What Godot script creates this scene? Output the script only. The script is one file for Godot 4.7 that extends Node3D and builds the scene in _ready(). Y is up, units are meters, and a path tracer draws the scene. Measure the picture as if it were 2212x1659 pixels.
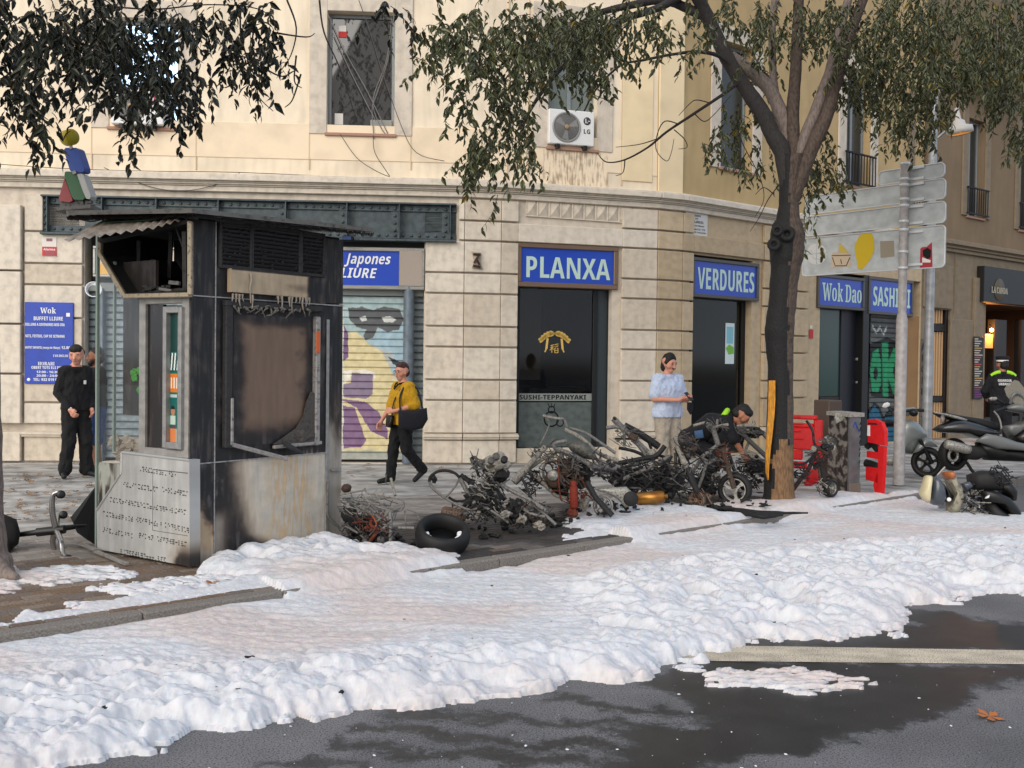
extends Node3D
# A street corner after a motorcycle fire: burnt kiosk, wrecked bikes and extinguishing foam.
const F := 2300.0
const EYE := Vector3(0, 1.73, 0)
const WALK := 0.12
var CB := Basis(Vector3.RIGHT, -0.0215) * Basis(Vector3.BACK, 0.012)
var rng := RandomNumberGenerator.new()
var taken := {}
var mats := {}
var tex := {}
var noise_a := FastNoiseLite.new()

# ---------- measuring: a direction seen from where the photographer stood, met with a depth, the ground or a wall
func ray(x: float, y: float) -> Vector3:
	return CB * Vector3((x - 1106.0) / F, -(y - 829.5) / F, -1.0)
func at(x: float, y: float, d: float) -> Vector3:
	var r := ray(x, y)
	return EYE + r * (d / -r.z)
func gnd(x: float, y: float, h := 0.0) -> Vector3:
	var r := ray(x, y)
	return EYE + r * ((h - EYE.y) / r.y)
func face(o: Vector3, u: Vector3) -> Dictionary:
	u = Vector3(u.x, 0, u.z).normalized()
	return {"o": o, "u": u, "n": u.cross(Vector3.UP)}
func fuv(f: Dictionary, x: float, y: float, w := 0.0) -> Vector2:
	var r := ray(x, y)
	var o: Vector3 = f.o + f.n * w
	var p := EYE + r * ((o - EYE).dot(f.n) / r.dot(f.n))
	return Vector2((p - o).dot(f.u), p.y)
func fp(f: Dictionary, u: float, v: float, w := 0.0) -> Vector3:
	return Vector3(f.o.x, 0, f.o.z) + f.u * u + Vector3.UP * v + f.n * w
func fpx(f: Dictionary, x: float, y: float, w := 0.0) -> Vector3:
	var q := fuv(f, x, y, w)
	return fp(f, q.x, q.y, w)
func frect(f: Dictionary, x0: float, y0: float, x1: float, y1: float, w := 0.0) -> Array:
	var ym := (y0 + y1) / 2.0
	var xm := (x0 + x1) / 2.0
	return [fuv(f, x0, ym, w).x, fuv(f, xm, y1, w).y, fuv(f, x1, ym, w).x, fuv(f, xm, y0, w).y]
func ftr(f: Dictionary, u: float, v: float, w := 0.0) -> Transform3D:
	return Transform3D(Basis(f.u, Vector3.UP, f.n), fp(f, u, v, w))

# ---------- shapes
func mk() -> SurfaceTool:
	var s := SurfaceTool.new()
	s.begin(Mesh.PRIMITIVE_TRIANGLES)
	s.set_smooth_group(-1)
	return s
func tri(s: SurfaceTool, a: Vector3, b: Vector3, c: Vector3) -> void:
	s.add_vertex(a); s.add_vertex(b); s.add_vertex(c)
func quad(s: SurfaceTool, a: Vector3, b: Vector3, c: Vector3, d: Vector3) -> void:
	tri(s, a, b, c); tri(s, a, c, d)
func quv(s: SurfaceTool, p: Array, uv := Rect2(0, 0, 1, 1)) -> void:   # a quad with corners top-left, top-right, bottom-right, bottom-left
	var t := [uv.position, Vector2(uv.end.x, uv.position.y), uv.end, Vector2(uv.position.x, uv.end.y)]
	for k in [0, 1, 2, 0, 2, 3]:
		s.set_uv(t[k]); s.add_vertex(p[k])
func bx(s: SurfaceTool, t: Transform3D, size: Vector3, c := 0.0) -> void:   # a box, its edges chamfered by c
	var h := size / 2.0
	s.set_smooth_group(-1)
	c = minf(c, minf(h.x, minf(h.y, h.z)) * 0.9)
	for ax in 3:
		for sg in [-1.0, 1.0]:
			var b := (ax + 1) % 3
			var d := (ax + 2) % 3
			var q := []
			for k in [[-1, -1], [1, -1], [1, 1], [-1, 1]]:
				var v := Vector3.ZERO
				v[ax] = h[ax] * sg
				v[b] = (h[b] - c) * k[0]
				v[d] = (h[d] - c) * k[1]
				q.append(t * v)
			if sg < 0: quad(s, q[0], q[1], q[2], q[3])
			else: quad(s, q[3], q[2], q[1], q[0])
	if c <= 0.0: return
	for ax in 3:
		var b := (ax + 1) % 3
		var d := (ax + 2) % 3
		for sb in [-1.0, 1.0]:
			for sd in [-1.0, 1.0]:
				var q := []
				for k in [[-1, 0], [1, 0], [1, 1], [-1, 1]]:
					var v := Vector3.ZERO
					v[ax] = (h[ax] - c) * k[0]
					v[b] = (h[b] - (c if k[1] == 1 else 0.0)) * sb
					v[d] = (h[d] - (0.0 if k[1] == 1 else c)) * sd
					q.append(t * v)
				if sb * sd > 0: quad(s, q[0], q[1], q[2], q[3])
				else: quad(s, q[3], q[2], q[1], q[0])
	for sx in [-1.0, 1.0]:
		for sy in [-1.0, 1.0]:
			for sz in [-1.0, 1.0]:
				var p := t * Vector3(h.x * sx, (h.y - c) * sy, (h.z - c) * sz)
				var q := t * Vector3((h.x - c) * sx, h.y * sy, (h.z - c) * sz)
				var r := t * Vector3((h.x - c) * sx, (h.y - c) * sy, h.z * sz)
				if sx * sy * sz > 0: tri(s, p, r, q)
				else: tri(s, p, q, r)
func fbox(s: SurfaceTool, f: Dictionary, u0: float, v0: float, u1: float, v1: float, w0: float, w1: float, c := 0.0) -> void:
	bx(s, ftr(f, (u0 + u1) / 2.0, (v0 + v1) / 2.0, (w0 + w1) / 2.0), Vector3(absf(u1 - u0), absf(v1 - v0), absf(w1 - w0)), c)
func pbox(s: SurfaceTool, f: Dictionary, x0: float, y0: float, x1: float, y1: float, w0: float, w1: float, c := 0.0) -> void:
	var r := frect(f, x0, y0, x1, y1, w1)
	fbox(s, f, r[0], r[1], r[2], r[3], w0, w1, c)
func bar(s: SurfaceTool, a: Vector3, b: Vector3, wide: float, deep: float, c := 0.0) -> void:
	var y := (b - a).normalized()
	var x := y.cross(Vector3.BACK if absf(y.z) < 0.9 else Vector3.UP).normalized()
	bx(s, Transform3D(Basis(x, y, x.cross(y)), (a + b) / 2.0), Vector3(wide, a.distance_to(b), deep), c)
func smooth(pts: Array, n := 4) -> PackedVector3Array:
	var o := PackedVector3Array()
	for i in pts.size() - 1:
		var p0: Vector3 = pts[maxi(i - 1, 0)]
		var p3: Vector3 = pts[mini(i + 2, pts.size() - 1)]
		for k in n:
			o.append((pts[i] as Vector3).cubic_interpolate(pts[i + 1], p0, p3, float(k) / n))
	o.append(pts[-1])
	return o
func tube(s: SurfaceTool, pts, r0: float, r1 := -1.0, sides := 8, wob := 0.0, closed := false) -> void:
	if r1 < 0.0: r1 = r0
	s.set_smooth_group(0)
	var n: int = pts.size()
	var rings := []
	var x := Vector3.ZERO
	for i in n:
		var d: Vector3
		if closed: d = pts[(i + 1) % n] - pts[(i + n - 1) % n]
		else: d = pts[mini(i + 1, n - 1)] - pts[maxi(i - 1, 0)]
		d = d.normalized()
		if x == Vector3.ZERO: x = d.cross(Vector3.UP if absf(d.y) < 0.9 else Vector3.RIGHT).normalized()
		else: x = (x - d * x.dot(d)).normalized()
		var y := d.cross(x)
		var r := lerpf(r0, r1, float(i) / maxi(n - 1, 1)) * (1.0 + (rng.randf_range(-wob, wob) if wob > 0.0 else 0.0))
		var ring := PackedVector3Array()
		for k in sides:
			var a := TAU * k / sides
			ring.append(pts[i] + (x * cos(a) + y * sin(a)) * r)
		rings.append(ring)
	for i in (n if closed else n - 1):
		var a: PackedVector3Array = rings[i]
		var b: PackedVector3Array = rings[(i + 1) % n]
		for k in sides:
			var k2 := (k + 1) % sides
			quad(s, a[k], b[k], b[k2], a[k2])
	if not closed:
		s.set_smooth_group(-1)
		for k in range(1, sides - 1):
			tri(s, rings[0][0], rings[0][k], rings[0][k + 1])
			tri(s, rings[-1][0], rings[-1][k + 1], rings[-1][k])
func lathe(s: SurfaceTool, t: Transform3D, prof: Array, seg := 20) -> void:   # prof: Vector2(radius, y)
	s.set_smooth_group(0)
	for i in prof.size() - 1:
		var p: Vector2 = prof[i]
		var q: Vector2 = prof[i + 1]
		for k in seg:
			var a := TAU * k / seg
			var b := TAU * (k + 1) / seg
			var e := [t * Vector3(p.x * cos(a), p.y, p.x * sin(a)), t * Vector3(q.x * cos(a), q.y, q.x * sin(a)), t * Vector3(q.x * cos(b), q.y, q.x * sin(b)), t * Vector3(p.x * cos(b), p.y, p.x * sin(b))]
			if q.x > 0.0001: tri(s, e[0], e[1], e[2])
			if p.x > 0.0001: tri(s, e[0], e[2], e[3])
func axis(p: Vector3, y: Vector3) -> Transform3D:   # a frame at p whose y axis points along y
	y = y.normalized()
	var x := y.cross(Vector3.UP if absf(y.y) < 0.9 else Vector3.RIGHT).normalized()
	return Transform3D(Basis(x, y, x.cross(y)), p)
func disc(s: SurfaceTool, t: Transform3D, r: float, h: float, seg := 20, c := 0.15) -> void:
	var e := minf(r, h) * c
	lathe(s, t, [Vector2(0, -h / 2), Vector2(r - e, -h / 2), Vector2(r, -h / 2 + e), Vector2(r, h / 2 - e), Vector2(r - e, h / 2), Vector2(0, h / 2)], seg)
func ring(s: SurfaceTool, t: Transform3D, r: float, a: float, b: float, seg := 28, sides := 10) -> void:   # a torus round t's y axis: tube half-width a across, half-height b along the axis
	var prof := []
	for k in sides + 1:
		var g := TAU * k / sides
		prof.append(Vector2(r + a * cos(g), b * sin(g)))
	lathe(s, t, prof, seg)
func lump(s: SurfaceTool, t: Transform3D, size: Vector3, rough := 0.25, seed_ := 0, n := 8) -> void:   # an uneven rounded body
	s.set_smooth_group(0 if rough < 0.3 else -1)
	var g := func(i: int, j: int) -> Vector3:
		var th := PI * i / n
		var ph := TAU * (j % (n * 2)) / (n * 2)
		var d := Vector3(sin(th) * cos(ph), cos(th), sin(th) * sin(ph))
		var k := 1.0 + rough * noise_a.get_noise_3d(d.x * 60 + seed_ * 37.0, d.y * 60, d.z * 60) * 1.6
		return t * (d * k * size * 0.5)
	for i in n:
		for j in n * 2:
			var a: Vector3 = g.call(i, j)
			var b: Vector3 = g.call(i, j + 1)
			var c: Vector3 = g.call(i + 1, j + 1)
			var d: Vector3 = g.call(i + 1, j)
			if i > 0: tri(s, a, b, c)
			if i < n - 1: tri(s, a, c, d)
func pillow(s: SurfaceTool, pts: Array, nrm: Vector3, thick: float, sq := 2.6, rings := 4) -> void:   # an outline with a rounded, padded thickness
	s.set_smooth_group(0)
	var c := Vector3.ZERO
	for p in pts: c += p
	c /= pts.size()
	nrm = nrm.normalized()
	var turn := 0.0
	for i in pts.size(): turn += (pts[i] - c).cross(pts[(i + 1) % pts.size()] - c).dot(nrm)
	for side in [-1.0, 1.0]:
		var last := []
		for j in rings + 1:
			var a := PI / 2 * j / rings
			var k := pow(cos(a), 2.0 / sq) if j < rings else 0.0
			var w: float = pow(sin(a), 2.0 / sq) * thick / 2.0 * side
			var now := []
			for p in pts: now.append(c + (p - c) * k + nrm * w)
			if j > 0:
				for i in pts.size():
					var i2 := (i + 1) % pts.size()
					if side * turn > 0: quad(s, last[i], now[i], now[i2], last[i2])
					else: quad(s, last[i], last[i2], now[i2], now[i])
			last = now
func slab(s: SurfaceTool, pts: Array, nrm: Vector3, thick: float) -> void:   # a flat outline with a thickness, towards -nrm
	s.set_smooth_group(-1)
	nrm = nrm.normalized()
	var x: Vector3 = (pts[1] - pts[0]).normalized()
	var y := nrm.cross(x)
	var flat := PackedVector2Array()
	for p in pts: flat.append(Vector2((p - pts[0]).dot(x), (p - pts[0]).dot(y)))
	var ids := Geometry2D.triangulate_polygon(flat)
	var cw := Geometry2D.is_polygon_clockwise(flat)
	for i in range(0, ids.size(), 3):
		var a: Vector3 = pts[ids[i]]
		var b: Vector3 = pts[ids[i + 1]]
		var c: Vector3 = pts[ids[i + 2]]
		if (b - a).cross(c - a).dot(nrm) > 0:
			var q := b; b = c; c = q
		tri(s, a, b, c)
		tri(s, a - nrm * thick, c - nrm * thick, b - nrm * thick)
	for i in pts.size():
		var a: Vector3 = pts[i]
		var b: Vector3 = pts[(i + 1) % pts.size()]
		if cw: quad(s, a, a - nrm * thick, b - nrm * thick, b)
		else: quad(s, a, b, b - nrm * thick, a - nrm * thick)
func loft(s: SurfaceTool, secs: Array, sides := 14, cap := true) -> void:   # secs: [centre, half vector across, half vector up, squareness]
	s.set_smooth_group(0)
	var rs := []
	for c in secs:
		var r := []
		var e: float = 2.0 / c[3]
		for k in sides:
			var a := TAU * k / sides
			r.append(c[0] + c[1] * signf(cos(a)) * pow(absf(cos(a)), e) + c[2] * signf(sin(a)) * pow(absf(sin(a)), e))
		rs.append(r)
	for i in secs.size() - 1:
		for k in sides:
			var k2 := (k + 1) % sides
			quad(s, rs[i][k], rs[i + 1][k], rs[i + 1][k2], rs[i][k2])
	if cap:
		for k in sides:
			var k2 := (k + 1) % sides
			tri(s, secs[0][0], rs[0][k], rs[0][k2])
			tri(s, secs[-1][0], rs[-1][k2], rs[-1][k])

# ---------- nodes
func done(s: SurfaceTool, tangents := false) -> ArrayMesh:
	s.generate_normals()
	if tangents: s.generate_tangents()
	return s.commit()
func numbered(called: String) -> String:
	var n: int = taken.get(called, 0)
	taken[called] = n + 1
	return called if n == 0 else "%s_%03d" % [called, n]
func hang(o: Node3D, called: String, parent = null) -> Node3D:
	if parent == null:
		o.name = numbered(called)
		add_child(o)
	else:
		o.name = called
		parent.add_child(o, true)
	return o
func obj(called: String, s, m: Material, parent = null) -> MeshInstance3D:
	var o := MeshInstance3D.new()
	o.mesh = done(s) if s is SurfaceTool else s
	o.material_override = null
	if m and o.mesh.get_surface_count():
		o.mesh.surface_set_material(0, m)
	hang(o, called, parent)
	return o
func inst(called: String, mesh: Mesh, m: Material, t: Transform3D, parent = null) -> MeshInstance3D:
	var o := MeshInstance3D.new()
	o.mesh = mesh
	if m: o.material_override = m
	o.transform = t
	hang(o, called, parent)
	return o
func tag(o: Node3D, label: String, category: String, group := "") -> Node3D:
	o.set_meta("label", label)
	o.set_meta("category", category)
	if group: o.set_meta("group", group)
	return o
func thing(called: String, label: String, category: String, group := "") -> Node3D:
	return tag(hang(Node3D.new(), called), label, category, group)
func struct(called: String, s, m: Material, label: String) -> MeshInstance3D:
	var o := obj(called, s, m)
	o.set_meta("kind", "structure")
	o.set_meta("label", label)
	return o
func many(called: String, mesh: Mesh, where: Array, parent = null, cols = null) -> MultiMeshInstance3D:
	var mm := MultiMesh.new()
	mm.transform_format = MultiMesh.TRANSFORM_3D
	mm.use_colors = cols != null
	mm.mesh = mesh
	mm.instance_count = where.size()
	for i in where.size():
		mm.set_instance_transform(i, where[i])
		if cols != null: mm.set_instance_color(i, cols[i])
	var o := MultiMeshInstance3D.new()
	o.multimesh = mm
	hang(o, called, parent)
	o.set_meta("kind", "stuff")
	return o

# ---------- materials
func ntex(key: String, freq: float, lo: float, hi: float, kind := FastNoiseLite.TYPE_SIMPLEX_SMOOTH, oct := 4, size := 512, normal := 0.0, ca := Color.WHITE, cb := Color.WHITE) -> Texture2D:
	if tex.has(key): return tex[key]
	var n := FastNoiseLite.new()
	n.seed = key.hash() % 9999
	n.noise_type = kind
	n.frequency = freq
	n.fractal_octaves = oct
	if kind == FastNoiseLite.TYPE_CELLULAR: n.cellular_return_type = FastNoiseLite.RETURN_DISTANCE
	var t := NoiseTexture2D.new()
	t.width = size; t.height = size
	t.seamless = true
	t.generate_mipmaps = false
	t.noise = n
	if normal > 0.0:
		t.as_normal_map = true
		t.bump_strength = normal
	else:
		var g := Gradient.new()
		g.offsets = PackedFloat32Array([0.0, 1.0])
		g.colors = PackedColorArray([Color(lo * ca.r, lo * ca.g, lo * ca.b), Color(hi * cb.r, hi * cb.g, hi * cb.b)])
		t.color_ramp = g
	tex[key] = t
	return t
func mat(key: String, col: Color, rough := 0.8, metal := 0.0, t: Texture2D = null, scale := Vector3.ONE, relief: Texture2D = null, cm := 0.0) -> StandardMaterial3D:
	if mats.has(key): return mats[key]
	var m := StandardMaterial3D.new()
	m.resource_name = key
	m.albedo_color = col
	m.roughness = rough
	m.metallic = metal
	if t or relief:
		m.uv1_triplanar = true
		m.uv1_world_triplanar = true
		m.uv1_scale = scale
		m.albedo_texture = t
	if relief:
		m.heightmap_enabled = true
		m.heightmap_texture = relief
		m.heightmap_scale = cm
	mats[key] = m
	return m
func second(m: StandardMaterial3D, t: Texture2D, scale: Vector3) -> StandardMaterial3D:   # a second pattern multiplied over the first
	m.detail_enabled = true
	m.detail_blend_mode = BaseMaterial3D.BLEND_MODE_MUL
	m.detail_albedo = t
	m.detail_uv_layer = BaseMaterial3D.DETAIL_UV_2
	m.uv2_triplanar = true
	m.uv2_world_triplanar = true
	m.uv2_scale = scale
	return m
func glass(key: String, alpha: float, col := Color(0.02, 0.03, 0.03)) -> StandardMaterial3D:
	if mats.has(key): return mats[key]
	var m := StandardMaterial3D.new()
	m.transparency = BaseMaterial3D.TRANSPARENCY_ALPHA
	m.albedo_color = Color(col, alpha)
	m.roughness = 0.02
	m.metallic_specular = 0.36
	mats[key] = m
	return m
func pic(key: String, im: Image, rough := 0.6, metal := 0.0) -> StandardMaterial3D:
	var m := StandardMaterial3D.new()
	m.resource_name = key
	m.albedo_texture = ImageTexture.create_from_image(im)
	m.roughness = rough
	m.metallic = metal
	m.texture_repeat = false
	mats[key] = m
	return m
func words(text: String, font: String, bold: bool, f: Dictionary, x0: float, y0: float, x1: float, y1: float, w: float, m: Material, parent, called := "lettering", slant := 0.0, thick := 0.004) -> MeshInstance3D:
	var r := frect(f, x0, y0, x1, y1, w)
	return words_at(text, font, bold, Transform3D(Basis(f.u, Vector3.UP, f.n), fp(f, (r[0] + r[2]) / 2.0, (r[1] + r[3]) / 2.0, w)), absf(r[2] - r[0]), absf(r[3] - r[1]), m, parent, called, slant, thick)
func words_at(text: String, font: String, bold: bool, t: Transform3D, wide: float, high: float, m: Material, parent, called := "lettering", slant := 0.0, thick := 0.004) -> MeshInstance3D:
	var sf := SystemFont.new()
	sf.font_names = PackedStringArray([font])
	sf.font_weight = 700 if bold else 400
	var tm := TextMesh.new()
	tm.text = text
	tm.font = sf
	tm.font_size = 48
	tm.pixel_size = 0.01
	tm.depth = 1.0
	tm.curve_step = 2.0
	tm.material = m
	var b := tm.get_aabb()
	var sc := Vector3(wide / maxf(b.size.x, 0.001), high / maxf(b.size.y, 0.001), thick)
	var o := MeshInstance3D.new()
	o.mesh = tm
	var c := b.get_center()
	var basis := t.basis * Basis(Vector3(1, 0, 0), Vector3(slant, 1, 0), Vector3(0, 0, 1)) * Basis.from_scale(sc)
	o.transform = Transform3D(basis, t.origin - basis * Vector3(c.x, c.y, 0) + t.basis.z * thick * 0.5)
	hang(o, called, parent)
	return o

# ---------- the ground: road, pavement, kerb, foam
var K0: Vector3
var KD: Vector3   # along the kerb, away to the right
var KN: Vector3   # from the kerb onto the pavement
const GX := -5.6
const GZ := -16.6
const GS := 0.04
const GW := 310
const GH := 330
var foam_t := PackedFloat32Array()
var foam_thin := PackedFloat32Array()
var foam_l := PackedFloat32Array()
var foam_d := PackedFloat32Array()
var nz := {}
func kerb_side(p: Vector3) -> float:
	return (p - K0).dot(KN)
func on_ground(x: float, y: float) -> Vector3:
	var p := gnd(x, y, 0.0)
	var q := gnd(x, y, WALK)
	return q if kerb_side(q) > 0.0 else p
func px_poly(list: Array) -> PackedVector2Array:
	var o := PackedVector2Array()
	for q in list:
		var p := on_ground(q[0], q[1])
		o.append(Vector2(p.x, p.z))
	return o
func stroke(list: Array, half: float) -> Array:   # a thin wandering band along a line
	var o := []
	for q in list: o.append([q[0], q[1] - half])
	for i in list.size(): o.append([list[list.size() - 1 - i][0], list[list.size() - 1 - i][1] + half])
	return o
func fill(buf: PackedFloat32Array, w: int, h: int, poly: PackedVector2Array, org: Vector2, step: float, val: float) -> PackedFloat32Array:
	var lo := poly[0]
	var hi := poly[0]
	for p in poly: lo = lo.min(p); hi = hi.max(p)
	for j in range(maxi(0, int((lo.y - org.y) / step)), mini(h, int((hi.y - org.y) / step) + 2)):
		var y := org.y + (j + 0.5) * step
		var xs := []
		for i in poly.size():
			var a := poly[i]
			var b := poly[(i + 1) % poly.size()]
			if (a.y > y) != (b.y > y): xs.append(a.x + (y - a.y) / (b.y - a.y) * (b.x - a.x))
		xs.sort()
		for k in range(0, xs.size() - 1, 2):
			for i in range(maxi(0, int(ceil((xs[k] - org.x) / step - 0.5))), mini(w, int(floor((xs[k + 1] - org.x) / step - 0.5)) + 1)):
				buf[j * w + i] = val
	return buf
func sample(buf: PackedFloat32Array, x: float, z: float) -> float:
	var u := clampf((x - GX) / GS - 0.5, 0.0, GW - 1.001)
	var v := clampf((z - GZ) / GS - 0.5, 0.0, GH - 1.001)
	var i := int(u)
	var j := int(v)
	var fu := u - i
	var fv := v - j
	var k := j * GW + i
	return lerpf(lerpf(buf[k], buf[k + 1], fu), lerpf(buf[k + GW], buf[k + GW + 1], fu), fv)
func noise(key: String, freq: float, oct := 3, kind := FastNoiseLite.TYPE_SIMPLEX_SMOOTH) -> FastNoiseLite:
	if not nz.has(key):
		var n := FastNoiseLite.new()
		n.noise_type = kind
		n.frequency = freq
		n.fractal_octaves = oct
		n.seed = key.hash() % 9973
		nz[key] = n
	return nz[key]

func build_ground() -> void:
	K0 = gnd(0, 1370, WALK)
	KD = gnd(1370, 1160, WALK) - K0
	KD = Vector3(KD.x, 0, KD.z).normalized()
	KN = Vector3(KD.z, 0, -KD.x)
	K0.y = 0
	# --- road, one sheet; its picture holds only the colour of dry and soaked asphalt
	var w := 860
	var h := 600
	var org := Vector2(-4.5, -10.6)
	var stp := 0.0125
	var wet := PackedFloat32Array()
	wet.resize(w * h)
	var dark := [
		[[1560, 1397], [1700, 1372], [1850, 1368], [1990, 1350], [1925, 1326], [2010, 1318], [2080, 1330], [2140, 1342], [2212, 1351], [2400, 1358], [2400, 1408], [2212, 1406], [1990, 1400], [1800, 1396]],
		[[1390, 1466], [1440, 1446], [1530, 1424], [1800, 1432], [2300, 1440], [2212, 1458], [2150, 1478], [2100, 1500], [2085, 1530], [2020, 1548], [1960, 1560], [1950, 1580], [1880, 1592], [1800, 1600], [1740, 1626], [1640, 1632], [1560, 1645], [1500, 1700], [1360, 1700], [1300, 1662], [1370, 1640], [1300, 1628], [1420, 1610], [1340, 1590], [1480, 1570], [1560, 1555], [1480, 1540], [1500, 1515], [1420, 1490]],
		stroke([[860, 1548], [945, 1543], [1060, 1552], [1174, 1563], [1332, 1559], [1512, 1579]], 6),
		stroke([[760, 1571], [830, 1573], [910, 1577], [1000, 1590], [1086, 1605], [1190, 1608], [1297, 1612], [1512, 1612]], 9),
		stroke([[700, 1590], [770, 1612], [875, 1626], [1000, 1630], [1086, 1633], [1180, 1638], [1297, 1650]], 9),
		stroke([[1191, 1506], [1260, 1515], [1332, 1531], [1430, 1540], [1530, 1552]], 6),
		stroke([[1290, 1582], [1400, 1576], [1530, 1590]], 6), stroke([[820, 1540], [900, 1538], [1000, 1536]], 3),
		stroke([[560, 1652], [700, 1650], [800, 1657]], 5)]
	for d in dark: wet = fill(wet, w, h, px_poly(d), org, stp, 1.0)
	for round_ in 1:
		for dir in [1, w]:
			var soft := wet.duplicate()
			for i in range(dir * 3, wet.size() - dir * 3): soft[i] = (wet[i - dir * 3] + wet[i - dir] + wet[i] + wet[i + dir] + wet[i + dir * 3]) * 0.2
			wet = soft
	var data := PackedByteArray()
	data.resize(w * h * 3)
	var rough := PackedByteArray()
	rough.resize(w * h)
	var na := noise("road_warp", 3.2, 4)
	var nb := noise("road_tone", 1.1, 4)
	var nc := noise("road_grain", 28.0, 2)
	for j in h:
		for i in w:
			var x := org.x + i * stp
			var z := org.y + j * stp
			var q := na.get_noise_2d(x, z)
			var ii := clampi(i + int(q * 14.0 + nc.get_noise_2d(x, z) * 5.0), 0, w - 1)
			var jj := clampi(j + int(na.get_noise_2d(z + 9.0, x) * 11.0 + nc.get_noise_2d(z, x) * 5.0), 0, h - 1)
			var wv := wet[jj * w + ii]
			var edge := minf(minf(i, w - 1 - i), minf(j, h - 1 - j)) / 40.0
			wv *= clampf(edge, 0.0, 1.0)
			var dry := 0.41 + 0.07 * nb.get_noise_2d(x, z) * clampf(edge, 0, 1)
			var c := lerpf(dry, 0.145 + 0.05 * q, wv)
			var k := (j * w + i) * 3
			data[k] = int(clampf(c, 0, 1) * 255)
			data[k + 1] = int(clampf(c * 0.985, 0, 1) * 255)
			data[k + 2] = int(clampf(c * (0.99 if wv < 0.5 else 0.97), 0, 1) * 255)
			rough[j * w + i] = int(lerpf(220, 118, wv))
	var rm := StandardMaterial3D.new()
	rm.resource_name = "asphalt"
	rm.albedo_texture = ImageTexture.create_from_image(Image.create_from_data(w, h, false, Image.FORMAT_RGB8, data))
	rm.roughness_texture = ImageTexture.create_from_image(Image.create_from_data(w, h, false, Image.FORMAT_L8, rough))
	rm.roughness_texture_channel = BaseMaterial3D.TEXTURE_CHANNEL_RED
	rm.roughness = 1.0
	second(rm, ntex("aggregate", 0.13, 0.05, 2.1, FastNoiseLite.TYPE_SIMPLEX_SMOOTH, 3, 1024), Vector3.ONE * 0.62)
	var s := mk()
	var uvof := func(p: Vector3) -> Vector2: return Vector2((p.x - org.x) / (w * stp), (p.z - org.y) / (h * stp))
	var xs := [-60.0, org.x, org.x + w * stp, 70.0]
	var zs := [-90.0, org.y, org.y + h * stp, 60.0]
	for j in 3:
		for i in 3:
			var c := [Vector3(xs[i], 0, zs[j]), Vector3(xs[i + 1], 0, zs[j]), Vector3(xs[i + 1], 0, zs[j + 1]), Vector3(xs[i], 0, zs[j + 1])]
			for k in [0, 1, 2, 0, 2, 3]:
				s.set_uv(uvof.call(c[k]) if i == 1 and j == 1 else Vector2(0.002, 0.002)); s.add_vertex(c[k])
	struct("road", s, rm, "dark asphalt road, partly soaked by the fire hoses")
	# --- painted line
	s = mk()
	var e0 := gnd(1470, 1394); var e1 := gnd(2212, 1406); var e2 := gnd(2212, 1436); var e3 := gnd(1430, 1428)
	e1 = e0 + (e1 - e0) * 2.2; e2 = e3 + (e2 - e3) * 2.2
	var up := Vector3.UP * 0.004
	quad(s, e0 + up, e1 + up, e2 + up, e3 + up)
	var line_m := mat("road paint", Color(0.80, 0.75, 0.66), 0.75, 0, ntex("paint_wear", 0.012, 0.80, 1.08, FastNoiseLite.TYPE_SIMPLEX_SMOOTH, 6), Vector3(0.5, 0.5, 1.1))
	second(line_m, tex["aggregate"], Vector3.ONE * 0.7)
	struct("road_marking", s, line_m, "worn cream painted line across the wet asphalt")
	# --- pavement sheet and far pavement
	var paver := mat("paving", Color(0.72, 0.71, 0.69), 0.8, 0, ntex("paving_tone", 0.012, 0.7, 1.15), Vector3.ONE * 0.35)
	second(paver, ntex("soot_wash", 0.006, 0.66, 1.18, FastNoiseLite.TYPE_SIMPLEX_SMOOTH, 5), Vector3(0.2, 0.2, 0.45))
	s = mk()
	var a := K0 + KN * 0.13 + Vector3.UP * 0.108
	quad(s, a - KD * 40 , a + KD * 80, a + KD * 80 + KN * 45, a - KD * 40 + KN * 45)
	var walk := struct("pavement", s, paver, "grey paved footway in front of the corner shops")
	# --- kerb of separate stones
	var kerb := hang(Node3D.new(), "kerb")
	kerb.set_meta("kind", "structure")
	kerb.set_meta("label", "granite kerb between the pavement and the road")
	var km := mat("kerb granite", Color(0.50, 0.475, 0.445), 0.85, 0, ntex("granite", 0.09, 0.55, 1.3), Vector3.ONE * 1.3, tex.get("granite"), 0.3)
	var ks := mk()
	bx(ks, Transform3D(Basis(KD, Vector3.UP, -KN), Vector3.ZERO), Vector3(0.995, 0.16, 0.13), 0.012)
	var kmesh := done(ks)
	for i in range(-4, 22):
		inst("kerb_stone", kmesh, km, Transform3D(Basis(), K0 + KD * (i * 1.0 + 0.35) + KN * 0.065 + Vector3.UP * 0.038), kerb)
	# --- pavers, laid along the kerb
	var tones := []
	for i in 4:
		var c: Color = [Color(0.46, 0.37, 0.29), Color(0.52, 0.46, 0.40), Color(0.45, 0.40, 0.36), Color(0.42, 0.35, 0.29)][i]
		tones.append(mat("paver %d" % i, c, 0.7, 0, ntex("paver_grain", 0.05, 0.6, 1.25), Vector3.ONE * 1.7))
	s = mk()
	bx(s, Transform3D(Basis(KD, Vector3.UP, -KN), Vector3.ZERO), Vector3(0.196, 0.03, 0.096), 0.006)
	var pm := done(s)
	pm.surface_set_material(0, mat("grey paver", Color(0.60, 0.57, 0.54), 0.75, 0, tex["soot_wash"], Vector3(0.35, 0.35, 0.6)))
	mats["grey paver"].vertex_color_use_as_albedo = true
	mat("sooty paver", Color(0.20, 0.19, 0.185), 0.6, 0, tex["paver_grain"], Vector3.ONE * 1.7)
	var spots := []
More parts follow.
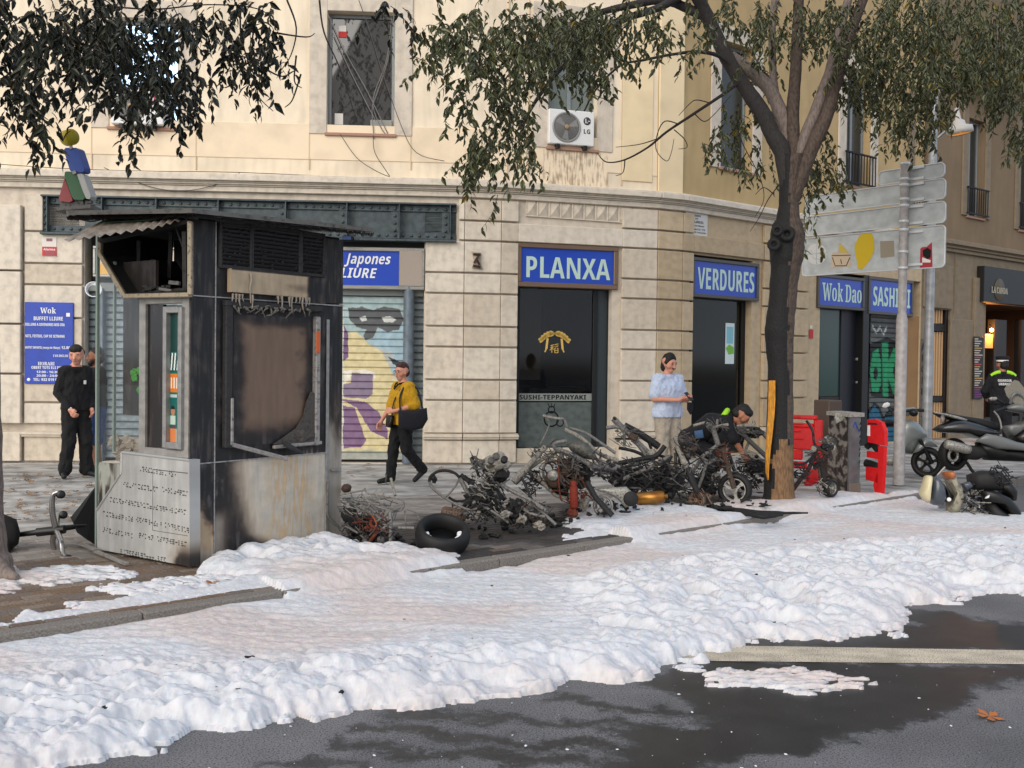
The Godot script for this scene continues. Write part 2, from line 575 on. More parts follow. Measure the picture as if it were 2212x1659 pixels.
	for j in 34:
		for i in range(-6, 62):
			var p := K0 + KD * (i * 0.2 + (0.1 if j % 2 else 0.0)) + KN * (0.185 + j * 0.1)
			var seen := absf(p.x / p.z) < 0.52 and p.z < -5.0 and p.z > -13.0
			if seen: spots.append([p.length(), p])
	spots.sort_custom(func(m, n): return m[0] < n[0])
	var rest := []
	var cols := []
	for i in spots.size():
		var p: Vector3 = spots[i][1] + Vector3.UP * (0.105 + rng.randf_range(-0.002, 0.0035))
		var b := Basis(Vector3.UP, rng.randf_range(-0.012, 0.012)) * Basis(KD, rng.randf_range(-0.012, 0.012))
		var sa := gnd(800, 1182, WALK)
		var sb := gnd(1640, 1078, WALK)
		var tt := clampf((p - sa).dot(sb - sa) / (sb - sa).length_squared(), 0.0, 1.0)
		var far: float = Vector2(p.x - lerpf(sa.x, sb.x, tt), p.z - lerpf(sa.z, sb.z, tt)).length() + 0.5 * noise("road_warp", 3.2, 4).get_noise_2d(p.x * 0.4, p.z * 0.4) * 1.6
		var burnt := smoothstep(1.5, 0.5, far)
		if i < 300: inst("paver", pm, mats["sooty paver"] if burnt > rng.randf() else tones[rng.randi() % 4], Transform3D(b, p), walk)
		else:
			rest.append(Transform3D(b, p))
			cols.append(Color.WHITE.lerp(Color(0.16, 0.15, 0.15), burnt) * rng.randf_range(0.85, 1.1))
	many("paver_bed", pm, rest, walk, cols)

func soften(buf: PackedFloat32Array, rounds: int, reach: int) -> PackedFloat32Array:
	for round_ in rounds:
		for dir in [1, GW]:
			var sum := buf.duplicate()
			var e: int = dir * reach
			for i in range(e * 2, buf.size() - e * 2): sum[i] = (buf[i - e * 2] + buf[i - e] + buf[i] + buf[i + e] + buf[i + e * 2]) * 0.2
			buf = sum
	return buf
func build_foam() -> void:
	foam_t.resize(GW * GH)
	foam_l.resize(GW * GH)
	foam_thin.resize(GW * GH)
	foam_d.resize(GW * GH)
	var org := Vector2(GX, GZ)
	var main := [[-420, 1740], [158, 1662], [246, 1649], [302, 1632], [348, 1628], [390, 1614], [369, 1598], [471, 1582], [475, 1575], [598, 1565], [668, 1554], [734, 1550], [787, 1541], [857, 1540], [952, 1524], [1030, 1517], [1086, 1503], [1125, 1498], [1209, 1489], [1216, 1480], [1332, 1476], [1385, 1464], [1434, 1452], [1500, 1425], [1551, 1408], [1590, 1394], [1682, 1381], [1717, 1383], [1770, 1385], [1834, 1374], [1894, 1374], [1947, 1371], [1986, 1355], [1962, 1337], [1930, 1321], [2018, 1309], [2071, 1291], [2142, 1279], [2212, 1287], [2420, 1296],
		[2420, 1105], [2212, 1112], [2120, 1118], [2040, 1108], [1985, 1080], [1900, 1070], [1860, 1068], [1800, 1066], [1730, 1074], [1660, 1084], [1560, 1090], [1480, 1100], [1430, 1080], [1330, 1078], [1240, 1098], [1228, 1140], [1290, 1152], [1372, 1162], [1230, 1186], [1110, 1198], [975, 1214], [1010, 1196], [900, 1196], [840, 1172], [800, 1195], [735, 1166], [640, 1181], [560, 1187], [470, 1206], [412, 1232], [470, 1248], [560, 1252], [612, 1273], [562, 1286], [440, 1307], [337, 1324], [228, 1344], [105, 1365], [0, 1387], [-420, 1462]]
	foam_t = fill(foam_t, GW, GH, px_poly(main), org, GS, 1.0)
	var hole := [[1545, 1098], [1600, 1103], [1680, 1112], [1630, 1117], [1560, 1112], [1520, 1100]]
	foam_t = fill(foam_t, GW, GH, px_poly(hole), org, GS, 0.0)
	for thin in [
		[[-200, 1230], [0, 1228], [30, 1236], [120, 1224], [200, 1226], [290, 1236], [322, 1243], [210, 1252], [100, 1262], [0, 1281], [-200, 1310]],
		[[205, 1266], [300, 1262], [420, 1247], [600, 1254], [520, 1262], [400, 1274], [345, 1292], [325, 1312], [262, 1313], [290, 1290], [210, 1276]],
		[[120, 1318], [180, 1305], [240, 1302], [200, 1316]],
		[[1470, 1448], [1560, 1440], [1620, 1452], [1720, 1458], [1790, 1466], [1880, 1474], [1928, 1472], [1870, 1480], [1800, 1478], [1890, 1490], [1780, 1492], [1660, 1486], [1600, 1478], [1540, 1480], [1480, 1492], [1560, 1466], [1500, 1462]],
		[[1640, 1470], [1720, 1446], [1790, 1452], [1740, 1476]],
		[[525, 1606], [560, 1601], [590, 1606], [566, 1611]], [[567, 1602], [600, 1598], [628, 1606], [600, 1613], [570, 1609]], [[395, 1622], [430, 1618], [460, 1626], [420, 1630]],
		[[470, 1594], [500, 1591], [490, 1598]], [[430, 1600], [465, 1598], [455, 1604]], [[735, 1558], [760, 1554], [768, 1560], [745, 1564]], [[610, 1567], [645, 1564], [640, 1568]], [[1290, 1483], [1355, 1490], [1330, 1492]], [[1380, 1470], [1430, 1466], [1410, 1472]]]:
		foam_thin = fill(foam_thin, GW, GH, px_poly(thin), org, GS, 1.0)
	# broken film on the wet road
	var nf := noise("film", 3.0, 3)
	# distance from the edge of the foam, by two sweeps
	for i in foam_t.size(): foam_d[i] = 0.0 if foam_t[i] <= 0.0 and foam_thin[i] <= 0.0 else 9.0
	for pass_ in 2:
		for jj in range(1, GH - 1):
			var j := jj if pass_ == 0 else GH - 1 - jj
			var sg := -1 if pass_ == 0 else 1
			for ii in range(1, GW - 1):
				var i := ii if pass_ == 0 else GW - 1 - ii
				var k := j * GW + i
				if foam_d[k] > 0.0:
					foam_d[k] = minf(foam_d[k], minf(minf(foam_d[k + sg], foam_d[k + sg * GW]) + GS, minf(foam_d[k + sg * GW + 1], foam_d[k + sg * GW - 1]) + GS * 1.414))
	foam_t = soften(foam_t, 1, 1)
	foam_thin = soften(foam_thin, 1, 1)
	foam_d = soften(foam_d, 1, 1)
	# where it is piled up in lumps: along its front and on the right
	var front := px_poly(main.slice(0, 40))
	for poly in [
		[[1230, 1262], [1400, 1240], [1700, 1200], [2000, 1180], [2400, 1170], [2400, 1290], [2071, 1291], [1930, 1321], [1962, 1337], [1894, 1374], [1590, 1394], [1434, 1452], [1340, 1400], [1250, 1330]],
		[[-300, 1480], [0, 1490], [300, 1462], [560, 1452], [800, 1440], [1000, 1436], [1180, 1430], [1434, 1400], [1434, 1452], [1209, 1489], [857, 1540], [390, 1614], [158, 1662], [-300, 1700]],
		[[620, 1190], [750, 1175], [880, 1200], [960, 1214], [930, 1240], [760, 1260], [640, 1240]], [[412, 1232], [470, 1206], [640, 1181], [720, 1172], [740, 1210], [600, 1230]]]:
		foam_l = fill(foam_l, GW, GH, px_poly(poly), org, GS, 1.0)
	foam_l = soften(foam_l, 3, 2)
	var n1 := noise("lump_big", 2.1, 1)
	var n2 := noise("lump_mid", 4.2, 1)
	var n3 := noise("lump_small", 10.0, 2)
	var n4 := noise("foam_edge", 2.6, 4)
	var n5 := noise("foam_swell", 0.55, 2)
	var n6 := noise("foam_pit", 1.7, 1)
	var n7 := noise("foam_tint", 0.35, 2)
	var n8 := noise("foam_soot", 4.2, 4)
	var free := []
	for q in [[608, 1273], [985, 1212], [1366, 1161]]: free.append((gnd(q[0], q[1], WALK) - K0).dot(KD))
	var rows := 560
	var colsn := 476
	var pos := PackedVector3Array()
	var col := PackedColorArray()
	var thick := PackedFloat32Array()
	pos.resize(rows * colsn)
	col.resize(rows * colsn)
	thick.resize(rows * colsn)
	for j in rows:
		var d := 4.05 * pow(15.6 / 4.05, float(j) / (rows - 1))
		for i in colsn:
			var x := (float(i) / (colsn - 1) - 0.5) * 1.22 * d
			var z := -d
			var k := j * colsn + i
			var inside := x > GX and x < GX + GW * GS
			var t := 0.0
			var lum := 0.0
			var hgt := 0.0
			var open_kerb := false
			if inside:
				var e := n4.get_noise_2d(x, z)
				var wx := x + e * 0.15
				var wz := z + n4.get_noise_2d(z + 7.0, x) * 0.15
				t = sample(foam_t, wx, wz)
				var film := t < 0.5
				if film: t = sample(foam_thin, wx, wz)
				var dist := sample(foam_d, wx, wz)
				if t > (0.3 if film else 0.5):
					lum = sample(foam_l, x, z)
					var b1 := absf(n1.get_noise_2d(x, z * 1.15))
					var b2 := absf(n2.get_noise_2d(x + b1 * 0.2, z * 1.2))
					var b3 := absf(n3.get_noise_2d(x, z * 1.2))
					var rise := (1.0 - exp(-dist / 0.10)) * (smoothstep(0.30, 0.7, t) if film else smoothstep(0.5, 0.78, t))
					if film:
						hgt = 0.012 * rise * (0.5 + b2) + (n8.get_noise_2d(x * 1.0, z * 3.6) - 0.03) * 0.03
					else:
						hgt = rise * (0.035 + 0.035 * (n5.get_noise_2d(x, z) + 0.6) + 0.009 * b2 + 0.004 * b3 + 0.006 * (n2.get_noise_2d(x * 0.4, z * 1.6)))
						var vary := 0.45 + 1.1 * smoothstep(-0.4, 0.5, n7.get_noise_2d(x * 2.6 + 50.0, z * 2.6))
						hgt += lum * rise * (0.018 + 0.06 * b1 * vary + 0.042 * b2 * (1.4 - 0.5 * vary) + 0.016 * b3)
						var pit := n6.get_noise_2d(x + 31.0, z * 1.3)
						if pit > 0.42 and lum > 0.4: hgt -= (pit - 0.42) * 0.26 * lum
						hgt = maxf(hgt, 0.012)
						var sd := kerb_side(Vector3(x, 0, z))
						var al := (Vector3(x, 0, z) - K0).dot(KD)
						if sd > -0.45 and (al < free[0] or (al > free[1] and al < free[2])):
							open_kerb = true
							if sd > 0.10: hgt *= smoothstep(0.19 if al < free[0] else 0.24, 0.42, sd)
							else: hgt = minf(hgt, 0.06 + 0.07 * smoothstep(0.8, 0.0, minf(absf(al - free[0]), minf(absf(al - free[1]), absf(al - free[2])))) + maxf(-0.02 - sd, 0.0) * 0.3)
			thick[k] = hgt
			var q := Vector3(x, 0, z)
			var base := WALK * smoothstep(-0.10, 0.10, kerb_side(q) - 0.03)
			if open_kerb: base = WALK if kerb_side(q) > 0.10 else 0.0
			pos[k] = Vector3(x, base + 0.008 + hgt if hgt > 0.0 else base - 0.02, z)
			var pink := smoothstep(-0.25, 0.35, n7.get_noise_2d(x * 1.2, z * 2.0)) * (1.0 - lum)
			var c := Color(0.615, 0.62, 0.64).lerp(Color(0.60, 0.535, 0.51), pink)
			var soot := clampf((n8.get_noise_2d(x * 1.3, z * 2.4) - 0.16) * 1.4, 0.0, 0.45)
			soot *= lum
			col[k] = c.lerp(Color(0.42, 0.45, 0.50), soot * 0.75)
	var nrm := PackedVector3Array()
	nrm.resize(pos.size())
	for j in range(1, rows - 1):
		for i in range(1, colsn - 1):
			var k := j * colsn + i
			nrm[k] = (pos[k + 1] - pos[k - 1]).cross(pos[k + colsn] - pos[k - colsn]).normalized()
	var idx := PackedInt32Array()
	for j in range(1, rows - 2):
		for i in range(1, colsn - 2):
			var k := j * colsn + i
			if thick[k] > 0.0 or thick[k + 1] > 0.0 or thick[k + colsn] > 0.0 or thick[k + colsn + 1] > 0.0:
				idx.append_array([k, k + colsn, k + colsn + 1, k, k + colsn + 1, k + 1])
	var arr := []
	arr.resize(Mesh.ARRAY_MAX)
	arr[Mesh.ARRAY_VERTEX] = pos
	arr[Mesh.ARRAY_NORMAL] = nrm
	arr[Mesh.ARRAY_COLOR] = col
	arr[Mesh.ARRAY_INDEX] = idx
	var am := ArrayMesh.new()
	am.add_surface_from_arrays(Mesh.PRIMITIVE_TRIANGLES, arr)
	var fm := mat("extinguishing foam", Color.WHITE, 0.75, 0, ntex("foam_fleck", 0.03, 0.88, 1.06, FastNoiseLite.TYPE_SIMPLEX_SMOOTH, 5), Vector3.ONE * 0.8, ntex("foam_bubbles", 0.05, 0.0, 1.0, FastNoiseLite.TYPE_SIMPLEX_SMOOTH, 5), 0.5)
	fm.vertex_color_use_as_albedo = true
	fm.subsurf_scatter_enabled = true
	fm.subsurf_scatter_strength = 0.25
	var bits := []
	var rr := RandomNumberGenerator.new()
	rr.seed = 64
	while bits.size() < 80:
		var k := rr.randi_range(colsn * 60, rows * colsn - colsn * 60)
		if thick[k] > 0.05 and absf(pos[k].x / pos[k].z) < 0.5: bits.append(Transform3D(Basis(Vector3.UP, rr.randf() * 6.3).scaled(Vector3(1, 0.5, 0.6) * (0.25 + 1.3 * pow(rr.randf(), 4.0))), pos[k] + Vector3.UP * 0.003))
	var bs := mk()
	lump(bs, Transform3D(), Vector3(0.035, 0.02, 0.02), 0.9, 5, 4)
	var bm := done(bs)
	bm.surface_set_material(0, mat("soot flake", Color(0.12, 0.11, 0.10), 0.9))
	tag(many("soot_flakes", bm, bits), "dark soot flakes and leaf bits scattered over the white foam", "debris")
	var o := obj("foam", am, fm)
	o.set_meta("kind", "stuff")
	tag(o, "white fire extinguishing foam lying in lumps over road and kerb", "foam")
func foam_at(x: float, z: float) -> float:
	return WALK if kerb_side(Vector3(x, 0, z)) > 0 else 0.0

# ---------- the corner building
var FL: Dictionary
var FM: Dictionary
var FC: Dictionary
var FN: Dictionary
var FR: Dictionary
var UL := [0.0, 0.0]   # end of each face along its own u
const COURSES := [[0.12, 0.50], [0.59, 1.11], [1.11, 1.43], [1.43, 1.94], [1.94, 2.26], [2.26, 2.77], [2.77, 3.09], [3.09, 3.59], [3.59, 3.90], [3.90, 4.24]]
var stone_m := []
var stone_shaded := []
func dirn(deg: float) -> Vector3:
	return Vector3(cos(deg_to_rad(deg)), 0, -sin(deg_to_rad(deg)))
func hit(p: Vector3, u: Vector3, x: float) -> float:   # how far along u from p the direction of column x is met
	var r := ray(x, 790.0)
	var n := u.cross(Vector3.UP)
	var q := EYE + r * ((p - EYE).dot(n) / r.dot(n))
	return (q - p).dot(u)
func set_faces() -> void:
	var p := at(1000, 790, 16.6)
	p.y = 0
	FL = face(p, dirn(4))
	FM = face(p, dirn(11)); FM.len = hit(p, FM.u, 1078)
	p += FM.u * FM.len
	FC = face(p, dirn(18)); FC.len = hit(p, FC.u, 1413)
	p += FC.u * FC.len
	FN = face(p, dirn(29)); FN.len = hit(p, FN.u, 1466)
	p += FN.u * FN.len
	FR = face(p, dirn(40.4)); FR.len = hit(p, FR.u, 1987)
func wall_with(called: String, f: Dictionary, u0: float, u1: float, v0: float, v1: float, holes: Array, w0: float, w1: float, m: Material, parent) -> void:
	var us := [u0, u1]
	var vs := [v0, v1]
	for h in holes: us.append_array([h[0], h[2]]); vs.append_array([h[1], h[3]])
	us.sort(); vs.sort()
	var s := mk()
	for i in us.size() - 1:
		if us[i + 1] - us[i] < 0.001 or us[i] < u0 - 0.001 or us[i + 1] > u1 + 0.001: continue
		var j := 0
		while j < vs.size() - 1:
			var k := j
			var um: float = (us[i] + us[i + 1]) / 2.0
			var free := func(q: int) -> bool:
				if vs[q + 1] - vs[q] < 0.001 or vs[q] < v0 - 0.001 or vs[q + 1] > v1 + 0.001: return false
				var vm: float = (vs[q] + vs[q + 1]) / 2.0
				for h in holes:
					if um > h[0] and um < h[2] and vm > h[1] and vm < h[3]: return false
				return true
			while k < vs.size() - 1 and free.call(k): k += 1
			if k > j: fbox(s, f, us[i], vs[j], us[i + 1], vs[k], w0, w1)
			j = k + 1
	obj(called, s, m, parent)
func courses(f: Dictionary, u0: float, u1: float, parent, list := COURSES, deep := 0.07, side0 := 0.0, side1 := 0.0) -> void:
	for c in list:
		var s := mk()
		fbox(s, f, u0 + side0, c[0] + 0.014, u1 - side1, c[1] - 0.016, 0.002, deep, 0.009)
		obj("stone_block", s, (stone_m if f != FR and f != FN else stone_shaded)[rng.randi() % 3], parent)
func profile(s: SurfaceTool, f: Dictionary, u0: float, u1: float, steps: Array) -> void:   # horizontal moulding of stacked fillets: [v0, v1, proud]
	for q in steps: fbox(s, f, u0, q[0], u1, q[1], 0.001, q[2], 0.008)
func upper_window(f: Dictionary, o: Array, parent, pane: Material, bars := 0, sur := true) -> Node3D:
	var n := hang(Node3D.new(), "window", parent)
	var s := mk()
	var fr := 0.055
	for b in [[o[0], o[1], o[0] + fr, o[3]], [o[2] - fr, o[1], o[2], o[3]], [o[0] + fr, o[1], o[2] - fr, o[1] + fr * 1.3], [o[0] + fr, o[3] - fr, o[2] - fr, o[3]]]:
		fbox(s, f, b[0], b[1], b[2], b[3], -0.22, -0.15, 0.006)
	for k in bars:
		var u := lerpf(o[0], o[2], (k + 1.0) / (bars + 1.0))
		fbox(s, f, u - 0.03, o[1] + fr, u + 0.03, o[3] - fr, -0.22, -0.155, 0.005)
	obj("frame", s, mats["window frame"], n)
	s = mk()
	fbox(s, f, o[0] + fr, o[1] + fr, o[2] - fr, o[3] - fr, -0.195, -0.185)
	obj("pane", s, pane, n)
	s = mk()
	fbox(s, f, o[0] - 0.03, o[1] - 0.045, o[2] + 0.03, o[1] + 0.002, -0.16, 0.05, 0.006)
	obj("sill", s, mats["terracotta sill"], n)
	if sur:
		s = mk()
		var g := 0.27
		fbox(s, f, o[0] - g, o[1] - 0.02, o[0] - 0.002, o[3] + g, 0.001, 0.03, 0.006)
		fbox(s, f, o[2] + 0.002, o[1] - 0.02, o[2] + g, o[3] + g, 0.001, 0.03, 0.006)
		fbox(s, f, o[0] - 0.002, o[3], o[2] + 0.002, o[3] + g, 0.001, 0.028, 0.006)
		obj("surround", s, mats["grey stone trim"], n)
	return n
func room(f: Dictionary, o: Array, deep: float, m: Material, parent) -> void:   # the walls, floor and ceiling of the space behind an opening
	var s := mk()
	var t := 0.05
	fbox(s, f, o[0] - t, o[1] - t, o[0] - 0.002, o[3] + t, -deep, -0.305)
	fbox(s, f, o[2] + 0.002, o[1] - t, o[2] + t, o[3] + t, -deep, -0.305)
	fbox(s, f, o[0] - 0.002, o[3] + 0.002, o[2] + 0.002, o[3] + t, -deep, -0.305)
	fbox(s, f, o[0] - 0.002, o[1] - t, o[2] + 0.002, o[1] - 0.002, -deep, -0.305)
	fbox(s, f, o[0] - t, o[1] - t, o[2] + t, o[3] + t, -deep - t, -deep - 0.001)
	obj("interior", s, m, parent)
func sign_box(called: String, label: String, f: Dictionary, x0: float, y0: float, x1: float, y1: float, w: float, fr: Material, panel: Material, inset := 0.07) -> Array:
	var t := thing(called, label, "sign", "blue restaurant signs")
	var r := frect(f, x0, y0, x1, y1, w)
	var s := mk()
	var i := inset
	fbox(s, f, r[0], r[1], r[2], r[1] + i, w - 0.24, w, 0.008)
	fbox(s, f, r[0], r[3] - i, r[2], r[3], w - 0.24, w, 0.008)
	fbox(s, f, r[0], r[1] + i, r[0] + i, r[3] - i, w - 0.24, w, 0.008)
	fbox(s, f, r[2] - i, r[1] + i, r[2], r[3] - i, w - 0.24, w, 0.008)
	obj("frame", s, fr, t)
	s = mk()
	fbox(s, f, r[0] + i, r[1] + i, r[2] - i, r[3] - i, w - 0.1, w - 0.03)
	obj("panel", s, panel, t)
	return [t, r]

func build_building() -> void:
	set_faces()
	var blotch := ntex("blotch", 0.008, 0.90, 1.06, FastNoiseLite.TYPE_SIMPLEX_SMOOTH, 5)
	var run := ntex("rain_run", 0.012, 0.93, 1.035, FastNoiseLite.TYPE_SIMPLEX_SMOOTH, 5)
	var render := mat("cream render", Color(0.925, 0.865, 0.765), 0.9, 0, blotch, Vector3.ONE * 0.25, ntex("plaster", 0.06, 0.0, 1.0), 0.06)
	second(render, run, Vector3(0.8, 0.12, 0.8))
	for i in 3:
		var c: Color = [Color(0.83, 0.785, 0.715), Color(0.80, 0.75, 0.675), Color(0.85, 0.81, 0.745)][i]
		var m := mat("montjuic stone %d" % i, c, 0.88, 0, ntex("stone_tone", 0.02, 0.88, 1.08, FastNoiseLite.TYPE_SIMPLEX_SMOOTH, 5), Vector3.ONE * 0.6, ntex("stone_pits", 0.09, 0.0, 1.0), 0.08)
		second(m, run, Vector3(0.9, 0.16, 0.9))
		stone_m.append(m)
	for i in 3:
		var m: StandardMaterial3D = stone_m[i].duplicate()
		m.albedo_color = [Color(0.755, 0.675, 0.555), Color(0.725, 0.645, 0.525), Color(0.775, 0.695, 0.575)][i]  # ochre-tinted copies, darkened to hold the right side's shade in the colour
		stone_shaded.append(m)
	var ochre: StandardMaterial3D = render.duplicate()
	ochre.albedo_color = Color(0.735, 0.635, 0.46)  # darker copy of the cream render; right-side shade is in its colour
	var trim := mat("grey stone trim", Color(0.82, 0.775, 0.71), 0.88, 0, tex["stone_tone"], Vector3.ONE * 0.5, tex["stone_pits"], 0.08)
	second(trim, run, Vector3(0.7, 0.12, 0.7))
	mat("window frame", Color(0.52, 0.54, 0.55), 0.45, 0.3)
	mat("terracotta sill", Color(0.64, 0.50, 0.43), 0.85)
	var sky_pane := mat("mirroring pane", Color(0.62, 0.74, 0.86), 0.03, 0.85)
	var tree_pane := mat("dark mirroring pane", Color(0.30, 0.30, 0.30), 0.02, 0.6)
	var dull_pane := mat("dusty dark pane", Color(0.16, 0.18, 0.18), 0.25, 0.0)
	var steel := mat("grey painted steel", Color(0.30, 0.345, 0.36), 0.55, 0.2, ntex("steel_grime", 0.02, 0.72, 1.12), Vector3.ONE * 0.7)
	second(steel, run, Vector3(0.9, 0.2, 0.9))
	var b := thing("corner_building", "cream rendered corner building with stone ground floor and restaurant shutters", "building")
	var top := 13.0
	var u_left := -13.0
	# openings in each face
	var w1 := frect(FL, 237, 40, 386, 276)
	var w2 := frect(FL, 707, 26, 853, 289)
	var w3 := frect(FC, 1184, 50, 1290, 321)
	var w4 := frect(FR, 1556, 96, 1625, 368)
	var w5 := frect(FR, 1827, 150, 1880, 405)
	var shop := frect(FL, 183, 440, 915, 1000); shop[1] = 0.12; shop[3] = fuv(FL, 540, 430).y
	var planxa := frect(FC, 1116, 532, 1320, 1000); planxa[1] = 0.2
	var verd := frect(FR, 1488, 556, 1622, 960); verd[1] = 0.14
	var wok := frect(FR, 1769, 596, 1985, 1000); wok[1] = 0.14
	var lo := 4.5
	# rough walls behind, upper floors and ground floor
	wall_with("upper_wall", FL, u_left, 0.0, lo, top, [w1, w2], -0.3, 0.0, render, b)
	wall_with("upper_wall", FM, 0.0, FM.len, lo, top, [], -0.3, 0.0, render, b)
	wall_with("upper_wall", FC, 0.0, FC.len, lo, top, [w3], -0.3, 0.0, render, b)
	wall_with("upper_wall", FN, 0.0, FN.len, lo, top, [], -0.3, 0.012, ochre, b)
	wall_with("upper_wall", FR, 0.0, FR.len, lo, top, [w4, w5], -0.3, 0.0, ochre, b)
	wall_with("lower_wall", FL, u_left, 0.0, 0.0, lo, [shop], -0.3, 0.0, trim, b)
	wall_with("lower_wall", FM, 0.0, FM.len, 0.0, lo, [], -0.3, 0.0, trim, b)
	wall_with("lower_wall", FC, 0.0, FC.len, 0.0, lo, [planxa], -0.3, 0.0, trim, b)
	wall_with("lower_wall", FN, 0.0, FN.len, 0.0, lo, [], -0.3, 0.0, trim, b)
	wall_with("lower_wall", FR, 0.0, FR.len, 0.0, lo, [verd, wok], -0.3, 0.0, stone_shaded[0], b)
	for w in [[FL, w1], [FL, w2], [FC, w3], [FR, w4], [FR, w5]]: room(w[0], w[1], 1.6, mat("dark interior", Color(0.10, 0.10, 0.11), 0.9), b)
	# thin raised lines of the render: bands and panel joints
	var s := mk()
	for q in [[FL, u_left, 0.0], [FM, 0.0, FM.len], [FC, 0.0, FC.len]]:
		fbox(s, q[0], q[1], 4.79, q[2], 5.33, 0.0, 0.012, 0.004)
	obj("render_band", s, mat("warm render band", Color(0.92, 0.845, 0.73), 0.9, 0, blotch, Vector3.ONE * 0.3), b)
	for x in [198, 424, 669, 889, 1098, 1142, 1345]:
		s = mk(); pbox(s, FL if x < 1000 else FC, x - 1.2, 0, x + 1.2, 366 if x < 1000 else 400, 0.0, 0.016)
		obj("joint_strip", s, mat("joint shadow line", Color(0.80, 0.72, 0.60), 0.9), b)
	s = mk()
	fbox(s, FN, 0.0, 4.52, FN.len, top, 0.013, 0.05, 0.01)
	pbox(s, FC, 1346, 0, 1412, 392, 0.0, 0.02, 0.006)
	obj("corner_strip", s, mat("yellow render", Color(0.90, 0.82, 0.67), 0.9, 0, blotch, Vector3.ONE * 0.3), b)
	# dirt below the air conditioner on the splayed corner: a stained sheet of render with a shape of its own
	var dirt := Image.create(240, 96, false, Image.FORMAT_RGB8)
	var nd := noise("dirt", 0.09, 4)
	for y in 96:
		for x in 240:
			var g := clampf(0.42 + nd.get_noise_2d(x * 1.1, y * 0.18) * 1.1 + nd.get_noise_2d(y * 0.3, x * 0.3) * 0.8 - absf(x - 110) / 240.0, 0.0, 1.0)
			dirt.set_pixel(x, y, Color(0.91, 0.84, 0.73).lerp(Color(0.52, 0.45, 0.37), g * 0.7))
	s = mk()
	var dr := frect(FC, 1172, 328, 1312, 392)
	quv(s, [fp(FC, dr[0], dr[3], 0.015), fp(FC, dr[2], dr[3], 0.015), fp(FC, dr[2], 4.53, 0.015), fp(FC, dr[0], 4.53, 0.015)])
	obj("stained_render", s, pic("stained render", dirt, 0.9), b)
	# windows
	var n := upper_window(FL, w1, b, sky_pane)
	n = upper_window(FL, w2, b, tree_pane)
	s = mk(); pbox(s, FL, 732, 55, 748, 80, -0.18, -0.176); obj("notice", s, mat("white notice", Color(0.85, 0.83, 0.80), 0.8), n)
	s = mk(); pbox(s, FL, 731, 68, 749, 81, -0.175, -0.172); obj("notice", s, mat("red notice", Color(0.72, 0.22, 0.20), 0.8), n)
	s = mk(); pbox(s, FL, 723, 245, 741, 269, -0.18, -0.176); obj("notice", s, mats["white notice"], n)
	s = mk(); pbox(s, FL, 800, 259, 847, 277, -0.18, -0.12, 0.01); obj("box", s, mat("grey plastic", Color(0.58, 0.58, 0.56), 0.6), n)
	upper_window(FC, w3, b, mat("grey reflection pane", Color(0.42, 0.45, 0.43), 0.3), 1)  # the pane's reflection is put into its grey-green colour
	upper_window(FR, w4, b, dull_pane)
	n = upper_window(FR, w5, b, dull_pane, 1)
	balcony(FR, w5, b)
	# cornice
	s = mk()
	var prof := [[4.26, 4.34, 0.07], [4.341, 4.362, 0.10], [4.363, 4.39, 0.13], [4.391, 4.41, 0.155], [4.411, 4.50, 0.20], [4.501, 4.525, 0.16]]
	for q in [[FL, u_left, 0.0], [FM, -0.014, FM.len + 0.014], [FC, 0.0, FC.len + 0.0], [FN, -0.02, FN.len + 0.02], [FR, 0.0, FR.len]]: profile(s, q[0], q[1], q[2], prof)
	obj("cornice", s, stone_m[2], b)
	# stone courses of the piers
	var U := func(f: Dictionary, x: float) -> float: return fuv(f, x, 790, 0.0).x
	courses(FL, U.call(FL, 917), 0.0, b, COURSES.slice(0, 8))
	courses(FL, U.call(FL, 988), 0.0, b, COURSES.slice(8, 10))
	courses(FM, 0.0, FM.len, b)
	courses(FC, 0.0, U.call(FC, 1114), b)
	courses(FC, U.call(FC, 1338), FC.len, b)
	courses(FC, U.call(FC, 1114), U.call(FC, 1338), b, [COURSES[8]])
	courses(FN, 0.0, FN.len, b)
	courses(FR, 0.0, U.call(FR, 1489), b)
	courses(FR, U.call(FR, 1489), U.call(FR, 1640), b, [COURSES[8]])
	courses(FR, U.call(FR, 1642), U.call(FR, 1738), b)
	courses(FL, U.call(FL, 56), U.call(FL, 180), b, [[0.12, 0.58], [0.69, 1.02], [1.02, 1.36], [1.36, 1.75], [1.75, 2.30], [2.30, 2.80], [2.80, 3.12], [3.12, 3.60]])
	courses(FL, U.call(FL, 56), U.call(FL, 95), b, [[3.6, 4.18]])
	courses(FL, U.call(FL, -330), U.call(FL, 51), b, [[0.12, 0.58], [0.69, 1.45], [1.45, 2.2], [2.2, 3.0], [3.0, 4.0]], 0.13)
	s = mk()
	for q in [[FL, U.call(FL, -330), U.call(FL, 180)], [FL, U.call(FL, 915), 0.0], [FM, 0.0, FM.len], [FC, 0.0, U.call(FC, 1118)], [FC, U.call(FC, 1325), FC.len], [FN, 0.0, FN.len], [FR, 0.0, U.call(FR, 1490)], [FR, U.call(FR, 1640), U.call(FR, 1768)]]:
		profile(s, q[0], q[1], q[2], [[0.501, 0.53, 0.11], [0.531, 0.572, 0.125], [0.573, 0.589, 0.10]])
	obj("base_moulding", s, stone_m[0], b)
	# frieze with diamond-pointed stones over the splayed corner
	for k in 9:
		var x0 := lerpf(1136, 1362, k / 9.0)
		var y0 := lerpf(430, 446, k / 9.0)
		var r := frect(FC, x0, y0, x0 + 24, y0 + 37)
		diamond("diamond_stone", r, b)
	for x in [1092, 1370]: diamond("diamond_stone", frect(FC, x, 428 + (x - 1092) * 0.065, x + 26, 428 + 38 + (x - 1092) * 0.065), b, 0.02)
	# riveted steel beam over the left shopfront
	var beam := hang(Node3D.new(), "steel_beam", b)
	s = mk()
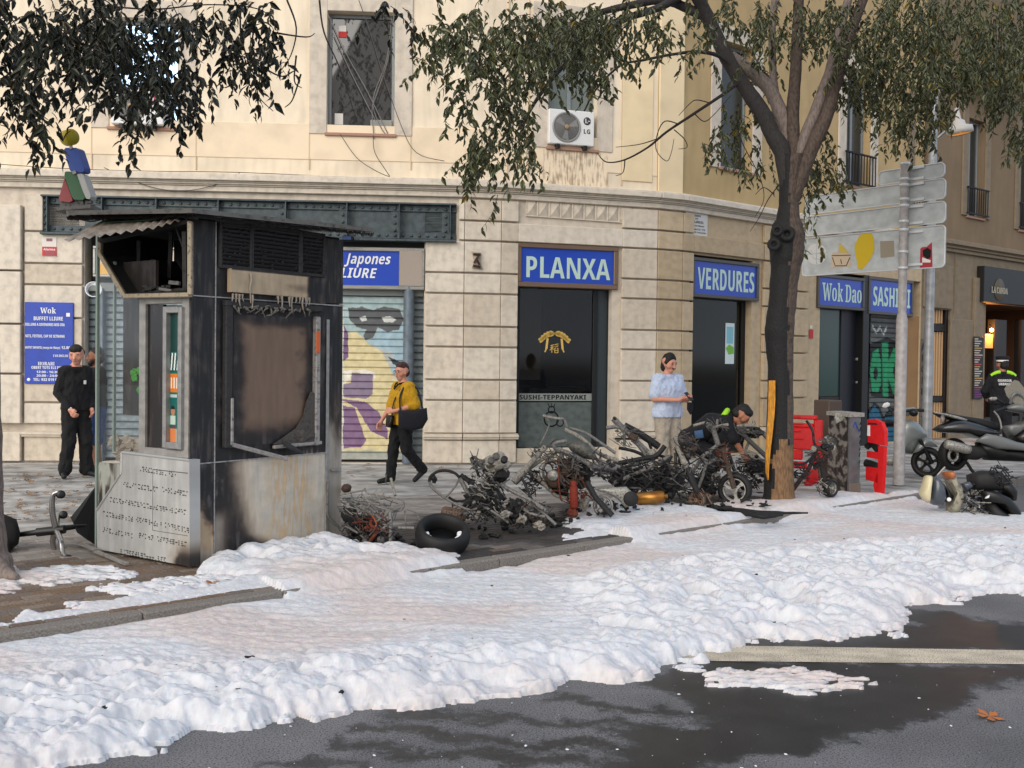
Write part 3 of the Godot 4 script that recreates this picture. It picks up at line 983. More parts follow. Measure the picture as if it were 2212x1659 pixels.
	var br := [fuv(FL, 93, 460).x, 3.60, fuv(FL, 986, 460).x, 4.12]
	fbox(s, FL, br[0], br[1], br[2], br[3], -0.05, 0.0)
	fbox(s, FL, br[0], br[1] - 0.05, br[2], br[1] - 0.012, -0.05, 0.15, 0.008)
	fbox(s, FL, br[0], br[1], br[2], br[1] + 0.1, 0.001, 0.03, 0.006)
	fbox(s, FL, br[0], br[3] - 0.1, br[2], br[3], 0.001, 0.03, 0.006)
	fbox(s, FL, br[0], br[3] + 0.001, br[2], br[3] + 0.03, -0.05, 0.12, 0.006)
	obj("web", s, steel, beam)
	var rivets := []
	for x in [107, 224, 340, 473, 617, 748, 860, 969]:
		var u: float = U.call(FL, x)
		s = mk()
		fbox(s, FL, u - 0.008, br[1] - 0.01, u + 0.008, br[3], 0.031, 0.14, 0.003)
		fbox(s, FL, u - 0.13, br[1] + 0.101, u - 0.012, br[3] - 0.101, 0.001, 0.028, 0.004)
		obj("stiffener", s, steel, beam)
		for v in [3.73, 3.84, 3.95, 4.06]: rivets.append(ftr(FL, u - 0.07, v, 0.032))
	var uu: float = br[0] + 0.05
	while uu < br[2]:
		rivets.append(ftr(FL, uu, br[1] + 0.05, 0.032))
		rivets.append(ftr(FL, uu, br[3] - 0.05, 0.032))
		uu += 0.125
	s = mk()
	lathe(s, Transform3D(Basis(Vector3.RIGHT, PI / 2)), [Vector2(0.026, 0), Vector2(0.022, 0.013), Vector2(0.0, 0.02)], 8)
	var rv := done(s)
	rv.surface_set_material(0, steel)
	many("rivets", rv, rivets, beam)
	build_shutters(b, steel)
	build_corner_door(b, planxa)
	build_right_doors(b, verd, wok)

func diamond(called: String, r: Array, parent, proud := 0.055) -> void:
	var s := mk()
	var c := fp(FC, (r[0] + r[2]) / 2, (r[1] + r[3]) / 2, 0.006 + proud)
	var q := [fp(FC, r[0], r[3], 0.004), fp(FC, r[2], r[3], 0.004), fp(FC, r[2], r[1], 0.004), fp(FC, r[0], r[1], 0.004)]
	for k in 4: tri(s, q[k], q[(k + 1) % 4], c)
	obj(called, s, stone_m[0], parent)
	s = mk()
	for k in 4: bar(s, q[k] + FC.n * 0.012, q[(k + 1) % 4] + FC.n * 0.012, 0.014, 0.024)
	obj("stone_border", s, stone_m[2], parent)
func balcony(f: Dictionary, o: Array, parent) -> void:
	var n := hang(Node3D.new(), "balcony_rail", parent)
	var m := mat("black iron", Color(0.05, 0.05, 0.055), 0.55, 0.4)
	var s: SurfaceTool
	for v in [0.62, 0.04]:
		s = mk(); fbox(s, f, o[0] - 0.1, o[1] + v, o[2] + 0.1, o[1] + v + 0.03, 0.06, 0.1); obj("rail", s, m, n)
	s = mk()
	fbox(s, f, -0.008, 0.0, 0.008, 0.57, 0.072, 0.088)
	var bm := done(s)
	var k: float = o[0] - 0.08
	while k < o[2] + 0.1:
		inst("baluster", bm, m, Transform3D(Basis(), f.u * k + Vector3.UP * (o[1] + 0.06)), n)
		k += 0.105

func build_shutters(b: Node3D, steel: Material) -> void:
	# painted roller shutter behind the woman, plain one at either side
	var r := frect(FL, 600, 640, 872, 986, -0.12)
	r[1] = 0.16
	var W := 340
	var H := 420
	var im := Image.create(W, H, false, Image.FORMAT_RGB8)
	im.fill(Color(0.70, 0.715, 0.70))
	# flat spray-painted shapes, in the photo's pixels
	var shapes := [
		[[[600, 700], [742, 660], [790, 700], [800, 800], [870, 880], [870, 986], [600, 986]], Color(0.80, 0.79, 0.74)],
		[[[742, 640], [872, 640], [872, 760], [820, 740], [780, 756], [742, 730]], Color(0.62, 0.70, 0.70)],
		[[[742, 720], [770, 716], [800, 745], [826, 760], [850, 812], [872, 840], [872, 985], [742, 985]], Color(0.82, 0.77, 0.60)],
		[[[830, 700], [872, 700], [872, 838], [846, 800], [852, 766], [800, 742]], Color(0.62, 0.72, 0.76)],
		[[[742, 700], [752, 720], [754, 770], [742, 780]], Color(0.44, 0.34, 0.47)],
		[[[752, 664], [782, 662], [806, 672], [832, 662], [864, 668], [872, 690], [862, 712], [838, 718], [816, 706], [806, 728], [790, 735], [784, 726], [792, 712], [770, 706], [756, 690]], Color(0.34, 0.35, 0.36)],
		[[[776, 686], [790, 682], [794, 692], [782, 695]], Color(0.78, 0.79, 0.77)], [[[824, 686], [842, 682], [856, 690], [846, 698], [830, 696]], Color(0.78, 0.79, 0.77)],
		[[[760, 806], [805, 808], [806, 850], [790, 862], [742, 858], [742, 830], [758, 826]], Color(0.52, 0.46, 0.54)],
		[[[742, 802], [790, 798], [812, 806], [810, 822], [804, 808], [760, 804], [756, 822], [742, 826]], Color(0.86, 0.85, 0.80)],
		[[[600, 862], [742, 862], [790, 868], [818, 890], [838, 930], [836, 948], [800, 930], [770, 880], [742, 866]], Color(0.50, 0.39, 0.51)],
		[[[742, 876], [766, 880], [790, 950], [780, 966], [742, 968]], Color(0.50, 0.39, 0.51)],
		[[[838, 770], [852, 776], [866, 784], [864, 792], [850, 786]], Color(0.22, 0.25, 0.28)],
		[[[600, 974], [872, 974], [872, 990], [600, 990]], Color(0.63, 0.64, 0.60)]]
	var buf := PackedFloat32Array()
	buf.resize(W * H)
	for k in shapes.size():
		var poly := PackedVector2Array()
		for q in shapes[k][0]:
			var uv := fuv(FL, q[0], q[1], -0.12)
			poly.append(Vector2((uv.x - r[0]) / (r[2] - r[0]) * W, (r[3] - uv.y) / (r[3] - r[1]) * H))
		buf = fill(buf, W, H, poly, Vector2.ZERO, 1.0, k + 1)
	var nw := noise("spray", 0.02, 4)
	for y in H:
		for x in W:
			var q := clampi(y + int(nw.get_noise_2d(x, y) * 5), 0, H - 1) * W + clampi(x + int(nw.get_noise_2d(y + 50, x) * 5), 0, W - 1)
			var k := int(buf[q])
			var c: Color = shapes[k - 1][1] if k > 0 else Color(0.70, 0.715, 0.70)
			im.set_pixel(x, y, c * (1.0 + 0.10 * nw.get_noise_2d(x * 2.0, y * 2.0)))
	var pm := pic("spray painted slats", im, 0.55, 0.1)
	var sh := hang(Node3D.new(), "painted_shutter", b)
	var n := int(round((r[3] - r[1]) / 0.112))
	for i in n:
		var v0 := lerpf(r[1], r[3], float(i) / n)
		var v1 := lerpf(r[1], r[3], float(i + 1) / n)
		slat(FL, r[0], r[2], v0, v1, -0.12, Rect2(0, 1.0 - float(i + 1) / n, 1, 1.0 / n), pm, sh)
	var plain := mat("grey galvanised slats", Color(0.50, 0.55, 0.57), 0.5, 0.35, tex["steel_grime"], Vector3.ONE * 0.6)
	for q in [["side_shutter", frect(FL, 892, 640, 914, 986, -0.2)], ["side_shutter", frect(FL, 184, 640, 206, 990, -0.2)], ["middle_shutter", frect(FL, 222, 640, 598, 990, -0.2)]]:
		var t: Array = q[1]
		sh = hang(Node3D.new(), q[0], b)
		for i in n: slat(FL, t[0], t[2], lerpf(0.16, 2.74, float(i) / n), lerpf(0.16, 2.74, float(i + 1) / n), -0.2, Rect2(0, 0, 1, 1), plain, sh)
	var s := mk()
	var pr := frect(FL, 870, 622, 893, 1000)
	tube(s, [fp(FL, (pr[0] + pr[2]) / 2, 0.12, -0.02), fp(FL, (pr[0] + pr[2]) / 2, 2.9, -0.02)], 0.083, 0.083, 16)
	obj("steel_column", s, mat("column paint", Color(0.43, 0.48, 0.52), 0.5, 0.2, tex["steel_grime"], Vector3.ONE * 0.5), b)
	for x in [206, 598]:
		s = mk(); pbox(s, FL, x, 622, x + (16 if x == 206 else 6), 1000, -0.22, -0.06, 0.01)
		obj("door_post", s, mats["column paint"], b)
	s = mk()
	fbox(s, FL, fuv(FL, 183, 600).x, 2.72, fuv(FL, 915, 600).x, 2.86, -0.28, -0.1, 0.01)
	obj("shutter_box", s, mat("pale steel box", Color(0.52, 0.54, 0.53), 0.5, 0.2), b)
	var vents := hang(Node3D.new(), "vent_strip", b)
	s = mk()
	fbox(s, FL, fuv(FL, 600, 600).x, 2.862, fuv(FL, 915, 600).x, 2.95, -0.26, -0.08)
	obj("strip", s, steel, vents)
	for k in 13:
		s = mk()
		var u := fuv(FL, 745 + k * 17, 629).x
		if k < 10: fbox(s, FL, u, 2.875, u + 0.09, 2.935, -0.085, -0.077); obj("vent_slot", s, mats["black iron"], vents)
	s = mk()
	fbox(s, FL, fuv(FL, 180, 600).x, 2.7, fuv(FL, 917, 600).x, 3.7, -0.4, -0.3)
	fbox(s, FL, fuv(FL, 180, 600).x, 0.1, fuv(FL, 917, 600).x, 2.7, -0.4, -0.3)
	obj("backing_wall", s, mat("dull backing", Color(0.30, 0.30, 0.29), 0.9), b)
	# header sign with the blue panel and the steel end panel
	var alu := mat("brushed aluminium", Color(0.62, 0.62, 0.60), 0.35, 0.6, ntex("brushed", 0.02, 0.85, 1.08), Vector3(0.3, 3.0, 0.3))
	var blue := mat("blue sign face", Color(0.10, 0.26, 0.68), 0.3)
	var white := mat("white lettering", Color(0.88, 0.89, 0.90), 0.5)
	var q := sign_box("header_sign", "wide blue sign in an aluminium frame over the painted shutter reading Japones", FL, 604, 533, 917, 624, 0.06, alu, blue, 0.06)
	words("Japones", "Droid Sans", true, FL, 746, 548, 843, 578, 0.034, white, q[0], "lettering", 0.22)
	words("LLIURE", "Droid Sans", true, FL, 724, 579, 812, 600, 0.034, white, q[0], "lettering", 0.22)
	s = mk(); pbox(s, FL, 862, 540, 912, 618, 0.0, 0.064, 0.004); obj("steel_end_panel", s, mat("polished steel", Color(0.70, 0.66, 0.62), 0.16, 0.9), q[0])
	q = sign_box("header_sign", "cream and yellow header panel above the left shutter beside the kiosk", FL, 200, 533, 470, 600, 0.06, alu, mat("cream print", Color(0.80, 0.74, 0.66), 0.5), 0.04)
	s = mk(); slab(s, [fpx(FL, 206, 596, 0.036), fpx(FL, 214, 572, 0.036), fpx(FL, 232, 560, 0.036), fpx(FL, 262, 566, 0.036), fpx(FL, 268, 596, 0.036)], FL.n, 0.003)
	obj("yellow_print", s, mat("yellow print", Color(0.85, 0.66, 0.26), 0.5), q[0])
	# cable coil
	var t := thing("cable_coil", "small coil of white cable hanging beside the kiosk awning", "cable")
	s = mk()
	for k in 4: ring(s, Transform3D(Basis(FL.u, FL.n, Vector3.UP) * Basis(Vector3.UP, k * 0.3) * Basis(Vector3.RIGHT, 0.1 * k), fpx(FL, 202, 628 - k, 0.14 + k * 0.012)), 0.09 + 0.008 * k, 0.008, 0.008, 20, 6)
	obj("coil", s, white, t)
func slat(f: Dictionary, u0: float, u1: float, v0: float, v1: float, w: float, uv: Rect2, m: Material, parent) -> void:
	var s := mk()
	var g := (v1 - v0) * 0.13
	var q := [[v1, w - 0.012], [v1 - g * 0.6, w - 0.004], [v1 - g * 1.6, w + 0.012], [v0 + g * 1.2, w + 0.014], [v0 + g * 0.3, w], [v0, w - 0.012]]
	for k in 5:
		var t0: float = (v1 - q[k][0]) / (v1 - v0)
		var t1: float = (v1 - q[k + 1][0]) / (v1 - v0)
		quv(s, [fp(f, u0, q[k][0], q[k][1]), fp(f, u1, q[k][0], q[k][1]), fp(f, u1, q[k + 1][0], q[k + 1][1]), fp(f, u0, q[k + 1][0], q[k + 1][1])], Rect2(uv.position.x, uv.position.y + uv.size.y * t0, uv.size.x, uv.size.y * (t1 - t0)))
	quad(s, fp(f, u0, v1, w - 0.012), fp(f, u0, v0, w - 0.012), fp(f, u1, v0, w - 0.03), fp(f, u1, v1, w - 0.03))
	obj("slat", s, m, parent)

func build_corner_door(b: Node3D, o: Array) -> void:
	room(FC, o, 3.2, mat("restaurant interior", Color(0.12, 0.12, 0.13), 0.8), b)
	var bronze := mat("bronze sign frame", Color(0.50, 0.41, 0.34), 0.4, 0.5)
	var pale := mat("pale green lettering", Color(0.72, 0.82, 0.78), 0.5)
	var q := sign_box("sign", "blue sign with pale letters PLANXA over the corner door", FC, 1117, 528, 1336, 622, 0.05, bronze, mats["blue sign face"], 0.075)
	words("PLANXA", "Droid Sans", true, FC, 1137, 557, 1318, 602, 0.022, pale, q[0])
	var door := hang(Node3D.new(), "shop_window", b)
	var dark := mat("dark frame", Color(0.10, 0.105, 0.11), 0.4, 0.3)
	var s := mk()
	var r := frect(FC, 1116, 620, 1316, 972, -0.15)
	var f := 0.04
	for e in [[r[0], 0.2, r[0] + f, r[3]], [r[2] - 0.30, 0.2, r[2] - 0.22, r[3]], [r[2] - f, 0.2, r[2], r[3]], [r[0] + f, 0.2, r[2] - f, 0.27], [r[0] + f, r[3] - f, r[2] - f, r[3]]]: fbox(s, FC, e[0], e[1], e[2], e[3], -0.2, -0.13, 0.005)
	obj("frame", s, dark, door)
	s = mk()
	fbox(s, FC, r[0] + f, 0.275, r[2] - 0.302, r[3] - f, -0.17, -0.162)
	obj("pane", s, glass("shop pane", 0.35, Color(0.015, 0.02, 0.03)), door)
	s = mk()
	fbox(s, FC, r[2] - 0.21, 0.27, r[2] - f, r[3] - f, -0.19, -0.16)
	obj("side_panel", s, mat("blue grey panel", Color(0.16, 0.20, 0.22), 0.35), door)
	s = mk()
	pbox(s, FC, 1118, 869, 1279, 965, -0.161, -0.159)
	obj("frosted_film", s, mat("frosted film", Color(0.33, 0.37, 0.36), 0.7, 0, ntex("film_scratches", 0.02, 0.75, 1.15), Vector3(0.6, 0.6, 0.6)), door)
	s = mk()
	pbox(s, FC, 1118, 850, 1279, 866, -0.161, -0.159)
	obj("frosted_band", s, mat("frosted band", Color(0.52, 0.54, 0.52), 0.7), door)
	words("SUSHI-TEPPANYAKI", "Droid Sans", true, FC, 1122, 853, 1266, 863, -0.158, mats["black iron"], door, "lettering", 0.0, 0.003)
	# crown and figure printed on the film
	s = mk()
	var c := fpx(FC, 1191, 905, -0.157)
	ring(s, Transform3D(Basis(FC.u, FC.n, -Vector3.UP), c), 0.12, 0.012, 0.002, 20, 4)
	ring(s, Transform3D(Basis(FC.u, FC.n, -Vector3.UP), c + Vector3.UP * 0.15), 0.055, 0.01, 0.002, 14, 4)
	ring(s, Transform3D(Basis(FC.u, FC.n, -Vector3.UP), c + FC.u * 0.15 - Vector3.UP * 0.06), 0.06, 0.01, 0.002, 14, 4)
	for k in 3: bar(s, c + Vector3.UP * 0.18 + FC.u * (k - 1) * 0.035, c + Vector3.UP * 0.25 + FC.u * (k - 1) * 0.06, 0.012, 0.003)
	obj("printed_emblem", s, mats["black iron"], door)
	s = mk()
	pbox(s, FC, 1116, 968, 1330, 1000, -0.12, 0.02, 0.01)
	obj("threshold", s, stone_m[1], b)
	# golden rice ears with a character below, printed on the glass
	var gold := mat("gold print", Color(0.80, 0.66, 0.32), 0.5)
	var em := hang(Node3D.new(), "gold_emblem", door)
	var mid := fpx(FC, 1198, 738, -0.157)
	var em_s := mk()
	for sg in [-1.0, 1.0]:
		for k in 5:
			var a := Vector2(sg * (0.02 + 0.045 * k), 0.13 - 0.012 * k * k * 0.45)
			for e in [0.35, -0.45]:
				var dv := Vector2(sg * 0.75, e - 0.12 * k).normalized()
				var p: Vector3 = mid + FC.u * (a.x + dv.x * 0.03) + Vector3.UP * (a.y + dv.y * 0.03)
				var nn := Vector2(-dv.y, dv.x)
				var pts := []
				for h in 8:
					var g := TAU * h / 8
					var l := dv * cos(g) * 0.054 + nn * sin(g) * 0.027
					pts.append(p + FC.u * l.x + Vector3.UP * l.y)
				slab(em_s, pts, FC.n, 0.002)
		bar(em_s, mid + FC.u * sg * 0.12 + Vector3.UP * 0.05, mid + FC.u * sg * 0.14 - Vector3.UP * 0.12, 0.035, 0.002)
		bar(em_s, mid + FC.u * sg * 0.14 - Vector3.UP * 0.12, mid + FC.u * sg * 0.165 - Vector3.UP * 0.17, 0.02, 0.002)
	obj("ears", em_s, gold, em)
	s = mk()
	for l in [[-0.07, -0.045, -0.01, -0.03], [-0.075, -0.075, -0.01, -0.065], [-0.045, -0.03, -0.045, -0.16], [-0.045, -0.08, -0.08, -0.12], [-0.04, -0.08, -0.012, -0.11], [0.0, -0.03, 0.065, -0.015], [0.005, -0.05, 0.012, -0.065], [0.032, -0.045, 0.034, -0.062], [0.06, -0.04, 0.05, -0.06], [0.005, -0.085, 0.005, -0.16], [0.06, -0.085, 0.06, -0.16], [0.005, -0.085, 0.025, -0.083], [0.04, -0.083, 0.06, -0.085], [0.005, -0.12, 0.06, -0.12], [0.005, -0.158, 0.06, -0.158]]:
		bar(s, mid + FC.u * l[0] + Vector3.UP * (l[1] - 0.02), mid + FC.u * l[2] + Vector3.UP * (l[3] - 0.02), 0.011, 0.002)
	obj("character", s, gold, em)
	# what the dim room shows: a pale wall panel, a counter and a picture
	s = mk(); fbox(s, FC, o[0] + 0.55, 1.4, o[0] + 1.15, 3.0, -2.2, -2.1, 0.01); obj("wall_panel", s, mat("beige panel", Color(0.62, 0.56, 0.47), 0.8), b)
	s = mk(); fbox(s, FC, o[0] + 0.05, 1.1, o[0] + 0.4, 2.3, -2.2, -2.14, 0.01); obj("picture", s, mat("brown picture", Color(0.42, 0.30, 0.24), 0.7), b)
	s = mk(); fbox(s, FC, o[0] + 0.5, 0.2, o[0] + 1.6, 1.3, -1.6, -0.9, 0.02); obj("counter", s, mat("black counter", Color(0.05, 0.055, 0.06), 0.4), b)

func build_right_doors(b: Node3D, verd: Array, wok: Array) -> void:
	var gf := mat("dark bronze frame", Color(0.33, 0.32, 0.31), 0.45, 0.4)
	var q := sign_box("sign", "blue sign with pale letters VERDURES left of the burnt tree", FR, 1497, 562, 1641, 646, 0.05, gf, mats["blue sign face"], 0.06)
	words("VERDURES", "Droid Sans", true, FR, 1507, 583, 1629, 628, 0.022, mats["pale green lettering"], q[0])
	room(FR, verd, 2.6, mats["restaurant interior"], b)
	var n := hang(Node3D.new(), "shop_door", b)
	var s := mk()
	var r := frect(FR, 1489, 644, 1618, 960, -0.15)
	for e in [[r[0], 0.14, r[0] + 0.04, r[3]], [r[2] - 0.26, 0.14, r[2], r[3]], [r[0] + 0.04, 0.14, r[2] - 0.26, 0.2], [r[0] + 0.04, r[3] - 0.04, r[2] - 0.26, r[3]]]: fbox(s, FR, e[0], e[1], e[2], e[3], -0.2, -0.13, 0.005)
	obj("frame", s, mats["dark frame"], n)
	s = mk(); fbox(s, FR, r[0] + 0.04, 0.2, r[2] - 0.26, r[3] - 0.04, -0.17, -0.162); obj("pane", s, glass("green pane", 0.45, Color(0.02, 0.05, 0.045)), n)
	s = mk(); pbox(s, FR, 1567, 698, 1586, 786, -0.16, -0.156); obj("poster", s, mat("white poster", Color(0.80, 0.86, 0.86), 0.6), n)
	s = mk(); slab(s, [fpx(FR, 1568, 752, -0.153), fpx(FR, 1575, 744, -0.153), fpx(FR, 1585, 750, -0.153), fpx(FR, 1585, 764, -0.153), fpx(FR, 1574, 766, -0.153)], FR.n, 0.002); obj("poster_print", s, mat("green print", Color(0.45, 0.70, 0.25), 0.6), n)
	s = mk(); pbox(s, FR, 1570, 706, 1584, 742, -0.155, -0.153); obj("poster_print", s, mat("sky print", Color(0.50, 0.72, 0.78), 0.6), n)
	# Wok Dao and SASHIMI
	q = sign_box("sign", "blue sign with pale letters Wok Dao right of the burnt tree", FR, 1768, 596, 1869, 668, 0.05, gf, mats["blue sign face"], 0.06)
	words("Wok Dao", "Droid Serif", true, FR, 1776, 612, 1861, 652, 0.022, mats["pale green lettering"], q[0])
	q = sign_box("sign", "blue sign with pale letters SASHIMI behind the sign pole", FR, 1878, 602, 1974, 681, 0.05, gf, mats["blue sign face"], 0.06)
	words("SASHIMI", "Droid Sans", true, FR, 1886, 622, 1966, 663, 0.022, mats["pale green lettering"], q[0])
	room(FR, wok, 2.4, mats["restaurant interior"], b)
	s = mk(); pbox(s, FR, 1863, 594, 1876, 1000, -0.2, 0.03, 0.01); obj("post", s, mats["dark frame"], b)
	n = hang(Node3D.new(), "shop_door", b)
	s = mk(); pbox(s, FR, 1770, 668, 1814, 856, -0.2, -0.16); obj("glazed_panel", s, mat("teal glass", Color(0.13, 0.24, 0.22), 0.2), n)
	s = mk(); pbox(s, FR, 1770, 857, 1814, 1000, -0.2, -0.15, 0.01); obj("kick_panel", s, mat("brown panel", Color(0.16, 0.13, 0.11), 0.6), n)
	s = mk(); pbox(s, FR, 1815, 668, 1862, 1000, -0.2, -0.13, 0.01); obj("door_leaf", s, mat("navy door", Color(0.07, 0.08, 0.12), 0.45), n)
	for y in [776, 826]:
		s = mk(); disc(s, axis(fpx(FR, 1851, y, -0.1), FR.n), 0.03, 0.05, 12); obj("handle", s, mats["brushed aluminium"], n)
	# graffiti shutter: printed colours on separate slats
	var t := frect(FR, 1877, 676, 1944, 1000, -0.1)
	t[1] = 0.14
	var W := 160
	var H := 300
	var base := Color(0.36, 0.37, 0.36)
	var im := Image.create(W, H, false, Image.FORMAT_RGB8)
	var gs := [
		[[[1878, 690], [1938, 694], [1938, 730], [1878, 726]], Color(0.30, 0.31, 0.31)],
		[[[1873, 745], [1900, 735], [1915, 728], [1944, 742], [1946, 870], [1930, 862], [1880, 856]], Color(0.05, 0.06, 0.06)],
		[[[1878, 800], [1884, 760], [1896, 752], [1902, 780], [1902, 830], [1896, 848], [1882, 846]], Color(0.12, 0.55, 0.36)],
		[[[1886, 800], [1892, 790], [1896, 806], [1892, 822], [1887, 818]], Color(0.05, 0.06, 0.06)],
		[[[1904, 740], [1918, 738], [1918, 780], [1930, 750], [1941, 754], [1928, 800], [1940, 866], [1928, 850], [1918, 816], [1918, 858], [1906, 856]], Color(0.12, 0.55, 0.36)],
		[[[1872, 890], [1888, 868], [1900, 880], [1908, 900], [1922, 880], [1938, 884], [1936, 960], [1940, 990], [1872, 985]], Color(0.05, 0.06, 0.08)],
		[[[1876, 895], [1888, 875], [1898, 888], [1906, 910], [1922, 888], [1934, 892], [1930, 960], [1936, 985], [1905, 980], [1880, 975]], Color(0.10, 0.36, 0.47)],
		[[[1878, 920], [1890, 908], [1900, 920], [1904, 960], [1890, 972], [1880, 955]], Color(0.05, 0.06, 0.08)],
		[[[1880, 922], [1890, 912], [1898, 924], [1901, 958], [1890, 968], [1882, 952]], Color(0.12, 0.40, 0.50)],
		[[[1884, 700], [1892, 716], [1900, 702], [1906, 720], [1914, 704], [1916, 708], [1908, 726], [1900, 710], [1892, 722], [1882, 706]], Color(0.68, 0.68, 0.66)]]
	var buf := PackedFloat32Array()
	buf.resize(W * H)
	for k in gs.size():
		var poly := PackedVector2Array()
		for e in gs[k][0]:
			var uv := fuv(FR, e[0], e[1], -0.1)
			poly.append(Vector2((uv.x - t[0]) / (t[2] - t[0]) * W, (t[3] - uv.y) / (t[3] - t[1]) * H))
		buf = fill(buf, W, H, poly, Vector2.ZERO, 1.0, k + 1)
	var nw := noise("spray", 0.02, 4)
	for y in H:
		for x in W:
			var k := int(buf[y * W + x])
			var c: Color = gs[k - 1][1] if k > 0 else base
			im.set_pixel(x, y, c * (1.0 + 0.16 * nw.get_noise_2d(x * 2.0, y * 2.0)))
	var gm := pic("graffiti slats", im, 0.6, 0.1)
	var sh := hang(Node3D.new(), "graffiti_shutter", b)
	var cnt := 26
	for i in cnt: slat(FR, t[0], t[2], lerpf(t[1], t[3], float(i) / cnt), lerpf(t[1], t[3], float(i + 1) / cnt), -0.1, Rect2(0, 1.0 - float(i + 1) / cnt, 1, 1.0 / cnt), gm, sh)
	s = mk(); pbox(s, FR, 1945, 672, 1957, 1000, -0.2, 0.01, 0.008); obj("shutter_guide", s, mat("pale guide", Color(0.50, 0.48, 0.44), 0.6), b)
	s = mk(); pbox(s, FR, 1958, 682, 1986, 1000, -0.22, -0.02, 0.01); obj("ochre_pier", s, mat("ochre pier", Color(0.58, 0.44, 0.28), 0.85, 0, tex["blotch"], Vector3.ONE * 0.5), b)

func build_neighbour() -> void:
	# the next house down the street, its browns darkened to hold the shade there
	var b := thing("neighbour_building", "ochre brown street house beyond the corner with a dark bar front", "building")
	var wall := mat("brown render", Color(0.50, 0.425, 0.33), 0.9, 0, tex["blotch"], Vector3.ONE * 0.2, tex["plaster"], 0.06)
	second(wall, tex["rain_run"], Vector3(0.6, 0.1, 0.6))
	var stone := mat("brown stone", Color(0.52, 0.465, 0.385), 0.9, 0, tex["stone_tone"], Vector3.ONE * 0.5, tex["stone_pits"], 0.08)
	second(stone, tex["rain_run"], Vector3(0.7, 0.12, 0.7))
	var u0: float = FR.len + 0.003
	var u1 := u0 + 45.0
	var w6 := frect(FR, 1974, 210, 2007, 480)
	var w7 := frect(FR, 2089, 258, 2126, 470)
	var w8 := frect(FR, 2202, 280, 2234, 500)
	var gate := frect(FR, 2009, 668, 2050, 1000); gate[1] = 0.14
	var bar_o := frect(FR, 2126, 660, 2290, 1000); bar_o[1] = 0.14
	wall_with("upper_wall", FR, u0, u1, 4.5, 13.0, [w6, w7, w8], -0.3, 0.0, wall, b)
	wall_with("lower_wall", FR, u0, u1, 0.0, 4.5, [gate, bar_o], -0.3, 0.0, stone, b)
	var s := mk()
	profile(s, FR, u0, u1, [[4.26, 4.34, 0.07], [4.341, 4.39, 0.12], [4.391, 4.41, 0.15], [4.411, 4.50, 0.19], [4.501, 4.525, 0.15]])
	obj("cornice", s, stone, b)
	s = mk()
	fbox(s, FR, u0 + 0.05, 3.0, u0 + 1.3, 3.95, 0.001, 0.04, 0.01)
	fbox(s, FR, u0 + 1.4, 0.12, u0 + 1.42, 4.25, 0.0, 0.03)
	pbox(s, FR, 2052, 690, 2100, 990, 0.001, 0.05, 0.01)
	pbox(s, FR, 2104, 600, 2122, 1000, 0.001, 0.08, 0.01)
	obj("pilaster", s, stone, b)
	for w in [w6, w7, w8]:
		room(FR, w, 1.5, mats["dark interior"], b)
		upper_window(FR, w, b, mats["dusty dark pane"], 1, false)
		balcony(FR, w, b)
		s = mk(); fbox(s, FR, w[0] - 0.25, w[1], w[0] - 0.01, w[3] + 0.2, 0.001, 0.04, 0.006); fbox(s, FR, w[2] + 0.01, w[1], w[2] + 0.25, w[3] + 0.2, 0.001, 0.04, 0.006); obj("surround", s, stone, b)
	# big balconies of the first floor, seen through the leaves
	for k in [[2120, 160], [2250, 120]]:
		var p := fuv(FR, k[0], k[1])
		s = mk(); fbox(s, FR, p.x - 1.2, p.y - 0.18, p.x + 1.2, p.y, 0.0, 0.8, 0.02); obj("balcony_slab", s, stone, b)
		var n := hang(Node3D.new(), "balcony_rail", b)
		s = mk(); fbox(s, FR, p.x - 1.15, p.y + 0.9, p.x + 1.15, p.y + 0.94, 0.72, 0.76); obj("rail", s, mats["black iron"], n)
		s = mk(); fbox(s, FR, -0.009, 0.0, 0.009, 0.9, 0.73, 0.75)
		var bm := done(s)
		for i in 19: inst("baluster", bm, mats["black iron"], Transform3D(Basis(), FR.u * (p.x - 1.12 + i * 0.124) + Vector3.UP * p.y), n)
	# street door with gilded bars
	room(FR, gate, 1.2, mat("brown hall", Color(0.10, 0.07, 0.055), 0.8), b)
	var g := hang(Node3D.new(), "barred_door", b)
	s = mk()
	pbox(s, FR, 2009, 700, 2050, 716, -0.16, -0.06, 0.006)
	pbox(s, FR, 2009, 856, 2050, 868, -0.16, -0.06, 0.006)
	pbox(s, FR, 2040, 668, 2050, 1000, -0.16, -0.05, 0.006)
	obj("frame", s, mat("dark wood frame", Color(0.09, 0.06, 0.05), 0.6), g)
	for k in 5:
		var x := 2011.5 + k * 5.6
		for yy in [[669, 699], [717, 855], [869, 985]]:
			s = mk(); pbox(s, FR, x, yy[0], x + 2.2, yy[1], -0.13, -0.09, 0.004); obj("bar", s, mat("gilded bar", Color(0.80, 0.65, 0.48), 0.5, 0.2), g)
	# bar front
	room(FR, bar_o, 3.0, mat("warm bar interior", Color(0.34, 0.22, 0.12), 0.8), b)
	for x in [2146, 2204]:
		s = mk(); pbox(s, FR, x, 690, x + (26 if x == 2146 else 8), 1000, -0.28, -0.1, 0.01); obj("shopfront_post", s, mat("black shopfront", Color(0.035, 0.03, 0.03), 0.5), b)
	s = mk(); pbox(s, FR, 2126, 898, 2290, 1000, -0.25, -0.12, 0.01); obj("counter_front", s, mat("dark shopfront base", Color(0.09, 0.075, 0.065), 0.5), b)
	var t := thing("sign", "dark fascia sign with round badge LA CANDA over the bar door", "sign")
	s = mk(); pbox(s, FR, 2126, 586, 2300, 660, 0.0, 0.18, 0.01); obj("board", s, mat("dark fascia", Color(0.055, 0.06, 0.058), 0.5), t)
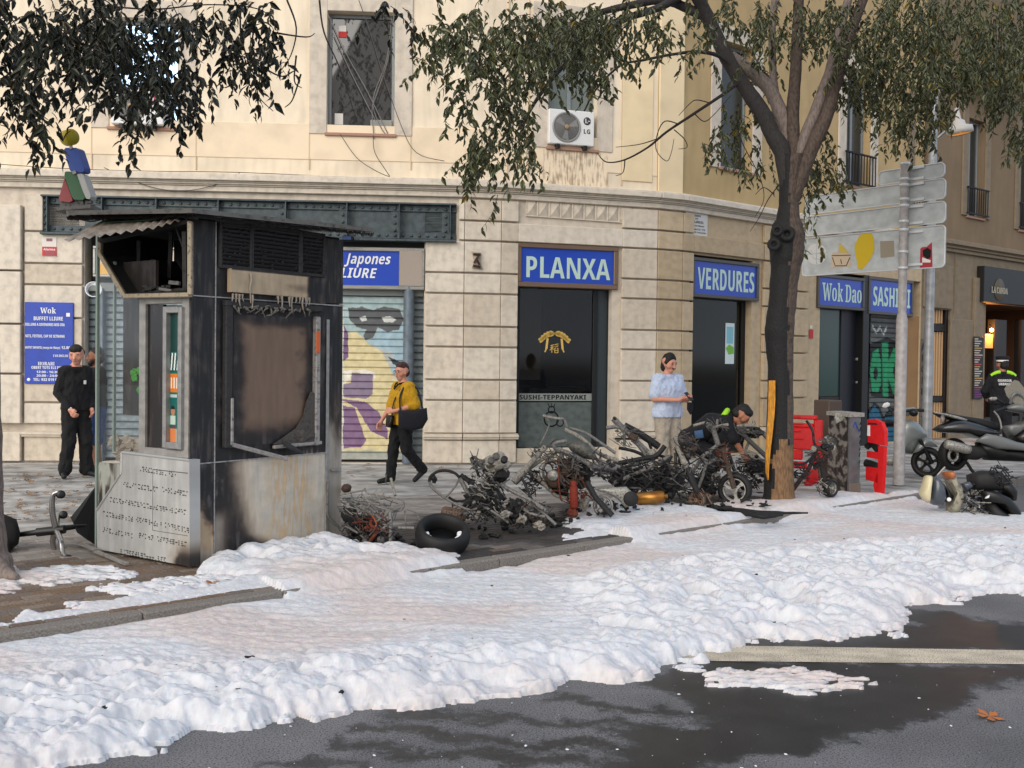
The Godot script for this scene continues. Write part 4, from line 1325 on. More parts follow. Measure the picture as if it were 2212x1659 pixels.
	s = mk(); disc(s, axis(fpx(FR, 2159, 626, 0.186), FR.n), 0.26, 0.012, 28); obj("badge", s, mat("dull gold badge", Color(0.30, 0.27, 0.20), 0.6), t)
	words("LA CANDA", "Droid Serif", true, FR, 2142, 621, 2177, 634, 0.194, mat("grey lettering", Color(0.66, 0.64, 0.58), 0.6), t)
	# lit wall lamp inside the doorway and the warm poster beneath it
	t = thing("wall_lamp", "small lit globe lamp in the bar doorway", "lamp")
	var lp := fpx(FR, 2142, 713, -0.03)
	s = mk(); lathe(s, Transform3D(Basis(), lp), [Vector2(0, -0.045), Vector2(0.032, -0.032), Vector2(0.045, 0), Vector2(0.032, 0.032), Vector2(0, 0.045)], 14)
	var em := mat("lamp globe", Color(1.0, 0.9, 0.7), 0.5)
	em.emission_enabled = true
	em.emission = Color(1.0, 0.72, 0.38)
	em.emission_energy_multiplier = 14.0
	obj("bulb", s, em, t)
	s = mk(); bar(s, lp + Vector3.UP * 0.045, lp + Vector3.UP * 0.14 - FR.n * 0.05, 0.02, 0.02); obj("bracket", s, mats["black iron"], t)
	var l := OmniLight3D.new()
	l.name = "lamp_glow"
	l.light_color = Color(1.0, 0.66, 0.34)
	l.light_energy = 1.1
	l.light_size = 0.04
	l.omni_range = 12.0
	l.omni_attenuation = 2.0
	l.shadow_enabled = true
	l.position = lp
	t.add_child(l)
	t = thing("poster", "yellowish framed poster on the wall below the lit lamp", "poster")
	s = mk(); pbox(s, FR, 2128, 722, 2145, 752, -0.10, -0.09); obj("sheet", s, mat("warm poster", Color(0.78, 0.62, 0.36), 0.7), t)
	t = thing("menu_board", "tall dark menu board with coloured rows beside the bar door", "menu board")
	s = mk(); pbox(s, FR, 2104, 727, 2124, 862, 0.085, 0.115, 0.006); obj("board", s, mats["black shopfront"], t)
	for k in 26:
		s = mk()
		var y := 731 + k * 5.0
		var cols := [Color(0.75, 0.70, 0.62), Color(0.70, 0.55, 0.30), Color(0.70, 0.25, 0.35), Color(0.72, 0.70, 0.66), Color(0.45, 0.20, 0.45)]
		var c: int = [0, 3, 3, 0, 1, 3, 0, 3, 2, 0, 3, 2, 1][k % 13] if k < 22 else 4
		pbox(s, FR, 2105.5, y, 2105.5 + 8 + (k * 7) % 10, y + 2.2, 0.117, 0.12)
		obj("menu_line", s, mat("menu ink %d" % c, cols[c], 0.7), t)
	# scribbled pier by the door
	t = thing("graffiti_board", "narrow pale strip of tagged wall beside the barred door", "graffiti")
	s = mk(); pbox(s, FR, 1989, 732, 2001, 990, 0.002, 0.03, 0.005); obj("strip", s, mat("tagged strip", Color(0.40, 0.38, 0.35), 0.8, 0, ntex("tags", 0.05, 0.35, 1.6, FastNoiseLite.TYPE_SIMPLEX, 3), Vector3(1.5, 1.5, 1.5)), t)
	for k in 9: words(["A", "R", "O", "N", "E", "T", "I", "B", "T"][k], "Droid Sans", true, FR, 1990 + (k % 2), 742 + k * 24, 1999, 757 + k * 24, 0.032, mats["black iron"], t)


# ---------- the burnt kiosk
var KA: Dictionary   # its face with the poster, from the front corner to the right
var KC: Dictionary   # its face with the pay window, from the left corner to the front corner
func soot_tex(key: String, w: int, h: int, base: Color, f: Callable) -> StandardMaterial3D:
	var im := Image.create(w, h, false, Image.FORMAT_RGB8)
	var n := noise("soot", 0.035, 5)
	var n2 := noise("soot_run", 0.05, 4)
	for y in h:
		for x in w:
			var e := Vector2(float(x) / w, float(y) / h)
			var warp := n.get_noise_2d(x * 1.0, y * 1.0)
			var run := n2.get_noise_2d(x * 2.2, y * 0.25)
			var c: Array = f.call(e, warp, run)   # [soot 0..1, tan 0..1]
			var col := base.lerp(Color(0.70, 0.58, 0.43), clampf(c[1], 0, 1) * 0.75)
			col *= 1.0 + 0.10 * run + 0.06 * warp
			col = col.lerp(Color(0.17, 0.12, 0.095), clampf(c[0] * 1.6, 0, 1)).lerp(Color(1.0, 0.96, 0.97) * lerpf(0.07, 0.30, pow(clampf(0.36 + 1.1 * run + 0.7 * warp, 0.0, 1.0), 1.7)), clampf(c[0] * 1.6 - 0.5, 0, 1))
			im.set_pixel(x, y, col)
	return pic(key, im, 0.62, 0.0)
func panel(called: String, f: Dictionary, x0: float, y0: float, x1: float, y1: float, w: float, m: Material, parent, thick := 0.03) -> MeshInstance3D:   # a sheet with its own picture over its front
	var r := frect(f, x0, y0, x1, y1, w)
	return panel_uv(called, f, r, w, m, parent, thick)
func panel_uv(called: String, f: Dictionary, r: Array, w: float, m: Material, parent, thick := 0.03) -> MeshInstance3D:
	var s := mk()
	quv(s, [fp(f, r[0], r[3], w), fp(f, r[2], r[3], w), fp(f, r[2], r[1], w), fp(f, r[0], r[1], w)])
	s.set_uv(Vector2(0.5, 0.5))
	for e in [[0, 1, 2, 1], [2, 1, 2, 3], [2, 3, 0, 3], [0, 3, 0, 1]]:
		quad(s, fp(f, r[e[0]], r[e[1]], w), fp(f, r[e[2]], r[e[3]], w), fp(f, r[e[2]], r[e[3]], w - thick), fp(f, r[e[0]], r[e[1]], w - thick))
	return obj(called, s, m, parent)
func build_kiosk() -> void:
	var a := gnd(410, 1225, WALK)
	var bq := gnd(738, 1164, WALK)
	var cq := gnd(210, 1186, WALK)
	KA = face(a, bq - a)
	var wa := (bq - a).length()
	KC = face(cq, a - cq)
	KC.u = -KA.n.cross(Vector3.UP) * 1.0
	KC.u = (KA.n * 1.0)
	KC.n = KC.u.cross(Vector3.UP)
	var wc := (a - cq).length()
	KC.o = a - KC.u * wc
	var top := fuv(KA, 412, 472).y
	var k := thing("kiosk", "fire blackened grey metal lottery kiosk with braille front and scorched poster case", "kiosk")
	var alu := mat("kiosk metal", Color(0.60, 0.60, 0.59), 0.45, 0.35, ntex("kiosk_grime", 0.02, 0.80, 1.08, FastNoiseLite.TYPE_SIMPLEX_SMOOTH, 5), Vector3.ONE * 1.2)
	var char_m := mat("charred metal", Color(0.17, 0.165, 0.165), 0.72, 0.0, ntex("char", 0.03, 0.35, 1.9, FastNoiseLite.TYPE_SIMPLEX_SMOOTH, 5), Vector3.ONE * 1.4, ntex("char_relief", 0.06, 0, 1), 0.25)
	var ash := mat("ash edge", Color(0.42, 0.41, 0.40), 0.8, 0, tex["char"], Vector3.ONE * 1.5)
	# --- face with the poster case
	var wp := fuv(KA, 465, 800).x
	var wr := fuv(KA, 704, 800).x
	var v_mid := fuv(KA, 580, 988).y
	var v_top := fuv(KA, 560, 648).y
	var m_up := soot_tex("burnt upper", 160, 96, Color(0.42, 0.41, 0.40), func(e, q, r): return [0.95 - 0.75 * clampf(q + r * 0.9, 0, 1), 0.0])
	var m_mid := soot_tex("burnt middle", 160, 200, Color(0.50, 0.49, 0.47), func(e, q, r): return [1.0 - 0.8 * clampf(r + 0.3 * q, 0, 1) - clampf((e.y - 0.92) * 6.0, 0, 1) * clampf((e.x - 0.5) * 3.0, 0, 1), 0.0])
	var m_low := soot_tex("scorched lower", 200, 190, Color(0.75, 0.72, 0.665), func(e, q, r):
		var lim: float = 0.20 + 0.20 * pow(e.y, 1.6) + 0.025 * q + (0.10 * smoothstep(0.75, 0.9, e.y) if e.x < 0.45 else 0.0)
		var s1: float = 0.95 * smoothstep(lim + 0.08, lim - 0.24, e.x) * (1.0 - 0.75 * smoothstep(0.30, 0.62, e.y) * smoothstep(0.22, 0.02, e.x))
		s1 = maxf(s1, 0.9 * smoothstep(0.82, 0.97, e.y + 0.06 * q) * smoothstep(0.62, 0.40, e.x) * smoothstep(0.10, 0.24, e.x))
		return [s1, smoothstep(0.25, 0.75, 0.5 + r) * smoothstep(0.36, 0.55, e.x) * smoothstep(0.95, 0.8, e.x) * 0.9 + 0.35 * smoothstep(0.16, 0.0, absf(e.x - lim))])
	var m_post_low := soot_tex("scorched post", 40, 190, Color(0.58, 0.57, 0.56), func(e, q, r): return [smoothstep(0.62, 0.25, e.y + 0.5 * e.x * -1.0 + 0.3 + 0.10 * q), smoothstep(0.95, 0.5, absf(e.y - 0.52) * 2.0) * 0.7 + 0.3])
	panel_uv("upper_panel", KA, [wp, v_top, wr, top], 0.0, m_up, k)
	panel_uv("middle_panel", KA, [wp, v_mid, wr, v_top - 0.006], 0.0, m_mid, k)
	panel_uv("lower_panel", KA, [wp, WALK, wr, v_mid - 0.006], 0.0, m_low, k)
	panel_uv("corner_post", KA, [0.0, v_mid, wp - 0.012, top], 0.004, soot_tex("burnt post", 40, 240, Color(0.40, 0.39, 0.385), func(e, q, r): return [1.0 - 0.5 * clampf(q + r, 0, 1), 0.0]), k)
	panel_uv("corner_post", KA, [0.0, WALK, wp - 0.012, v_mid - 0.006], 0.004, m_post_low, k)
	var s := mk()
	fbox(s, KA, wp - 0.011, WALK, wp - 0.003, top, -0.01, 0.010)
	fbox(s, KA, 0.01, v_mid - 0.005, wr, v_mid + 0.004, 0.004, 0.012)
	fbox(s, KA, 0.01, v_top - 0.006, wa, v_top + 0.003, 0.004, 0.012)
	obj("seam", s, mat("bare seam", Color(0.62, 0.61, 0.60), 0.5, 0.2, tex["char"], Vector3.ONE * 1.5), k)
	panel_uv("side_column", KA, [wr + 0.006, fuv(KA, 720, 655).y, wa, top], -0.01, m_up, k)
	var m_col := soot_tex("scorched column", 40, 180, Color(0.58, 0.57, 0.55), func(e, q, r): return [smoothstep(0.55, 0.15, e.y + 0.1 * q - 0.15 * e.x), 0.25])
	panel_uv("side_column", KA, [wr + 0.006, WALK, wa, fuv(KA, 720, 655).y - 0.006], -0.01, m_col, k)
	s = mk()
	tube(s, smooth([fpx(KA, 709, 1040, 0.03), fpx(KA, 707, 1100, 0.03), fpx(KA, 712, 1118, 0.03), fpx(KA, 735, 1142, 0.05)], 3), 0.012, 0.012, 7)
	obj("pipe", s, ash, k)
	s = mk(); pbox(s, KA, 705, 690, 711, 1160, 0.0, 0.014, 0.004); pbox(s, KA, 718, 1012, 736, 1017, 0.0, 0.02); obj("hinge_strip", s, alu, k)
	# louvres
	for L in [[478, 489, 537, 574], [546, 497, 643, 583], [652, 509, 695, 590]]:
		var lv := hang(Node3D.new(), "louvre", k)
		var r := frect(KA, L[0], L[1], L[2], L[3], 0.01)
		s = mk()
		fbox(s, KA, r[0] - 0.03, r[1] - 0.03, r[0], r[3] + 0.03, 0.001, 0.03, 0.006)
		fbox(s, KA, r[2], r[1] - 0.03, r[2] + 0.03, r[3] + 0.03, 0.001, 0.03, 0.006)
		fbox(s, KA, r[0], r[3], r[2], r[3] + 0.03, 0.001, 0.03, 0.006)
		fbox(s, KA, r[0], r[1] - 0.03, r[2], r[1], 0.001, 0.03, 0.006)
		obj("frame", s, char_m, lv)
		for i in 10:
			s = mk()
			var v := lerpf(r[1], r[3], (i + 0.5) / 10.0)
			bx(s, ftr(KA, (r[0] + r[2]) / 2, v, 0.016) * Transform3D(Basis(Vector3.RIGHT, 0.7), Vector3.ZERO), Vector3(r[2] - r[0], 0.035, 0.006))
			for j in 4:
				if rng.randf() < 0.7: lump(s, ftr(KA, rng.randf_range(r[0], r[2]), v - 0.014, 0.03), Vector3(0.02, 0.012, 0.012), 0.4, i * 7 + j, 4)
			obj("slat", s, mat("burnt slat", Color(0.20, 0.20, 0.205), 0.4, 0.3, tex["char"], Vector3.ONE * 2.0), lv)
	# melted sign panel with drips
	var sg := hang(Node3D.new(), "melted_sign", k)
	var m_sign := soot_tex("heat stained sign", 120, 40, Color(0.66, 0.60, 0.51), func(e, q, r): return [0.25 * smoothstep(0.55, 1.0, e.x + 0.3 * q) * smoothstep(0.3, 0.0, absf(e.y - 0.6)) + 0.7 * smoothstep(0.06, 0.0, minf(e.y, 1.0 - e.x)), 0.3])
	panel("panel", KA, 500, 588, 670, 637, 0.06, m_sign, sg, 0.05)
	s = mk()
	var plast := mat("melted plastic", Color(0.62, 0.58, 0.52), 0.45)
	for i in 15:
		var x: float = [503, 510, 517, 524, 545, 600, 608, 625, 631, 640, 648, 654, 660, 665, 668][i]
		var y0 := 636.0 + (x - 500) * 0.055
		var l := rng.randf_range(6, 30)
		s = mk(); tube(s, smooth([fpx(KA, x, y0 - 2, 0.065), fpx(KA, x + rng.randf_range(-1, 2), y0 + l * 0.5, 0.06), fpx(KA, x + rng.randf_range(-2, 3), y0 + l, 0.055)], 2), 0.011, 0.004, 5, 0.3); obj("drip", s, plast, sg)
	s = mk(); tube(s, smooth([fpx(KA, 541, 590, 0.07), fpx(KA, 543, 606, 0.075), fpx(KA, 540, 622, 0.07), fpx(KA, 542, 655, 0.06)], 3), 0.012, 0.005, 5, 0.3)
	obj("drip", s, plast, sg)
	s = mk()
	for i in 26:
		var x := lerpf(508, 668, i / 25.0)
		var p := fpx(KA, x, 664 + rng.randf_range(-4, 4) + (x - 500) * 0.03, 0.045)
		tube(s, smooth([p, p + KA.u * rng.randf_range(-0.05, 0.05) + Vector3(0, rng.randf_range(-0.05, 0.02), 0) + KA.n * 0.02, p + KA.u * rng.randf_range(-0.07, 0.07) + Vector3(0, rng.randf_range(-0.08, 0.01), 0)], 2), rng.randf_range(0.006, 0.014), 0.004, 5, 0.3)
	obj("melted_blind", s, mat("ashen plastic", Color(0.40, 0.38, 0.35), 0.6), k)
	# poster case
	var pc := hang(Node3D.new(), "poster_case", k)
	var m_post := soot_tex("smoked panel", 110, 170, Color(0.46, 0.38, 0.32), func(e, q, r):
		var d: float = minf(minf(e.x, 1.0 - e.x) * 1.7, minf(e.y, (1.0 - e.y) * 0.55) * 2.6)
		return [0.10 + 0.70 * smoothstep(0.32, 0.0, d + 0.05 * q) + 0.45 * smoothstep(0.75, 1.0, e.x + 0.15 * q) - 0.18 * smoothstep(0.2, 0.0, absf(e.x - 0.1)) * smoothstep(0.3, 0.05, e.y), 0.15 - 0.2 * q])
	panel("panel", KA, 504, 683, 684, 958, 0.012, m_post, pc)
	s = mk()
	pbox(s, KA, 488, 660, 504, 968, 0.001, 0.05, 0.008)
	pbox(s, KA, 488, 655, 700, 668, 0.001, 0.05, 0.008)
	obj("frame", s, char_m, pc)
	s = mk()
	pbox(s, KA, 683, 684, 693, 962, 0.001, 0.055, 0.008)
	bar(s, fpx(KA, 590, 966, 0.04), fpx(KA, 694, 956, 0.04), 0.03, 0.03, 0.006)
	bar(s, fpx(KA, 500, 960, 0.04), fpx(KA, 622, 992, 0.14), 0.035, 0.02, 0.006)
	pbox(s, KA, 500, 860, 506, 962, 0.03, 0.06, 0.006)  # bright strip added as the highlight on the left edge
	obj("frame", s, mat("heat dulled frame", Color(0.60, 0.58, 0.56), 0.5, 0.3, tex["char"], Vector3.ONE * 1.2), pc)
	s = mk(); pbox(s, KA, 683.5, 716, 692, 762, 0.056, 0.062, 0.003); obj("heat_tint", s, mat("orange heat tint", Color(0.80, 0.36, 0.14), 0.5), pc)
	s = mk()
	var bl := []
	for q in [[590, 960], [612, 945], [640, 925], [655, 900], [662, 868], [672, 846], [680, 850], [681, 957]]: bl.append(fpx(KA, q[0], q[1], 0.04))
	slab(s, bl, KA.n, 0.006)
	lump(s, Transform3D(Basis(KA.u, Vector3.UP, KA.n), fpx(KA, 655, 940, 0.04)), Vector3(0.22, 0.10, 0.04), 0.6, 3, 7)
	obj("peeled_sheet", s, mat("peeled ashen sheet", Color(0.30, 0.28, 0.26), 0.85, 0, tex["char"], Vector3.ONE * 1.5), pc)
	s = mk()
	slab(s, [fpx(KA, 612, 962, 0.09), fpx(KA, 618, 952, 0.07), fpx(KA, 640, 968, 0.05), fpx(KA, 660, 980, 0.12), fpx(KA, 632, 974, 0.10)], KA.n, 0.006)
	obj("torn_strip", s, char_m, pc)
	# --- face with the pay window
	var pan := fuv(KC, 408, 993)
	var m_front := soot_tex("kiosk front", 150, 150, Color(0.63, 0.63, 0.62), func(e, q, r): return [0.75 * smoothstep(0.87, 1.0, e.x + 0.10 * q) * smoothstep(0.82, 0.98, e.y), 0.5 * smoothstep(0.78, 1.0, e.x) * smoothstep(0.7, 1.0, e.y)])
	var out := []
	for q in [[210, 1186], [209, 1103], [262, 1022], [263, 977], [409, 994], [410, 1224]]: out.append(fuv(KC, q[0], q[1], 0.06))
	s = mk()
	var pts := []
	for q in out: pts.append(fp(KC, q.x, maxf(q.y, WALK), 0.06))
	slab(s, pts, KC.n, 0.10)
	var front := done(s)
	var md := MeshDataTool.new()
	md.create_from_surface(front, 0)
	for i in md.get_vertex_count():
		var p := md.get_vertex(i)
		md.set_vertex_uv(i, Vector2((p - KC.o).dot(KC.u) / wc, 1.0 - (p.y - WALK) / 1.3))
	front.clear_surfaces()
	md.commit_to_surface(front)
	obj("front_panel", front, m_front, k)
	s = mk()
	for i in [1, 2, 3]: bar(s, pts[i], pts[i + 1], 0.018, 0.018, 0.004)
	obj("trim", s, mat("bright trim", Color(0.74, 0.74, 0.73), 0.35, 0.6), k)
	s = mk()
	var rr := [fuv(KC, 330, 1015, 0.06), fuv(KC, 405, 1158, 0.06)]
	for e in [[rr[0].x, rr[1].y, rr[0].x + 0.004, rr[0].y], [rr[0].x, rr[1].y, rr[1].x, rr[1].y + 0.004], [rr[0].x, rr[0].y, rr[1].x, rr[0].y + 0.007]]: fbox(s, KC, e[0], e[1], e[2], e[3], 0.059, 0.0615)
	obj("hatch_seam", s, mat("dark seam", Color(0.32, 0.32, 0.32), 0.6), k)
	# braille: rows of raised dots in cells
	var dots := []
	for row in [[[302, 377], 1008, 1021], [[268, 338], 1042, 1053], [[352, 402], 1053, 1062], [[239, 338], 1075, 1092], [[346, 405], 1094, 1103], [[224, 284], 1105, 1117], [[296, 346], 1118, 1129], [[358, 405], 1130, 1141], [[224, 283], 1140, 1153], [[302, 400], 1152, 1171], [[262, 355], 1187, 1205]]:
		var n := int((row[0][1] - row[0][0]) / 6.2)
		for i in n + 1:
			var tt := float(i) / n
			var p := fuv(KC, lerpf(row[0][0], row[0][1], tt), lerpf(row[1], row[2], tt), 0.06)
			for j in 6:
				if rng.randf() < 0.52: dots.append(ftr(KC, p.x + (j % 2) * 0.013, p.y - (j / 2) * 0.015, 0.062))
	s = mk()
	lathe(s, Transform3D(Basis(Vector3.RIGHT, PI / 2)), [Vector2(0.0058, 0), Vector2(0.004, 0.003), Vector2(0, 0.004)], 6)
	var dm := done(s)
	dm.surface_set_material(0, mat("dark dots", Color(0.16, 0.16, 0.16), 0.5))
	many("braille_dots", dm, dots, k)
	# window wall: metal frame, dark window, teal poster in its case, glass at the left
	var v0 := fuv(KC, 340, 985).y
	var v1 := fuv(KC, 340, 640).y
	var wall_m := mat("kiosk wall", Color(0.63, 0.62, 0.60), 0.5, 0.2, tex["kiosk_grime"], Vector3.ONE * 1.1)
	s = mk()
	var e0 := fuv(KC, 299, 800).x; var e1 := fuv(KC, 312, 800).x; var e2 := fuv(KC, 391, 800).x; var e3 := fuv(KC, 411, 800).x
	fbox(s, KC, e0, v0, e1, v1, -0.05, 0.0, 0.008)
	fbox(s, KC, e2, v0, wc - 0.002, v1, -0.05, 0.0, 0.008)
	fbox(s, KC, e1, v1 - 0.06, e2, v1, -0.05, -0.002, 0.006)
	fbox(s, KC, e1, v0, e2, v0 + 0.06, -0.05, -0.002, 0.006)
	obj("window_wall", s, wall_m, k)
	panel("dark_pane", KC, 313, 658, 352, 966, -0.03, soot_tex("sooty pane", 40, 120, Color(0.12, 0.13, 0.13), func(e, q, r): return [0.35 + r * 0.6, 0.0]), k)
	mats["sooty pane"].roughness = 0.15
	var pk := hang(Node3D.new(), "poster_door", k)
	s = mk()
	for e in [[350, 662, 357, 968], [383, 662, 390, 972], [357, 662, 383, 676], [357, 956, 383, 970]]: pbox(s, KC, e[0], e[1], e[2], e[3], -0.04, 0.035, 0.006)
	obj("frame", s, alu, pk)
	var im := Image.create(44, 200, false, Image.FORMAT_RGB8)
	for y in 200:
		for x in 44:
			var c := Color(0.03, 0.36, 0.34)
			if y < 60: c = Color(0.05, 0.22, 0.21)
			if y > 60 and y < 90 and x > 6: c = Color(0.05, 0.27, 0.26)
			if y > 92 and y < 122 and x > 4: c = Color(0.80, 0.45, 0.14)
			if y > 98 and y < 116 and x > 8 and (x / 5) % 2 == 0: c = Color(0.85, 0.83, 0.78)
			if y > 60 and y < 88 and x > 8 and (x + y / 6) % 11 < 5: c = Color(0.86, 0.88, 0.86)
			if y > 124 and y < 130 and x > 6 and x % 4 < 3: c = Color(0.8, 0.82, 0.8)
			if y > 142 and y < 158 and Vector2(x - 28, y - 150).length() < 8: c = Color(0.10, 0.09, 0.08) if y < 148 else Color(0.66, 0.47, 0.36)
			if y > 157 and y < 172 and absf(x - 28) < 10: c = Color(0.70, 0.78, 0.72)
			if y >= 172 and y < 180 and absf(x - 29) < 8: c = Color(0.30, 0.27, 0.30)
			if y >= 178: c = Color(0.80, 0.48, 0.28) if absf(x - 26) < 13 else Color(0.62, 0.60, 0.54)
			im.set_pixel(x, y, c)
	panel("poster", KC, 357, 677, 383, 956, -0.012, pic("teal poster", im, 0.35), pk, 0.01)
	# glass, with the charred inside behind it
	s = mk()
	var g0 := 0.02
	slab(s, [fp(KC, g0, v0 - 0.1, -0.014), fp(KC, e0 - 0.002, v0 - 0.1, -0.014), fp(KC, e0 - 0.002, v1, -0.014), fp(KC, fuv(KC, 270, 640).x, v1 + 0.01, -0.014), fp(KC, g0, fuv(KC, 216, 548).y, -0.014)], KC.n, 0.008)
	obj("glass_pane", s, glass("kiosk glass", 0.03, Color(0.45, 0.50, 0.48)), k)
	s = mk()
	fbox(s, KC, 0.0, WALK, 0.022, top, -0.03, 0.0, 0.004)
	fbox(s, KC, fuv(KC, 237, 760).x, v0, fuv(KC, 240, 760).x, v1 + 0.3, -0.05, -0.026, 0.002)
	obj("glass_edge", s, mat("pale green edge", Color(0.52, 0.58, 0.54), 0.3), k)
	panel_uv("lower_glass", KC, [0.022, WALK, e0, v0 - 0.1], -0.02, soot_tex("smeared glass", 60, 120, Color(0.62, 0.64, 0.61), func(e, q, r): return [0.9 * clampf(r * 1.8 + 0.25, 0, 1) * smoothstep(0.55, 0.2, e.x), 0.1]), k, 0.012)
	panel_uv("inner_board", KC, [fuv(KC, 243, 760).x, v0 + 0.30, e1, v1 + 0.3], -0.10, soot_tex("charred board", 60, 140, Color(0.30, 0.31, 0.30), func(e, q, r): return [0.75 - 0.9 * clampf(q - 0.12, 0, 1), 0.0]), k)
	s = mk()
	for i in 14:
		lump(s, Transform3D(Basis(KC.u, Vector3.UP, KC.n), fp(KC, lerpf(0.06, e0, rng.randf()), v0 - 0.06 + rng.randf() * 0.14, -0.14)), Vector3(0.16, 0.10, 0.10), 0.7, i, 6)
	obj("melted_heap", s, plast, k)
	s = mk()
	for i in 9:
		lump(s, Transform3D(Basis(KC.u, Vector3.UP, KC.n), fp(KC, fuv(KC, rng.randf_range(265, 296), 800).x, fuv(KC, 280, rng.randf_range(800, 850)).y, -0.085)), Vector3(0.07, 0.05, 0.02), 0.9, i, 5)
	obj("leaf_reflection", s, mat("leafy reflection", Color(0.22, 0.55, 0.12), 0.4), k)  # green lumps stand in for the leafy reflection in the glass
	# --- charred compartment above the window
	var box := hang(Node3D.new(), "open_compartment", k)
	var o2 := []
	for q in [[217, 522], [216, 548], [270, 640], [411, 637], [411, 478]]: o2.append(fpx(KC, q[0], q[1], 0.05))
	s = mk()
	for i in [0, 1, 2, 3]: bar(s, o2[i], o2[i + 1], 0.035, 0.05, 0.006)
	obj("frame", s, mat("scorched cream frame", Color(0.60, 0.55, 0.46), 0.6, 0, tex["char"], Vector3.ONE * 1.5), box)
	s = mk()
	bar(s, o2[0], o2[4], 0.03, 0.04)
	var r3 := frect(KC, 217, 500, 411, 640, 0.0)
	fbox(s, KC, r3[0] + 0.01, r3[1] + 0.01, wc - 0.02, top, -0.75, -0.72)
	fbox(s, KC, wc - 0.03, r3[1] + 0.01, wc - 0.012, top, -0.72, 0.0)
	fbox(s, KC, 0.024, fuv(KC, 216, 548).y, 0.04, top, -0.72, -0.03)
	fbox(s, KC, 0.024, top - 0.03, wc - 0.03, top - 0.01, -0.72, 0.0)
	fbox(s, KC, fuv(KC, 270, 600).x, r3[1] + 0.0, wc - 0.03, r3[1] + 0.03, -0.72, 0.03)
	quad(s, o2[1], o2[2], o2[2] - KC.n * 0.75, o2[1] - KC.n * 0.75)
	obj("burnt_lining", s, mat("soot black", Color(0.03, 0.028, 0.028), 0.9), box)
	s = mk()
	for q in [[330, 560, 332, 636], [300, 520, 301, 630], [370, 500, 366, 600]]: bar(s, fpx(KC, q[0], q[1], -0.25), fpx(KC, q[2], q[3], -0.3), 0.03, 0.03)
	bar(s, fpx(KC, 376, 480, 0.0), fpx(KC, 408, 570, -0.1), 0.012, 0.02)
	bar(s, fpx(KC, 398, 500, -0.02), fpx(KC, 400, 640, -0.05), 0.03, 0.03)
	for i in 10: lump(s, Transform3D(Basis(KC.u, Vector3.UP, KC.n), fpx(KC, rng.randf_range(300, 405), rng.randf_range(622, 636), -0.1)), Vector3(0.12, 0.05, 0.08), 0.7, i, 5)
	obj("burnt_fittings", s, char_m, box)
	s = mk()
	bar(s, fpx(KC, 331, 590, -0.2), fpx(KC, 331, 630, -0.2), 0.05, 0.03)
	bar(s, fpx(KC, 345, 624, -0.05), fpx(KC, 372, 628, -0.05), 0.02, 0.02); bar(s, fpx(KC, 366, 610, -0.15), fpx(KC, 388, 612, -0.15), 0.03, 0.02)
	obj("ashen_fittings", s, ash, box)
	# tilted awning flap of corrugated plastic
	var fl := hang(Node3D.new(), "awning_flap", k)
	var h0 := fpx(KC, 412, 468, 0.03)
	var h1 := at(245, 468, -(KC.o.z))
	var p0 := at(138, 521, -(h1.z) - 0.45)
	var p1 := fpx(KC, 335, 492, 0.22)
	var p2 := h0
	s = mk()
	var nn := 26
	for i in nn:
		for j in 4:
			var c := []
			for d in [[0, 0], [1, 0], [1, 1], [0, 1]]:
				var u := float(i + d[0]) / nn
				var v := float(j + d[1]) / 4
				var outer := p0.lerp(p1, minf(u * 1.5, 1.0)).lerp(p2, clampf(u * 3.0 - 2.0, 0, 1))
				var p := h1.lerp(h0, u).lerp(outer, v)
				p.y += sin((i + d[0]) * PI) * 0.0 + (0.012 if (i + d[0]) % 2 == 0 else -0.012)
				c.append(p)
			quad(s, c[0], c[1], c[2], c[3])
	obj("sheet", s, mat("scorched corrugated sheet", Color(0.74, 0.69, 0.63), 0.6, 0, ntex("flap_burn", 0.015, 0.55, 1.2, FastNoiseLite.TYPE_SIMPLEX_SMOOTH, 4), Vector3.ONE * 1.2), fl)
	s = mk()
	slab(s, [h1.lerp(h0, 0.15).lerp(p0, 0.12) + Vector3.UP * 0.03, h1.lerp(h0, 0.62).lerp(p1, 0.25) + Vector3.UP * 0.03, h1.lerp(h0, 0.6).lerp(p1, 0.6) + Vector3.UP * 0.03, h1.lerp(h0, 0.2).lerp(p0, 0.4) + Vector3.UP * 0.03], Vector3.UP, 0.004)
	obj("green_stripe", s, mat("green and soot print", Color(0.12, 0.27, 0.14), 0.6, 0, tex["flap_burn"], Vector3.ONE * 1.3), fl)
	# roof: thin slab of corrugated metal overhanging both faces
	var rf := hang(Node3D.new(), "roof", k)
	var q0 := at(416, 450, -(KA.o.z) - 0.2)
	var q1 := at(806, 492, -(fp(KA, wa, top, 0).z) - 0.1)
	var q3 := at(143, 455, -(KC.o.z) - 0.15)
	var q2 := q1 + (q3 - q0)
	s = mk()
	slab(s, [q0, q1, q2, q3], Vector3.UP, 0.035)
	obj("sheet", s, mat("scorched roof metal", Color(0.40, 0.39, 0.37), 0.6, 0.2, tex["char"], Vector3.ONE * 0.9), rf)
	s = mk()
